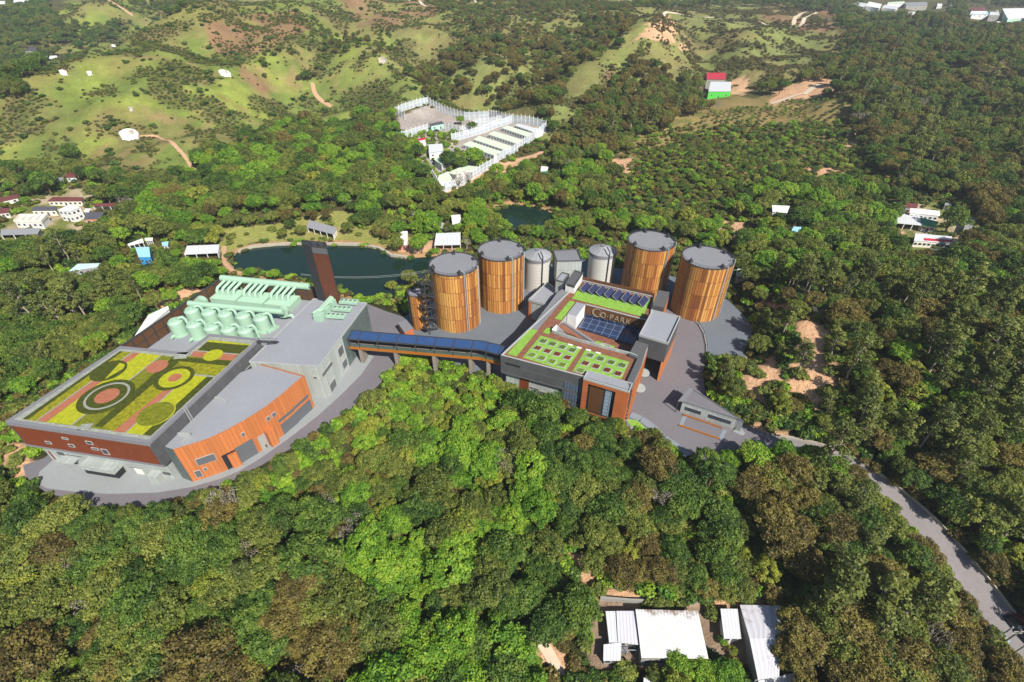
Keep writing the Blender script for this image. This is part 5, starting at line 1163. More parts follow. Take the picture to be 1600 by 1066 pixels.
# ------------------------------------------------------------------ sheds and houses of the valley
BLOCK = []     # footprints kept free of trees
def shed(name, label, cat, px, h, roofm, wallm, rise=0.0, open_front=False, windows=0, storeys=1, group=None, ridge=False, z0=None, over=.5, low=0.0, door=True):
    """px = roof corners in the photo (front-left, front-right, back-right, back-left); h = height of the eaves over the ground"""
    cu, cv = np.mean([p[0] for p in px]), np.mean([p[1] for p in px]); g = G(cu, cv, h); zt = g[2] + h if z0 is None else z0 + h
    q = PL(px, zt); zg = min(ground(p[0], p[1])[0] for p in q); zl = zg - 2.0
    t = thing(name, label, cat, (np.mean([p[0] for p in q]), np.mean([p[1] for p in q]), zt - h), group); BLOCK.append((q, 2.0))
    q = [np.array(p) for p in q]; zz = [zt - low, zt - low, zt + rise, zt + rise]
    b = MB(); L0 = np.hypot(*(q[1] - q[0])); D0 = np.hypot(*(q[3] - q[0])); th = .16
    if ridge:
        m0, m1 = (q[0] + q[3]) / 2, (q[1] + q[2]) / 2; zr = zt + rise
        for (a, c, d, e) in ((q[0], q[1], m1, m0), (q[2], q[3], m0, m1)):
            b.face([(*a, zt), (*c, zt), (*d, zr), (*e, zr)], [(0, 0), (L0, 0), (L0, D0 / 2), (0, D0 / 2)]); b.face([(*e, zr - th), (*d, zr - th), (*c, zt - th), (*a, zt - th)])
            b.face([(*a, zt - th), (*c, zt - th), (*c, zt), (*a, zt)])
        zz = [zt] * 4
    else:
        b.face([(*p, z) for p, z in zip(q, zz)], [(0, 0), (L0, 0), (L0, D0), (0, D0)]); b.face([(*p, z - th) for p, z in list(zip(q, zz))[::-1]])
        for i in range(4): j = (i + 1) % 4; b.face([(*q[i], zz[i] - th), (*q[j], zz[j] - th), (*q[j], zz[j]), (*q[i], zz[i])])
    b.build('roof', M[roofm], t)
    c0 = sum(q) / 4; w = [p + (c0 - p) / max(np.hypot(*(c0 - p)), .1) * over for p in q]; wb = MB()
    if open_front:
        for i in (1, 2, 3): j = (i + 1) % 4; wb.wall(w[i], w[j], zl, min(zz[i], zz[j]) - .1)
        wb.build('wall', M[wallm], t); n = max(3, int(L0 / 5))
        p0 = MB().beam((*w[0], zl), (*w[0], zz[0] - .1), .28).build('post', M['white_wall'], t)
        for k_ in range(1, n + 1): o = p0.copy(); COL.objects.link(o); o.parent = t; d = (w[1] - w[0]) * k_ / n; o.location = (d[0], d[1], 0)
    else:
        for i in range(4): j = (i + 1) % 4; wb.wall(w[i], w[j], zl, zz[i] - .1, 0, 0, None, zz[j] - .1)
        if ridge:
            for a, c, m_ in ((w[3], w[0], (w[0] + w[3]) / 2), (w[1], w[2], (w[1] + w[2]) / 2)): wb.face([(*a, zt - .1), (*c, zt - .1), (*m_, zt + rise - .15)])
        wb.build('wall', M[wallm], t)
        Lw = np.hypot(*(w[1] - w[0])); Ls = np.hypot(*(w[2] - w[1])); nw = windows or max(1, int(Lw / 5))
        for st_ in range(storeys):
            zb = zt - h + h / storeys * st_ + .35 * h / storeys
            for k_ in range(nw):
                s_ = Lw * (k_ + .5) / nw
                if door and st_ == 0 and k_ == nw // 2: MB().panel(w[0], w[1], s_ - .6, s_ + .6, zt - h, zt - h + 2.1, .08).build('door', M['sheet_slate'], t); continue
                f = MB().panel(w[0], w[1], s_ - .75, s_ + .75, zb, zb + 1.2, .07).build('window', M['frame'], t); MB().panel(w[0], w[1], s_ - .6, s_ + .6, zb + .1, zb + 1.1, .1).build('pane', M['glass'], f)
            for k_ in range(2 if storeys > 1 else 0):
                s_ = Ls * (k_ + .6) / 2.4; f = MB().panel(w[1], w[2], s_ - .7, s_ + .7, zb, zb + 1.2, .07).build('window', M['frame'], t); MB().panel(w[1], w[2], s_ - .55, s_ + .55, zb + .1, zb + 1.1, .1).build('pane', M['glass'], f)
    return t, q, zt
zv = lambda x, y: (x / 7.2727, 260 + y / 7.2727)
shed('village_house', 'white two-storey flat-roofed house in the hillside hamlet', 'house', [zv(650, 498), zv(800, 512), zv(915, 462), zv(785, 435)], 6.5, 'white', 'white_wall', storeys=2, windows=3, over=.3)
t, q, zt = shed('courtyard_house', 'roofless cream-walled house shell below the white two-storey house', 'house', [zv(160, 632), zv(478, 640), zv(548, 560), zv(238, 562)], 3.4, 'cream_wall', 'white_wall', windows=5, over=.3)
b = MB().parapet([q[0], q[1], q[2], q[3]], .35, zt, zt + 1.1)
for k_ in (.25, .5, .75): a, c = q[0] * (1 - k_) + q[1] * k_, q[3] * (1 - k_) + q[2] * k_; b.beam((*a, zt + .5), (*c, zt + .5), .3, 1.0)
b.build('partition', M['cream_wall'], t)
shed('open_shed', 'long open shed with pale grey roof beside the country road', 'shed', [zv(2, 782), zv(425, 770), zv(470, 712), zv(20, 730)], 3.0, 'sheet_grey', 'grey_wall', .6, True)
shed('long_barn', 'long brown-roofed barn directly behind the white two-storey house', 'barn', [zv(535, 398), zv(930, 396), zv(955, 360), (83, 309)], 3.0, 'sheet_brown', 'cream_wall', .5, windows=7)
shed('grey_barn', 'grey-roofed shed with cream walls left of the white two-storey house', 'shed', [zv(352, 505), zv(638, 502), zv(652, 466), zv(395, 466)], 3.2, 'sheet_slate', 'cream_wall', .5, windows=4)
shed('ruined_barn', 'brown-roofed low barn beside the bare grey tree in the hamlet', 'barn', [zv(1050, 450), zv(1350, 455), zv(1340, 428), zv(1075, 428)], 3.0, 'sheet_brown', 'cream_wall', .4, True)
shed('slate_house', 'slate-roofed house right of the white two-storey house', 'house', [zv(952, 600), zv(1150, 596), zv(1190, 532), zv(985, 545)], 3.4, 'sheet_slate', 'pink_wall', .8, windows=3)
shed('porch_shed', 'small white porch roof between the white house and the slate-roofed house', 'shed', [zv(950, 515), zv(1010, 520), zv(1035, 486), zv(970, 482)], 2.8, 'white', 'white_wall', .2, True)
shed('red_barn', 'long dark red roofed barn at the photo edge above the hamlet', 'barn', [zv(-60, 420), zv(205, 358), zv(215, 320), zv(-40, 378)], 3.0, 'sheet_brown', 'cream_wall', .5, windows=3)
shed('red_barn', 'short dark red roofed barn at the photo edge beside the roofless house', 'barn', [zv(-60, 540), zv(100, 525), zv(108, 480), zv(-50, 492)], 3.0, 'sheet_brown', 'cream_wall', .5, windows=3)
shed('hill_cottage', 'dark red roofed cottage with white porch among round trees on the hill foot', 'house', [zv(740, 125), zv(865, 125), zv(850, 78), zv(765, 82)], 3.2, 'sheet_brown', 'white_wall', .7, windows=2)
shed('hill_porch', 'pale flat porch roof left of the red-roofed hill cottage', 'shed', [zv(625, 155), zv(718, 148), zv(725, 128), zv(650, 132)], 2.8, 'sheet_grey', 'white_wall', .2, True)
zp = lambda x, y: (180 + x / 7.2727, 340 + y / 7.2727)
shed('pond_shed', 'open-sided shed with long white roof by the near end of the large pond', 'shed', [zp(780, 422), zp(1170, 402), zp(1188, 318), zp(820, 332)], 3.2, 'sheet_white', 'white_wall', .6, True)
shed('blue_house', 'house with bright blue walls and light blue roof under dark trees', 'house', [zp(265, 450), zp(400, 448), zp(392, 345), zp(232, 350)], 4.2, 'sheet_blue', 'blue_wall', .6, windows=3, over=.15)
shed('blue_hut', 'tiny pale blue hut beside the blue-walled house', 'hut', [zp(535, 322), zp(600, 320), zp(608, 275), zp(528, 288)], 3.0, 'sheet_blue', 'white_wall', .3, windows=1)
shed('white_canopy', 'slanting white carport roof above the blue-walled house', 'shed', [zp(150, 322), zp(325, 280), zp(312, 240), zp(140, 305)], 3.0, 'white', 'grey_wall', .2, True)
shed('white_canopy', 'short white roof right of the slanting carport', 'shed', [zp(340, 262), zp(425, 262), zp(430, 232), zp(335, 236)], 3.0, 'white', 'grey_wall', .2, True)
shed('aqua_shed', 'shed with pale aqua curved roof among trees left of the equipment deck', 'shed', [(107, 424), (152, 417), (158, 412.5), (122, 413.5)], 3.4, 'sheet_aqua', 'grey_wall', .4, windows=4)
shed('pond_pavilion', 'long white-columned pavilion on the lawn behind the large pond', 'pavilion', [(479, 355), (521, 366.5), (527, 357), (484, 345)], 3.2, 'sheet_grey', 'cream_wall', .5, True)
shed('shore_shed', 'white-roofed open shed on the far shore of the large pond', 'shed', [(678.5, 383.5), (720, 382.5), (719.5, 365), (681.5, 366.5)], 3.4, 'sheet_white', 'cream_wall', .7, True)
shed('white_hut', 'small white hut in the trees above the shore shed', 'hut', [(707, 351), (721, 347), (719, 336), (705, 337)], 3.0, 'white', 'white_wall', .3, windows=1)
shed('white_hut', 'small white hut by the pale road behind the big round tree', 'hut', [(625, 383), (637, 383), (637, 362), (626, 362)], 3.0, 'white', 'pink_wall', .3, windows=1)
shed('container_hut', 'tiny hut with teal and orange walls beside a garden plot', 'hut', [(844, 268), (855, 267), (857, 261), (846, 260)], 3.0, 'white', 'green_tarp', .2, windows=1)
zr_ = lambda x, y: (1360 + x / 8, 300 + y / 8)
shed('farm_shed', 'widest white-roofed farm shed of the right-hand farmyard', 'shed', [zr_(315, 388), zr_(650, 420), zr_(620, 322), zr_(345, 268)], 3.6, 'sheet_white', 'white_wall', .5, True)
shed('farm_house', 'long white house with grey roof edge at the back of the right-hand farmyard', 'house', [zr_(490, 262), zr_(872, 300), zr_(862, 248), zr_(495, 212)], 3.6, 'white', 'white_wall', .5, windows=6)
shed('lean_to', 'grey lean-to shed joined to the left of the long white farm house', 'shed', [zr_(290, 225), zr_(480, 250), zr_(485, 205), zr_(275, 190)], 3.0, 'sheet_grey', 'grey_wall', .3, windows=3)
shed('tarp_shed', 'farm shed with green tarpaulin roof and yellowish wall', 'shed', [zr_(655, 418), zr_(815, 438), zr_(850, 385), zr_(622, 328)], 3.2, 'green_tarp', 'cream_wall', .5, windows=3)
t, q, zt = shed('striped_barn', 'white barn with a dark red roof band in front of the farmyard', 'barn', [zr_(545, 610), zr_(1015, 640), zr_(1010, 575), zr_(555, 535)], 3.4, 'sheet_white', 'cream_wall', .8, windows=8)
a, c = q[0] * .75 + q[1] * .25, q[1]; up_ = (q[3] - q[0]); MB().face([(*(a + up_ * .1), zt + .14), (*(c + up_ * .1), zt + .14), (*(c + up_ * .42), zt + .4), (*(a + up_ * .42), zt + .4)]).build('red_band', M['sheet_red'], t)
shed('red_hut', 'little dark red roofed salmon hut behind the long white farm house', 'hut', [zr_(445, 185), zr_(585, 200), zr_(596, 160), zr_(452, 145)], 3.0, 'sheet_brown', 'pink_wall', .5, windows=2)
shed('scrap_shed', 'patched blue-grey roof half under trees below the striped barn', 'shed', [zr_(640, 790), zr_(880, 850), zr_(1020, 740), zr_(770, 715)], 2.6, 'sheet_slate', 'grey_wall', .3, True)
shed('scrap_shed', 'small pale blue roof beside the big dark tree of the farmyard', 'shed', [zr_(1165, 470), zr_(1290, 430), zr_(1335, 325), zr_(1220, 320)], 2.8, 'sheet_grey', 'grey_wall', .3, windows=2)
shed('garden_hut', 'tiny grey hut at the edge of the bare soil above the farmyard', 'hut', [zr_(925, 170), zr_(1015, 172), zr_(1022, 140), zr_(935, 140)], 2.6, 'sheet_grey', 'grey_wall', .2, windows=1)
shed('valley_house', 'white house in the trees left of the farmyard, the higher of the pair', 'house', [(1207, 331), (1230, 333), (1234, 323), (1206, 321.5)], 4.0, 'white', 'white_wall', .4, windows=2, storeys=1)
shed('valley_house', 'pale blue roofed house in the trees, the lower of the pair', 'house', [(1235, 363), (1252, 363), (1252, 356), (1240, 355)], 3.0, 'sheet_blue', 'white_wall', .4, windows=2)
shed('forest_hut', 'white sheet roof peeping from the forest beside the yard tank', 'hut', [(1150, 430), (1176, 430), (1172, 422), (1152, 421)], 3.0, 'sheet_white', 'grey_wall', .3, windows=2)
shed('red_hall', 'hall with bright red roof on the terrace below the landslide', 'building', [(1104, 124), (1133.5, 124), (1134, 115), (1104, 115)], 5.0, 'sheet_red', 'grey_wall', .8, windows=3)
t, q, zt = shed('green_hall', 'white-roofed hall with green front wall just below the red-roofed hall', 'building', [(1107, 143), (1142, 143), (1142, 130), (1110, 130)], 6.0, 'sheet_white', 'green_wall', 1.2, windows=3)
i_ = 0
for nm, lb, cat, px, h, rm, wm in (
        ('warehouse', 'big white warehouse at the top right corner of the valley', 'warehouse', [(1575, 30), (1625, 28), (1610, 13), (1566, 14)], 9, 'white', 'mint_wall'),
        ('warehouse', 'dark red roofed warehouse left of the big white corner warehouse', 'warehouse', [(1518, 17), (1542, 17), (1540, 12.5), (1516, 12.5)], 6, 'sheet_brown', 'white_wall'),
        ('warehouse', 'long grey-blue warehouse in the far valley below the treeline', 'warehouse', [(1416, 9.5), (1450, 8), (1448, 3.5), (1414, 4.5)], 6, 'sheet_grey', 'grey_wall'),
        ('warehouse', 'white roofed store left end of the far valley sheds', 'warehouse', [(1352, 9), (1374, 13), (1378, 7), (1358, 3)], 5, 'white', 'white_wall'),
        ('warehouse', 'narrow pale store between the far valley sheds', 'warehouse', [(1378, 12), (1400, 15), (1404, 11), (1382, 8)], 5, 'sheet_white', 'white_wall'),
        ('warehouse', 'thin mint-roofed store joined to the grey-blue warehouse', 'warehouse', [(1386, 7), (1414, 5), (1413, 2.5), (1388, 4)], 5, 'sheet_mint', 'white_wall'),
        ('warehouse', 'small white store in front of the far valley sheds', 'warehouse', [(1418, 27), (1430, 26), (1430, 19), (1420, 19)], 5, 'white', 'white_wall'),
        ('warehouse', 'little white kiosk near the grey-blue warehouse', 'warehouse', [(1464, 10), (1472, 10), (1472, 6), (1465, 6)], 5, 'white', 'white_wall'),
        ('warehouse', 'blue-white lean-to in front of the red roofed warehouse', 'warehouse', [(1519, 22), (1545, 22), (1543, 18.5), (1519, 18.5)], 4, 'sheet_blue', 'white_wall'),
        ('warehouse', 'mid-grey store between the far sheds and the red roofed warehouse', 'warehouse', [(1484, 14), (1506, 14), (1504, 9), (1484, 9)], 5, 'sheet_grey', 'white_wall'),
        ('warehouse', 'white shed with two parts below the big white corner warehouse', 'warehouse', [(1556, 38), (1584, 40), (1582, 35), (1557, 34)], 4, 'white', 'white_wall'),
        ('warehouse', 'pale workshop roof between the red roofed and the corner warehouses', 'warehouse', [(1546, 24), (1562, 24), (1560, 17), (1547, 17)], 5, 'sheet_white', 'grey_wall'),
        ('warehouse', 'white store roof above the small front store of the far valley', 'warehouse', [(1330, 8), (1350, 11), (1354, 6), (1336, 3)], 5, 'sheet_white', 'white_wall'),
        ('hill_shed', 'grey shed in the dark valley left of the grassy hill', 'shed', [(38, 80), (57, 80), (57, 74), (42, 74)], 4, 'sheet_slate', 'white_wall'),
        ('hill_shed', 'white tent-roofed shed beside bare orange soil in the far valley', 'shed', [(64, 93), (75, 93), (74, 88), (66, 88)], 3.5, 'white', 'grey_wall'),
        ('hill_shed', 'white shed touching the grassy hill foot in the far valley', 'shed', [(76, 92), (90, 92), (89, 87.5), (78, 88)], 3.5, 'white', 'grey_wall'),
        ('hill_shed', 'white block at the photo edge in the dark left valley', 'shed', [(-6, 101), (6, 101), (5, 95), (-4, 95)], 4, 'white', 'grey_wall'),
        ('warehouse', 'white roofed works at the top left corner', 'warehouse', [(-20, 8), (10, 8), (8, 2), (-20, 2)], 6, 'white', 'grey_wall'),
        ('warehouse', 'pale works roof next to the top left corner', 'warehouse', [(20, 4.5), (52, 3.5), (50, 0), (22, 0)], 6, 'white', 'grey_wall')):
    shed(nm, lb, cat, px, h, rm, wm, .5, windows=3)
# graves: whitewashed horseshoe terraces on the hill
def grave(u, v, w, label, col='grave'):
    g = G(u, v); r = w / FPX * depth(g) / 2; t = thing('hillside_grave', label, 'grave', g, 'whitewashed graves on the grassy hills'); BLOCK.append(([(g[0] - r, g[1] - r), (g[0] + r, g[1] - r), (g[0] + r, g[1] + r), (g[0] - r, g[1] + r)], 2))
    b = MB(); n = 20
    for k_ in range(n):
        a0, a1 = math.pi * (k_ / n * 1.15 - .075), math.pi * ((k_ + 1) / n * 1.15 - .075)
        p0 = (g[0] + r * math.cos(a0), g[1] + r * .9 * math.sin(a0)); p1 = (g[0] + r * math.cos(a1), g[1] + r * .9 * math.sin(a1)); z = ground(*p0)[0]; b.beam((*p0, z + .6), (*p1, ground(*p1)[0] + .6), r * .18, 2.2 + r * .25)
    b.build('wall', M[col], t); c = MB()
    for k_ in range(8):
        for j in range(6):
            x0, y0 = g[0] - r + 2 * r * k_ / 8, g[1] - r + 1.9 * r * j / 6; x1, y1 = x0 + r / 4, y0 + 1.9 * r / 6
            if (x0 + r / 8 - g[0]) ** 2 + (y0 + r * .16 - g[1]) ** 2 < r * r * .9: c.face([(x, y, ground(x, y)[0] + .45) for x, y in ((x0, y0), (x1, y0), (x1, y1), (x0, y1))])
    c.build('forecourt', M[col], t); MB().box((g[0], g[1] + r * .6, ground(g[0], g[1] + r * .6)[0] + .3), r * .5, r * .2, r * .45).build('headstone', M['stone'], t)
grave(203, 214, 24, 'largest whitewashed hillside grave, at the top of the dirt path')
grave(352, 117, 15, 'white grave on the brown-edged knoll of the grassy hill')
grave(598, 97, 13, 'grey-white round grave on top of the central knoll', 'stone')
grave(178, 73, 5, 'tiny white grave high on the grassy hillside'); grave(141, 117, 6, 'small pale grave on the slope above the big round bush'); grave(100, 116, 9, 'flat pale grave low on the left hillside'); grave(1010, 104, 8, 'small white grave on the spur below the landslide'); grave(206, 173, 6, 'faint small grave on bare ground above the largest grave', 'stone')

# ------------------------------------------------------------------ sheds at the bottom of the picture
zb = lambda x, y: (920 + x / 7.3, 920 + y / 7.3)
shed('metal_shed', 'largest white metal roof with a rust-stained upper edge', 'shed', [zb(600, 790), zb(1365, 800), zb(1235, 272), zb(527, 252)], 4.2, 'sheet_rust', 'grey_wall', .9, windows=5, over=.3)
shed('metal_shed', 'narrow white roof strip left of the aged lilac roof', 'shed', [zb(330, 610), zb(335, 610), zb(308, 262), zb(190, 262)][:1] + [zb(332, 612), zb(308, 262), zb(190, 262)], 3.2, 'sheet_white', 'grey_wall', .3, windows=1) if False else None
shed('metal_shed', 'narrow white roof strip left of the aged lilac roof', 'shed', [zb(232, 612), zb(330, 610), zb(308, 262), zb(190, 262)], 3.2, 'sheet_white', 'grey_wall', .3, windows=1)
shed('metal_shed', 'aged lilac-grey roof joined to the largest white roof', 'shed', [zb(332, 606), zb(566, 640), zb(535, 262), zb(312, 262)], 3.6, 'sheet_lilac', 'grey_wall', .4, windows=2)
shed('metal_shed', 'small white roof at the corner under the bright green tree', 'shed', [zb(165, 820), zb(365, 820), zb(372, 615), zb(168, 640)], 3.0, 'sheet_white', 'grey_wall', .2, windows=2)
zc_ = lambda x, y: (1090 + x / 7.3, 920 + y / 7.3)
shed('metal_shed', 'small white gabled roof between the two long white roofs', 'shed', [zc_(302, 568), zc_(498, 570), zc_(450, 240), zc_(255, 238)], 3.2, 'sheet_white', 'white_wall', .5, windows=2)
shed('metal_shed', 'long narrow white ridge roof with brown stained end', 'shed', [zc_(690, 1040), zc_(930, 1000), zc_(945, 192), zc_(482, 184)], 4.0, 'sheet_lilac', 'grey_wall', .9, windows=6, ridge=True)
shed('metal_shed', 'white low roof at the bottom edge of the long ridge roof', 'shed', [zc_(700, 1130), zc_(1110, 1110), zc_(1100, 965), zc_(690, 1050)], 3.0, 'sheet_white', 'grey_wall', .2, windows=2)
shed('metal_shed', 'white roof cut by the bottom edge beside leafy trees', 'shed', [zb(620, 1180), zb(830, 1180), zb(820, 1025), zb(625, 1010)], 3.0, 'sheet_white', 'grey_wall', .2, windows=2)
# yard behind the sheds: retaining wall, frames and clutter
rwl = [G(u, v) for u, v in ((938, 947), (985, 951), (1040, 953), (1090, 955))]; t = thing('retaining_wall', 'weathered grey retaining wall running behind the largest white metal roof', 'wall', rwl[0]); b = MB()
for a, c in zip(rwl[:-1], rwl[1:]): b.beam((a[0], a[1] + 1.5, a[2] + .4), (c[0], c[1] + 1.5, c[2] + .4), .5, 2.6)
b.build('wall', M['grey_wall'], t)
for u, v, lb in ((978, 1024, 'bare grey post frame in the yard of the bottom sheds'), ):
    g = G(u, v); t = thing('pergola', lb, 'pergola', g); b = MB()
    for k_ in range(3): b.beam((g[0] + k_ * 2.2, g[1], g[2]), (g[0] + k_ * 2.2, g[1], g[2] + 3), .12)
    b.build('post', M['frame'], t); MB().beam((g[0], g[1], g[2] + 3), (g[0] + 4.4, g[1], g[2] + 3), .12).beam((g[0], g[1] + 2, g[2] + 3), (g[0] + 4.4, g[1] + 2, g[2] + 3), .12).build('rail', M['frame'], t)
for i, (u, v, m_, lb) in enumerate(((981, 1008, 'white', 'white water tank box in the gap between the bottom sheds'), (991, 1014, 'sheet_slate', 'dark crate beside the white water tank box'), (1109, 1023, 'sheet_aqua', 'turquoise crate at the corner of the largest white roof'), (975, 1016, 'roof_mid', 'grey crate beside the post frame'))):
    g = G(u, v); t = thing('yard_crate', lb, 'crate', g, 'crates in the yard of the bottom sheds'); MB().box(g, 1.7, 1.4, 1.2, i * .4).build('body', M[m_], t); MB().box((g[0], g[1], g[2] + 1.2), 1.8, 1.5, .1, i * .4).build('lid', M[m_], t)

# ------------------------------------------------------------------ fenced kennel compound
mm, t_n, b_n = newmat('fence_wire'); b_n.inputs['Base Color'].default_value = S(196, 206, 216); b_n.inputs['Roughness'].default_value = .6
u_, v_ = uvsplit(t_n); g1_ = t_n.math('LESS_THAN', t_n.math('FRACT', t_n.math('DIVIDE', u_, .3)), .42); g2_ = t_n.math('LESS_THAN', t_n.math('FRACT', t_n.math('DIVIDE', v_, .3)), .42)
t_n.l.new(t_n.math('MAXIMUM', g1_, g2_), b_n.inputs['Alpha']); M['wire'] = mm
def fence(label, px, h=6.0, gap=3.6):
    pts = [G(u, v) for u, v in px]; t = thing('wire_fence', label, 'fence', pts[0], 'tall white wire fences of the kennel compound'); w = MB(); rl = MB(); first = None; BL = []
    for a, c in zip(pts[:-1], pts[1:]):
        n = max(1, int(np.hypot(*(c - a)[:2]) / gap)); prev = None
        for k_ in range(n + 1):
            q = a + (c - a) * k_ / n; q[2] = ground(q[0], q[1])[0]
            if prev is not None:
                w.wall(prev[:2], q[:2], prev[2], prev[2] + h, 0, 0, q[2], q[2] + h)
                for z in (h, h * .5, .3): rl.beam((prev[0], prev[1], prev[2] + z), (q[0], q[1], q[2] + z), .16)
            if k_ < n or c is pts[-1]:
                if first is None: first = (MB().beam((q[0], q[1], q[2] - 1), (q[0], q[1], q[2] + h + 1.4), .3).build('post', M['white'], t), q)
                else: o = first[0].copy(); COL.objects.link(o); o.parent = t; o.location = q - first[1]
            prev = q
    w.build('wire', M['wire'], t); rl.build('rail', M['white'], t)
f3 = lambda x, y: (600 + x / 10, 140 + y / 10); f4 = lambda x, y: (720 + x / 10, 150 + y / 10); f5 = lambda x, y: (600 + x / 8, 220 + y / 8)
fence('tall white fence round the top end of the kennel compound by the grey yard', [f3(330, 480), f3(190, 400), f3(290, 340), f3(690, 230)])
fence('tall white fence running down from the top corner towards the red cars', [f3(690, 230), f3(1050, 410), f3(1260, 470)])
fence('tall white fence behind the parked red car', [f3(1260, 470), f4(440, 350), f4(640, 390)])
fence('tall blue-white fence at the far end of the kennel rows', [f4(640, 400), f4(880, 430), f4(1330, 520)])
fence('long white fence at the upper ends of the kennel rows', [f3(1060, 820), f3(1500, 700), f4(560, 500), f4(800, 420)])
fence('second long white fence beside the parked red car', [f3(960, 640), f3(1190, 690), f4(240, 470), f4(640, 400)], 5)
fence('white fence at the lower ends of the kennel rows', [f4(1330, 530), f4(1180, 650), f4(840, 900), f4(600, 1010)])
fence('white fence along the grass left of the compound', [f3(220, 810), f3(440, 740), f3(690, 660)])
fence('white fence around the front corner under the autumn trees', [f5(620, 490), f5(720, 660), f5(960, 580), f5(1240, 400), f5(1430, 300)])
fence('short white fence behind the dark trees left of the compound', [f5(100, 170), f5(160, 230), f5(300, 200)], 5)
kr = [('furthest kennel row, pure white roof', [f4(840, 460), f4(1165, 575), f4(1290, 540), f4(900, 445)], 'sheet_white'), ('second kennel row from the far end', [f4(640, 500), f4(1045, 640), f4(1110, 590), f4(720, 470)], 'sheet_mint'),
      ('middle kennel row', [f4(430, 600), f4(870, 745), f4(955, 690), f4(520, 560)], 'sheet_mint'), ('fourth kennel row from the far end', [f4(200, 680), f4(685, 845), f4(775, 790), f4(285, 630)], 'sheet_mint'), ('nearest kennel row behind the bright green tree', [f4(30, 760), f4(520, 930), f4(640, 880), f4(150, 715)], 'sheet_mint')]
for lb, px, m_ in kr: shed('kennel_row', lb + ', pale green long roof' if 'white' not in lb else lb, 'kennel', px, 3.0, m_, 'white_wall', .4, windows=10, group='long kennel roofs of the compound', over=.2, door=False)
shed('guard_hut', 'mint-walled hut with dark roof above the kennel rows', 'hut', [f3(730, 570), f3(940, 530), f3(900, 500), f3(700, 545)], 4.0, 'sheet_slate', 'mint_wall', .4, windows=2)
shed('guard_hut', 'small white tower hut with a red roof at the compound gate', 'hut', [f3(535, 800), f3(655, 775), f3(640, 755), f3(520, 780)], 5.0, 'sheet_red', 'white_wall', .3, windows=1)
shed('compound_house', 'white hipped house right of the red-roofed tower hut', 'house', [f5(560, 150), f5(740, 130), f5(730, 50), f5(560, 60)], 4.5, 'sheet_white', 'white_wall', .8, windows=2)
shed('compound_house', 'white walled house in front of the dark trees of the compound', 'house', [f5(625, 235), f5(720, 300), f5(760, 250), f5(650, 195)], 4.5, 'sheet_mint', 'white_wall', .5, windows=2)
shed('compound_house', 'long pale green roofed house at the front of the compound', 'house', [f5(800, 400), f5(900, 430), f5(1200, 330), f5(1060, 310)], 4.0, 'sheet_mint', 'white_wall', .8, windows=5, ridge=True)
shed('compound_house', 'white curved-roof house at the front corner of the compound', 'house', [f5(650, 520), f5(860, 480), f5(800, 400), f5(690, 440)], 4.0, 'sheet_mint', 'white_wall', .6, windows=3)
gy = [G(*f3(x, y)) for x, y in ((380, 380), (690, 280), (1000, 480), (1190, 620), (960, 620), (700, 490), (480, 440))]
BLOCK.append(([tuple(q[:2]) for q in gy], 3)); BLOCK.append((([G(*q)[:2] for q in (f4(-40, 700), f4(300, 300), f4(440, 230), f4(1330, 500), f4(1130, 700), f4(600, 1020), f4(380, 960), f4(-30, 860))]), 1))
# ------------------------------------------------------------------ cars
def car(label, g, ang, col, L=4.4):
    t = thing('parked_car', label, 'car', g); m_ = mat('car_paint', col, .3, .04, spec=.6); co, si = math.cos(ang), math.sin(ang)
    def pt(x, y, z): return (g[0] + x * co - y * si, g[1] + x * si + y * co, g[2] + z)
    prof = [(-2.2, .35), (-2.2, .8), (-1.9, .95), (-1.5, 1.0), (-.9, 1.45), (.6, 1.45), (1.2, 1.0), (2.0, .9), (2.2, .7), (2.2, .35)]
    b = MB(); w_ = .88; k2 = [.88 if z < 1.1 else .72 for x, z in prof]; s_ = L / 4.4
    for i in range(len(prof)):
        j = (i + 1) % len(prof); b.face([pt(prof[i][0] * s_, -k2[i], prof[i][1]), pt(prof[j][0] * s_, -k2[j], prof[j][1]), pt(prof[j][0] * s_, k2[j], prof[j][1]), pt(prof[i][0] * s_, k2[i], prof[i][1])])
    b.face([pt(x * s_, -k, z) for (x, z), k in zip(prof, k2)]); b.face([pt(x * s_, k, z) for (x, z), k in zip(prof, k2)][::-1]); b.build('body', m_, t)
    gl_ = MB()
    for sgn in (1, -1): gl_.face([pt(x * s_, sgn * (k + .02), z) for x, z, k in ((-1.4, 1.03, .87), (-.88, 1.38, .74), (.58, 1.38, .74), (1.1, 1.03, .87))])
    gl_.face([pt(x * s_, y, z) for x, y, z in ((1.17, -.8, 1.05), (1.17, .8, 1.05), (.66, .68, 1.44), (.66, -.68, 1.44))]); gl_.face([pt(x * s_, y, z) for x, y, z in ((-1.48, .8, 1.05), (-1.48, -.8, 1.05), (-.96, -.68, 1.44), (-.96, .68, 1.44))]); gl_.build('window', M['glass'], t)
    for x in (-1.35, 1.4):
        for y in (-.86, .86): MB().tube([pt(x * s_, y - .1, .33), pt(x * s_, y + .1, .33)], .33, 14).build('wheel', M['black'], t)
    return t
zz8 = lambda x, y: (1480 + x / 6.425, 900 + y / 6.425)
road_ang = math.atan2(G(1590, 1000)[1] - G(1545, 945)[1], G(1590, 1000)[0] - G(1545, 945)[0])
g = G(*zz8(490, 600)); g[2] += .3; car('small pale car on the road verge beside the utility pole', g, road_ang + .1, S(150, 156, 166))
g = G(*zz8(660, 500)); g[2] += .25; car('dark parked car at the road edge under the trees', g, road_ang, S(36, 38, 44))
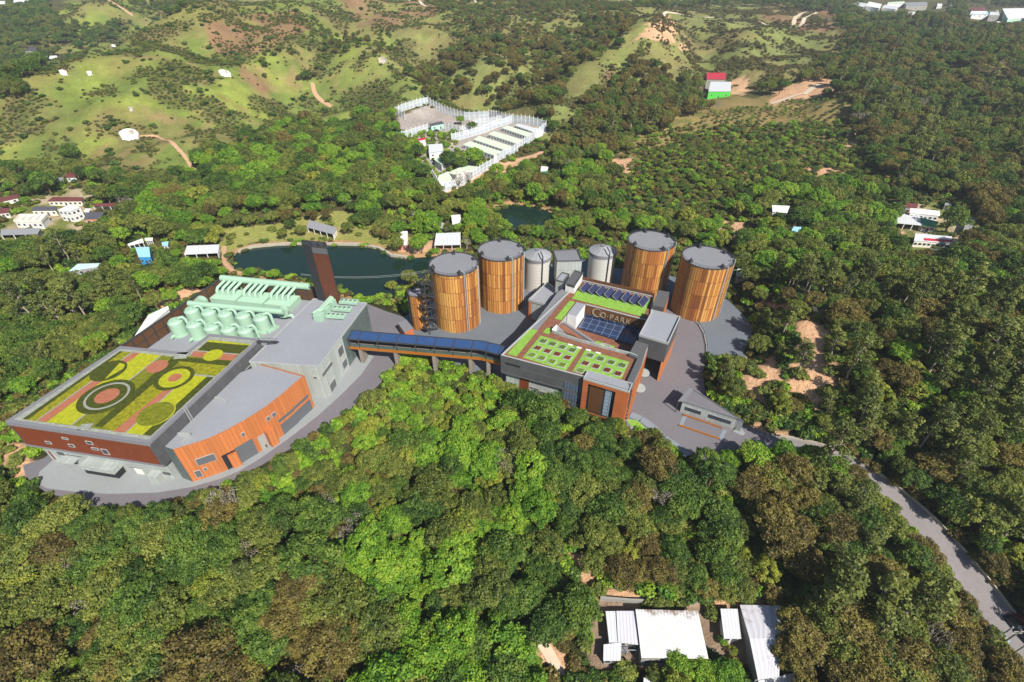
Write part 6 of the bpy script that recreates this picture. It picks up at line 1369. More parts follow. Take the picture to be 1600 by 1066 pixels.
g = G(*zz8(752, 610)); g[2] += .25; car('black parked car cut by the picture edge', g, road_ang, S(24, 25, 28)); g = G(*zz8(735, 470)); g[2] += .3; car('dark red parked car behind the black ones', g, road_ang + .2, S(110, 24, 40))
g = G(*f4(600, 405)); g[2] += .3; car('bright red car parked inside the kennel compound', g, .2, S(196, 40, 60)); g = G(*f4(465, 475)); g[2] += .3; car('smaller red car nearer the kennel rows', g, .3, S(206, 70, 84)); g = G(*f4(520, 392)); g[2] += .3; car('black car parked beside the red one in the compound', g, .2, S(30, 30, 34)); g = G(*f3(735, 830)); g[2] += .3; car('black car by the red-roofed tower hut', g, .4, S(28, 28, 32)); g = G(*f3(820, 655)); g[2] += .3; car('dark car in front of the mint-walled hut', g, .2, S(44, 44, 48))
# utility poles on the road
for (a, hgt_, lb, arm) in (((535, 690), 8, 'utility pole with cross arms beside the pale car', True), ((630, 800), 6, 'plain pale lamp post further down the road', False), ((455, 660), 8, 'plain dark pole at the roadside before the cross-armed pole', False)):
    g = G(*zz8(*a)); t = thing('utility_pole', lb, 'pole', g); MB().tube([tuple(g), (g[0] + .2, g[1], g[2] + hgt_)], .17, 8).build('pole', M['pier'] if arm else M['frame'], t)
    if arm:
        for z in (7.2, 6.4): MB().beam((g[0] - 1.1, g[1], g[2] + z), (g[0] + 1.3, g[1], g[2] + z), .14).build('cross_arm', M['frame'], t)
gl2 = thing('guard_rail', 'pale concrete guard rail along the uphill edge of the road', 'barrier', (*road_line[10], 0)); b = MB()
off_ = []
for i in range(1, len(road_line) - 1):
    d = road_line[i + 1] - road_line[i - 1]; d /= np.hypot(*d); n_ = np.array([-d[1], d[0]]); s_ = 1 if n_[0] > 0 else -1; off_.append(road_line[i] + n_ * s_ * 3.9)
for a, c in zip(off_[:-1], off_[1:]): b.beam((*a, ground(*a)[0] + .5), (*c, ground(*c)[0] + .5), .3, .8)
b.build('rail', M['stone'], gl2)
# stone rim of the large pond
rim = PL([(372, 395), (395, 387), (430, 383.6), (475, 381.6), (530, 383), (560, 383.5), (592, 389), (612, 400.5), (640, 404.5)], -6); t = thing('pond_wall', 'pale stone wall edging the far shore of the large pond', 'wall', (*rim[3], -6)); b = MB()
for a, c in zip(rim[:-1], rim[1:]): b.beam((*a, -5.6), (*c, -5.6), 1.5, 1.7)
b.build('wall', M['stone'], t)
# overhead cable across the pond
t = thing('overhead_cable', 'thin pale overhead cables crossing above the large pond', 'cable', P(530, 430, 4)); b = MB()
for o_ in (0, .8):
    a, c = P(470, 428 + o_ * 2, 6), P(690, 418 + o_ * 3, 9); b.tube([tuple(a * (1 - f) + c * f - np.array([0, 0, 3.0 * 4 * f * (1 - f)])) for f in np.linspace(0, 1, 14)], .05, 4)
b.build('wire', M['frame'], t)
# a person in the orange hall doorway
def person(label, g, col_top, col_leg, ang=0):
    t = None; me = bpy.data.meshes.new('person'); J = {'pel': (0, 0, .95), 'chest': (0, 0, 1.3), 'neck': (0, 0, 1.48), 'head': (0, .02, 1.62), 'crown': (0, 0, 1.74), 'shl': (.19, 0, 1.42), 'ell': (.25, .03, 1.14), 'hal': (.24, -.08, .9), 'shr': (-.19, 0, 1.42), 'elr': (-.25, .03, 1.14), 'har': (-.24, -.1, .92), 'hil': (.1, 0, .9), 'knl': (.11, -.08, .5), 'anl': (.11, -.02, .08), 'tol': (.12, -.18, .04), 'hir': (-.1, 0, .9), 'knr': (-.11, .04, .5), 'anr': (-.11, .14, .1), 'tor': (-.11, 0, .04)}
    K = list(J); E_ = [('pel', 'chest'), ('chest', 'neck'), ('neck', 'head'), ('head', 'crown'), ('chest', 'shl'), ('shl', 'ell'), ('ell', 'hal'), ('chest', 'shr'), ('shr', 'elr'), ('elr', 'har'), ('pel', 'hil'), ('hil', 'knl'), ('knl', 'anl'), ('anl', 'tol'), ('pel', 'hir'), ('hir', 'knr'), ('knr', 'anr'), ('anr', 'tor')]
    rad = dict(pel=.15, chest=.17, neck=.06, head=.1, crown=.07, shl=.07, shr=.07, ell=.045, elr=.045, hal=.035, har=.035, hil=.09, hir=.09, knl=.065, knr=.065, anl=.04, anr=.04, tol=.035, tor=.035)
    me.from_pydata([J[k_] for k_ in K], [(K.index(a), K.index(c)) for a, c in E_], []); o = bpy.data.objects.new('person', me); COL.objects.link(o)
    md = o.modifiers.new('skin', 'SKIN'); 
    for k_, v in zip(K, me.skin_vertices[0].data): v.radius = (rad[k_], rad[k_]); v.use_root = k_ == 'pel'
    o.modifiers.new('sub', 'SUBSURF').levels = 1; mm_, tt_, bb_ = newmat('person_clothes'); gq = tt_.new('ShaderNodeTexCoord'); sx_ = tt_.new('ShaderNodeSeparateXYZ'); tt_.l.new(gq.outputs['Object'], sx_.inputs[0])
    tt_.l.new(tt_.ramp(tt_.math('DIVIDE', sx_.outputs[2], 1.8), [(0.0, col_leg), (.52, col_leg), (.525, col_top), (.81, col_top), (.815, S(196, 150, 124)), (.93, S(196, 150, 124)), (.935, S(30, 24, 20))]), bb_.inputs['Base Color']); me.materials.append(mm_)
    o.location = g; o.rotation_euler = (0, 0, ang); return tag(o, label, 'person')
pd_ = P(420, 690, .15); person('person in dark clothes walking out of the orange hall doorway', (pd_[0] + .5, pd_[1] - 2.5, .15), S(40, 46, 60), S(34, 36, 44), .3)
# ------------------------------------------------------------------ trees
rng = np.random.default_rng(11)
def leaf_mat(name, a, b_, c_, trans=0.2):
    """leaf colour differs from tree to tree and from twig to twig"""
    m = bpy.data.materials.new(name); m.use_nodes = True; t = NT(m); t.n.remove(t.n['Principled BSDF']); out = t.n['Material Output']
    oi = t.new('ShaderNodeObjectInfo'); at = t.new('ShaderNodeAttribute', attribute_name='tone')
    f = t.math('ADD', t.math('MULTIPLY', at.outputs['Fac'], 0.6), t.math('MULTIPLY', oi.outputs['Random'], 0.4))
    col = t.ramp(f, [(0.12, a), (0.5, b_), (0.88, c_)])
    d = t.new('ShaderNodeBsdfDiffuse'); tr = t.new('ShaderNodeBsdfTranslucent'); mx = t.new('ShaderNodeMixShader'); mx.inputs[0].default_value = trans
    gl_ = t.new('ShaderNodeBsdfGlossy'); gl_.inputs['Roughness'].default_value = .55; gl_.inputs['Color'].default_value = (.5, .5, .45, 1); m2 = t.new('ShaderNodeMixShader'); m2.inputs[0].default_value = .04
    t.l.new(col, d.inputs[0]); t.l.new(t.mix(.35, col, (.35, .42, .04, 1)), tr.inputs[0]); t.l.new(d.outputs[0], mx.inputs[1]); t.l.new(tr.outputs[0], mx.inputs[2]); t.l.new(mx.outputs[0], m2.inputs[1]); t.l.new(gl_.outputs[0], m2.inputs[2]); t.l.new(m2.outputs[0], out.inputs[0]); return m
def c4(r, g, b): return (r, g, b, 1)
LM = {'bright': leaf_mat('bright_leaves', c4(.06, .155, .016), c4(.15, .30, .022), c4(.28, .40, .034)),
      'olive': leaf_mat('olive_leaves', c4(.055, .085, .017), c4(.14, .178, .031), c4(.26, .28, .052)),
      'dark': leaf_mat('dark_leaves', c4(.025, .06, .012), c4(.08, .15, .022), c4(.165, .24, .035)),
      'brown': leaf_mat('brown_leaves', c4(.07, .055, .018), c4(.165, .13, .034), c4(.26, .22, .048)),
      'yellow': leaf_mat('yellow_leaves', c4(.14, .19, .02), c4(.24, .28, .035), c4(.36, .36, .05)),
      'gum': leaf_mat('gum_leaves', c4(.055, .08, .02), c4(.135, .165, .036), c4(.23, .25, .055)),
      'scrub': leaf_mat('scrub_leaves', c4(.075, .085, .026), c4(.12, .125, .042), c4(.17, .165, .06)),
      'dry': leaf_mat('dry_twigs', c4(.16, .13, .10), c4(.22, .19, .15), c4(.30, .27, .22), .1)}
def unit(v): return v / (np.linalg.norm(v, axis=-1, keepdims=True) + 1e-9)
def leaves(cen, rad, tone, per, size, r, up=0.45):
    """leaf quads on the outside of each leaf clump"""
    n = len(cen) * per; ci = np.repeat(np.arange(len(cen)), per); d = unit(r.normal(size=(n, 3))); d[:, 2] = np.abs(d[:, 2]) * np.where(r.random(n) < .78, 1, -1)
    rr = rad[ci][:, None] * (0.45 + 0.6 * r.random((n, 1)) ** .6); p = cen[ci] + d * rr * np.array([1, 1, .8])
    nn = unit(d * .7 + np.array([0, 0, up]) + r.normal(size=(n, 3)) * .55); a = unit(np.cross(nn, r.normal(size=(n, 3)))); b = np.cross(nn, a)
    s = (size * (0.6 + 0.8 * r.random((n, 1)))); a = a * s; b = b * s * .62
    v = np.stack([p - a, p - b, p + a, p + b], 1).reshape(-1, 3); f = np.arange(4 * n).reshape(-1, 4)
    return v, f, np.clip(tone[ci] + r.normal(size=n) * .26, 0, 1)
def limb(b, a, c, r0, r1, r, n=5):
    a, c = np.array(a, float), np.array(c, float); m = (a + c) / 2 + r.normal(size=3) * np.linalg.norm(c - a) * .06
    b.tube([tuple(a), tuple(m), tuple(c)], [r0, (r0 + r1) / 2, r1], n, caps=False)
def make_proto(kind, seed):
    r = np.random.default_rng(seed); b = MB()
    if kind == 'gum':
        Hh = 15 + 2 * r.random(); nb = 16; cen = []; rad = []
        top = np.array([r.normal() * .8, r.normal() * .8, Hh * .93]); limb(b, (0, 0, -1), top * .5, .28, .2, r, 7); limb(b, top * .5, top, .2, .08, r, 6)
        for k in range(nb):
            h = Hh * (0.42 + .55 * (k / nb)); a = k * 2.4 + r.random(); rr = 2.6 * (1.15 - .6 * (h / Hh)) * (0.5 + .7 * r.random()); q = np.array([math.cos(a) * rr, math.sin(a) * rr, h]); o = top * (h - 1.6) / top[2]
            limb(b, o, q, .07, .03, r, 4); cen.append(q + (0, 0, .3)); rad.append(0.95 + .55 * r.random())
        cen.append(top + (0, 0, .4)); rad.append(1.2); per, size = 80, .33
    elif kind == 'bare':
        cen = []; rad = []; limb(b, (0, 0, -1), (0, 0, 2.4), .26, .2, r, 7)
        for k in range(11):
            a = k * 2.4; e = np.array([math.cos(a) * 1.9, math.sin(a) * 1.9, 4 + 1.6 * r.random()]); limb(b, (0, 0, 2.2), e, .14, .07, r, 5)
            for j in range(3): q = e + unit(r.normal(size=3)) * 1.1 + (0, 0, .9); limb(b, e, q, .06, .02, r, 4); cen.append(q); rad.append(.75)
        per, size = 16, .16
    elif kind == 'shrub' or kind == 'bush':
        nb = 9; cen = []; rad = []
        for k in range(nb): a = k * 2.4; rr = .95 * math.sqrt(k / nb); cen.append(np.array([math.cos(a) * rr, math.sin(a) * rr, .65 + .45 * r.random() - .25 * rr])); rad.append(.5 + .2 * r.random()); limb(b, (0, 0, -.3), cen[-1], .05, .02, r, 4)
        per, size = 85, .2
    else:
        Hh = {'bright': 7.4, 'olive': 7.8, 'dark': 8.0, 'brown': 8.2, 'yellow': 7.2}[kind] * (0.92 + .16 * r.random()); Rr = {'bright': 3.7, 'olive': 3.9, 'dark': 3.9, 'brown': 4.0, 'yellow': 3.1}[kind]
        nb = 38 if kind != 'yellow' else 26; cen = []; rad = []; fork = np.array([r.normal() * .2, r.normal() * .2, Hh * .34]); limb(b, (0, 0, -1.2), fork, .34, .24, r, 7)
        lob = [(r.random() * 6.28, .75 + .5 * r.random()) for _ in range(5)]
        for k in range(nb):
            z = 1 - 1.35 * (k + .5) / nb; a = k * 2.39996 + r.normal() * .25; hr = math.sqrt(max(0, 1 - z * z)); sw = 1 + .22 * sum(math.cos(2 * (a - l[0])) * (l[1] - 1) for l in lob) + r.normal() * .15
            q = np.array([math.cos(a) * hr * Rr * .82 * sw * (1 + r.normal() * .12), math.sin(a) * hr * Rr * .82 * sw, Hh * .66 + z * Hh * .27 * (0.9 + .25 * r.random())])
            cen.append(q); rad.append(Rr * (0.22 + .14 * r.random()))
            if k % 3 == 0: limb(b, fork, q, .12, .04, r, 5)
        per, size = {'bright': (115, .235), 'olive': (115, .225), 'dark': (120, .22), 'brown': (125, .215), 'yellow': (105, .225)}[kind]
    cen = np.array(cen); rad = np.array(rad); tone = r.random(len(cen)); v, f, tn = leaves(cen, rad, tone, per, size, r)
    tv = np.array(b.v, float); return tv, b.f, v, f, tn
BARK = {'gum': M['bark_pale'], 'bare': M['bark_pale']}
LEAF = {'bare': 'dry', 'scrub': 'scrub', 'shrub': 'olive', 'bush': 'dark'}
PROTO = []     # (kind, trunk mesh, crown mesh)
pcol = bpy.data.collections.new('tree_library')      # not linked: only a store of shapes for the far woodland
def addproto(kind, seed, leafkey=None):
    tv, tf, lv, lf, tn = make_proto(kind, seed); bark = BARK.get(kind, M['bark']); lm = LM[leafkey or LEAF.get(kind, kind)]
    tme = bpy.data.meshes.new('trunk'); tme.from_pydata(tv.tolist(), [], tf); tme.materials.append(bark); tme.polygons.foreach_set('use_smooth', [True] * len(tf))
    cme = fastmesh('crown', lv, lf); at = cme.attributes.new('tone', 'FLOAT', 'FACE'); at.data.foreach_set('value', tn.astype(np.float32)); cme.materials.append(lm)
    both = fastmesh('tree', np.concatenate([lv, np.zeros((0, 3))]), lf); at = both.attributes.new('tone', 'FLOAT', 'FACE'); at.data.foreach_set('value', tn.astype(np.float32)); both.materials.append(lm); both.materials.append(bark)
    bm = bmesh.new(); bm.from_mesh(both); n0 = len(bm.faces); bm.from_mesh(tme); bm.faces.ensure_lookup_table()
    for i in range(n0, len(bm.faces)): bm.faces[i].material_index = 1
    bm.to_mesh(both); bm.free()
    o = bpy.data.objects.new('tree_%02d' % len(PROTO), both); pcol.objects.link(o); PROTO.append((kind if leafkey is None else kind + '_' + leafkey, tme, cme)); return len(PROTO) - 1
IDX = {}
for kind, n in (('bright', 3), ('olive', 3), ('dark', 3), ('brown', 3), ('yellow', 2), ('gum', 3), ('bare', 1)):
    IDX[kind] = [addproto(kind, 100 + 7 * len(PROTO) + k) for k in range(n)]
IDX['shrub'] = [addproto('shrub', 301), addproto('shrub', 302)]; IDX['bush'] = [addproto('shrub', 303, 'dark'), addproto('shrub', 304, 'dark')]; IDX['dryshrub'] = [addproto('shrub', 305, 'brown')]; IDX['scrub'] = [addproto('shrub', 308, 'scrub')]; IDX['limeshrub'] = [addproto('shrub', 306, 'bright')]; IDX['yshrub'] = [addproto('shrub', 307, 'yellow')]
HGT = {'bright': 7.4, 'olive': 7.8, 'dark': 8.0, 'brown': 8.2, 'yellow': 7.2, 'gum': 16, 'bare': 6.5}

# stands of trees: outline in the photo, share of each kind, chance that a cell holds a tree, size range
ZONES = [
    (LAWN[0], dict(olive=4, dark=3, brown=1.5, bright=1), .3, (.6, 1.05)),
    ([(0, 800), (170, 800), (390, 745), (420, 900), (300, 1100), (-300, 1100), (-300, 700), (0, 760)], dict(bare=.22, olive=6, dark=2.4, gum=.5, brown=1.5, yellow=.4), .95, (.85, 1.25)),
    ([(170, 800), (400, 735), (570, 640), (600, 600), (640, 690), (560, 760), (430, 800), (250, 850)], dict(bright=4, olive=3, yellow=2, dark=1), .95, (.5, .85)),
    ([(600, 585), (640, 560), (790, 590), (800, 640), (690, 700), (610, 680)], dict(bright=5, yellow=2.5, olive=1.5), .97, (.36, .6)),
    ([(600, 690), (850, 650), (850, 830), (700, 930), (520, 930), (540, 780)], dict(bare=.2, bright=10, olive=2, dark=1, yellow=.6), .97, (.75, 1.15)),
    ([(300, 880), (540, 780), (560, 1100), (250, 1100)], dict(bare=.22, brown=5, olive=4, dark=1), .96, (.9, 1.3)),
    ([(500, 930), (760, 900), (860, 1100), (480, 1100)], dict(bright=7, olive=3, dark=2), .96, (.8, 1.2)),
    ([(800, 640), (1000, 680), (1130, 735), (1200, 930), (900, 930), (760, 880), (800, 740)], dict(bare=.22, olive=4, dark=4, yellow=.8, brown=1), .97, (.8, 1.15)),
    ([(860, 880), (1240, 900), (1240, 945), (870, 930)], dict(olive=4, yellow=1, gum=1), .5, (.6, .9)),
    ([(1090, 715), (1330, 700), (1330, 745), (1130, 760)], dict(bright=6, dark=1), .97, (.6, .9)),
    ([(1150, 745), (1340, 740), (1480, 880), (1590, 1100), (1200, 1100), (1240, 940), (1180, 850)], dict(bare=.22, brown=7, olive=2.5, dark=2, gum=1, yellow=.5), .96, (.8, 1.25)),
    ([(1340, 690), (1700, 690), (1900, 1100), (1660, 1060), (1420, 790)], dict(olive=3, gum=3, brown=3, yellow=1, dark=2), .96, (.8, 1.2)),
    ([(820, 1045), (960, 930), (940, 900), (860, 900), (790, 960), (780, 1100)], dict(bright=5, dark=3), .97, (.8, 1.15)),
    ([(995, 1045), (1150, 1045), (1170, 1110), (990, 1110)], dict(bright=6, yellow=1), .97, (.55, .85)),
    ([(-300, 430), (100, 400), (230, 420), (340, 430), (330, 450), (200, 530), (0, 650), (-300, 700)], dict(olive=6, dark=4, gum=1.5, bright=.8, yellow=.4), .96, (.8, 1.2)),
    ([(200, 420), (350, 415), (420, 430), (640, 440), (640, 500), (560, 470), (340, 430), (220, 510)], dict(bright=7, yellow=1.5, olive=1), .97, (.55, .85)),
    ([(560, 430), (640, 420), (700, 395), (760, 370), (740, 400), (660, 440), (640, 500), (560, 470)], dict(bright=3, olive=4, bare=.6), .9, (.6, .95)),
    ([(640, 330), (760, 310), (770, 350), (800, 370), (900, 350), (1190, 330), (1190, 400), (1140, 420), (1050, 372), (960, 370), (860, 380), (740, 385), (640, 370)], dict(bright=4, olive=4, yellow=1.8, dark=1.2), .86, (.75, 1.15)),
    ([(230, 320), (330, 240), (480, 195), (620, 185), (650, 240), (640, 300), (700, 320), (640, 340), (480, 335), (340, 345), (200, 380), (140, 360)], dict(olive=4.5, bright=4.5, dark=2.4, brown=.6, yellow=.6), .84, (.8, 1.35)),
    ([(0, 260), (120, 270), (230, 290), (230, 320), (140, 340), (0, 340)], dict(olive=4, dark=3, bright=1), .42, (.8, 1.3)),
    ([(100, 372), (230, 345), (350, 345), (345, 385), (240, 420), (0, 420), (0, 395)], dict(dark=4, olive=4, yellow=.8, bright=.6), .82, (.85, 1.3)),
    ([(560, 190), (640, 250), (640, 300), (700, 310), (860, 250), (880, 230), (960, 260), (960, 330), (760, 320), (640, 330)], dict(bright=4, olive=4.5, dark=2, brown=.6, yellow=.8), .84, (.8, 1.25)),
    ([(640, 120), (720, 70), (860, 60), (960, 20), (990, 60), (920, 110), (860, 170), (880, 220), (760, 165), (680, 160)], dict(brown=6, dark=2, olive=3), .72, (.8, 1.15)),
    ([(860, 240), (920, 150), (1010, 95), (1090, 140), (1110, 170), (1020, 215), (960, 250), (880, 260)], dict(brown=5, olive=3, dark=2, gum=1), .95, (.9, 1.25)),
    ([(1190, 150), (1320, 90), (1330, 55), (1400, 60), (1420, 20), (1480, 30), (1700, 40), (1900, 60), (1900, 300), (1400, 300), (1345, 250), (1320, 150), (1240, 155)], dict(bare=.22, olive=5, dark=4, brown=3, gum=.6), .93, (.85, 1.25)),
    ([(1400, 170), (1700, 170), (1900, 300), (1900, 350), (1530, 340), (1500, 320), (1410, 300)], dict(brown=6, gum=.5, olive=3, dark=2), .96, (.9, 1.3)),
    ([(1170, 300), (1340, 290), (1400, 320), (1390, 400), (1300, 440), (1150, 440), (1120, 400)], dict(bright=5, dark=2.5, olive=3.5, yellow=.6), .88, (.8, 1.2)),
    ([(1480, 330), (1900, 340), (1900, 480), (1380, 470), (1340, 430), (1420, 390), (1500, 390)], dict(olive=4, dark=4, bright=1, brown=2), .94, (.85, 1.25)),
    ([(1110, 470), (1180, 455), (1250, 470), (1320, 520), (1330, 610), (1300, 690), (1240, 690), (1160, 655), (1110, 610)], dict(gum=6, olive=4, brown=1.5, yellow=1, bright=1, bare=.4), .5, (.6, .95)),
    ([(1140, 420), (1380, 430), (1900, 470), (1900, 720), (1340, 700), (1240, 690), (1160, 655), (1110, 610), (1110, 560), (1180, 540)], dict(gum=6, olive=4, brown=2, dark=1.4, yellow=.7, bright=.6), .86, (.75, 1.12)),
    ([(1000, 262), (1110, 180), (1240, 160), (1330, 150), (1390, 290), (1330, 330), (1180, 320), (1000, 300)], dict(bright=3, dark=3, olive=4), 0, (.26, .42)),
    ([(60, -40), (80, 20), (120, 55), (60, 115), (50, 150), (-60, 170), (-60, -40)], dict(dark=5, olive=3), .9, (.9, 1.2)),
    ([(75, 70), (110, 42), (210, 38), (215, 45), (180, 60), (130, 78)], dict(dark=5, olive=2), .85, (.8, 1.1)),
    ([(200, 5), (300, -5), (306, 18), (270, 24), (210, 10)], dict(dark=3, olive=3), .5, (.7, 1.0)),
    ([(930, -40), (1900, -60), (1900, 40), (1480, 30), (1420, 18), (1330, 24), (1200, 8), (1060, 12), (1000, 14)], dict(dark=4, olive=3, gum=1), .85, (.9, 1.25)),
    ([(560, 50), (620, 45), (640, 85), (560, 90), (420, 110), (400, 100), (460, 50)], dict(olive=4, dark=3, brown=1), .6, (.4, .75)),
    ([(1300, 22), (1420, 16), (1400, 62), (1330, 56), (1310, 45)], dict(dark=4, olive=4), .9, (.8, 1.2)),
    ([(640, -10), (1000, -20), (1000, 12), (860, 60), (720, 70), (700, 20)], dict(brown=3, olive=4, dark=2), .4, (.5, .9)),
    ([(400, 125), (470, 110), (508, 120), (506, 130), (470, 132)], dict(dark=3, brown=2, olive=2), .6, (.6, .95)),
    ([(300, 130), (350, 150), (340, 200), (320, 180)], dict(dark=3, olive=2), .5, (.4, .7)),
]
KEEP = [(PAD_L, 1.5), (PAD_R, 1.5), (POND1, 2.0), (POND2, 2.0)]
SOILPOLY = SOIL; PATHS[[k for k, p in enumerate(PATHS) if p[0] is road_line][0]] = (road_line, 8.0)
def blocked(x, y, pad=0.0):
    r = np.zeros(x.shape, bool)
    for poly, m in KEEP: r |= sdist([tuple(p) for p in poly], x, y) < m + pad
    for poly, m in BLOCK:
        p = [np.array(q, float) for q in poly]; c0 = sum(p) / len(p); rr = max(np.hypot(*(q - c0)) for q in p) + m + pad; near = (np.abs(x - c0[0]) < rr) & (np.abs(y - c0[1]) < rr)
        if near.any(): i = np.where(near)[0]; r[i] |= sdist([tuple(q) for q in p], x[i], y[i]) < m + pad
    for line, w in PATHS: r |= segdist(line, x, y) < w / 2 + 1.2 + pad
    return r
def candidates(y0, y1, cell, seed):
    r = np.random.default_rng(seed); X = []; Y = []
    y = y0
    while y < y1:
        w = 130 + 1.12 * max(y, 0); n = int(2 * w / cell); xs = -w + (np.arange(n) + r.random(n) * .9) * cell; ys = y + r.random(n) * cell * .9; X.append(xs); Y.append(ys); y += cell
    return np.concatenate(X), np.concatenate(Y), r
CLEAR = [(0, 640), (30, 730), (45, 760), (75, 782), (130, 796), (170, 802), (262, 797), (330, 773), (392, 742), (452, 707), (502, 678), (560, 634), (600, 592), (640, 566), (700, 572), (788, 588), (792, 606), (850, 622), (905, 634), (960, 655), (1000, 678), (1060, 708), (1100, 714), (1135, 690), (1190, 680), (1130, 645), (1104, 620), (1102, 560), (1165, 556), (1150, 470), (1150, 380), (480, 376), (340, 430)]
def rect(a, b, c, d): return [(a, b), (c, b), (c, d), (a, d)]
OPEN = [rect(1400, 318, 1462, 360), rect(1425, 364, 1490, 388), rect(1440, 385, 1488, 396), rect(1505, 340, 1530, 362), rect(1204, 318, 1238, 336), rect(1236, 352, 1254, 366), [(0, 340), (40, 336), (85, 318), (130, 315), (160, 325), (165, 340), (110, 354), (60, 362), (62, 372), (0, 376)], rect(96, 268, 122, 285), rect(0, 300, 30, 318), rect(140, 318, 188, 330), rect(200, 374, 240, 412), rect(250, 374, 266, 388), rect(287, 382, 345, 404), rect(106, 411, 158, 428), rect(1100, 113, 1146, 156), rect(478, 344, 528, 372), rect(678, 364, 722, 395), rect(703, 334, 724, 352),
        rect(1350, -5, 1480, 18), rect(1512, 8, 1600, 34), rect(842, 258, 860, 272), [(1350, 738), (1385, 750), (1440, 800), (1500, 868), (1560, 945), (1600, 990), (1650, 1050), (1610, 1060), (1550, 965), (1500, 893), (1440, 830), (1390, 778)], rect(990, 955, 1106, 1022), rect(946, 956, 990, 1020), rect(1124, 951, 1160, 994), [(1157, 944), (1218, 945), (1224, 957), (1206, 1005), (1178, 1015)], [(860, 872), (905, 875), (940, 925), (925, 945), (890, 905)],
        [(620, 175), (690, 155), (800, 195), (850, 205), (760, 250), (735, 228), (640, 222), (620, 190)], [(690, 285), (760, 262), (750, 280), (700, 300)], [(1240, 530), (1262, 505), (1290, 545), (1285, 590), (1246, 585)], [(1135, 652), (1180, 655), (1255, 690), (1180, 674)], [(1175, 565), (1200, 555), (1215, 600), (1195, 625), (1165, 605)]]
def fits(x, y, z, h, s):
    """trees beside the works are kept low, as they are there"""
    for k in range(6):
        w = .42 * h * s; a, b, _ = proj(np.array([x, x - w, x + w, x, x - w * .6, x + w * .6, x, x - w, x + w]), np.array([y] * 9), z + h * s * np.array([.96, .7, .7, .6, .86, .86, .35, .4, .4]))
        if not inside(CLEAR, a[:1], b[:1])[0] and not anyin(OPEN, a, b).any(): return s
        s *= .72
    return 0
TREES = []     # x, y, z, kind, proto, scale, rotation
for (y0, y1, cell, sd) in ((-5, 165, 5.0, 1), (165, 420, 5.6, 2), (420, 1300, 8.0, 3)):
    x, y, r = candidates(y0, y1, cell, sd); z = ground(x, y); u, v, d = proj(x, y, z); ok = (d > 8) & (u > -420) & (u < 1950) & (v > -55) & (v < 1330); x, y, z, u, v = x[ok], y[ok], z[ok], u[ok], v[ok]
    bl = blocked(x, y, 0.0); wu = u + (fbm(x / 14, y / 14, 3, 131) - .5) * 30; wv = v + (fbm(x / 14, y / 14, 3, 177) - .5) * 18
    thin = anyin(SOILPOLY, wu, wv); vv = np.minimum(v, 1095)
    done = np.zeros(x.shape, bool)
    for poly, kinds, dens, (s0, s1) in ZONES:
        inz = inside(poly, wu, np.where(v > 1060, 1060, wv)) & ~done
        names = list(kinds); wts = np.array([kinds[k] for k in names], float); wts /= wts.sum()
        for i in np.where(inz)[0]:
            done[i] = True
            if bl[i] or r.random() > dens or (thin[i] and r.random() < .86): continue
            # kinds grow in drifts
            nz = np.array([vnoise(np.array([x[i] / 17 + 31 * k]), np.array([y[i] / 17]), 200 + k)[0] for k in range(len(names))]); w = wts * np.exp(4.5 * (nz - .5)); k = names[r.choice(len(names), p=w / w.sum())]
            s = (s0 + (s1 - s0) * r.random()) * (.74 + .5 * r.random() ** .8); pi_ = IDX[k][r.integers(len(IDX[k]))]; s = fits(x[i], y[i], z[i], HGT[k], s)
            if s == 0: continue
            TREES.append((x[i], y[i], z[i], k, pi_, s, r.random() * 6.28))
# orchard: small trees on a grid
ORCH = [(1000, 262), (1060, 205), (1110, 178), (1240, 158), (1330, 146), (1395, 290), (1330, 330), (1180, 320), (1000, 300)]
oy, ox = np.meshgrid(np.arange(250, 620, 5.4), np.arange(60, 480, 5.4), indexing='ij'); ra_ = .35; og = np.random.default_rng(5)
qx = ox.ravel() * math.cos(ra_) - (oy.ravel() - 430) * math.sin(ra_) + og.normal(size=ox.size) * .5; qy = 430 + ox.ravel() * math.sin(ra_) + (oy.ravel() - 430) * math.cos(ra_) - 90 + og.normal(size=ox.size) * .5
qz = ground(qx, qy); qu, qv, _ = proj(qx, qy, qz); okk = inside(ORCH, qu, qv) & ~blocked(qx, qy, .5)
for i in np.where(okk)[0]:
    f = og.random()
    if f > .84 or (vnoise(np.array([qx[i] / 25]), np.array([qy[i] / 25]), 88)[0] < .22 and f > .2): continue
    low = smooth(180, 300, qv[i]); k = ['dark', 'olive', 'olive', 'bright', 'yellow'][og.integers(5)]; TREES.append((qx[i], qy[i], qz[i], k, IDX[k][og.integers(2)], float((.28 + .14 * og.random()) * (1 + .4 * low)), og.random() * 6))
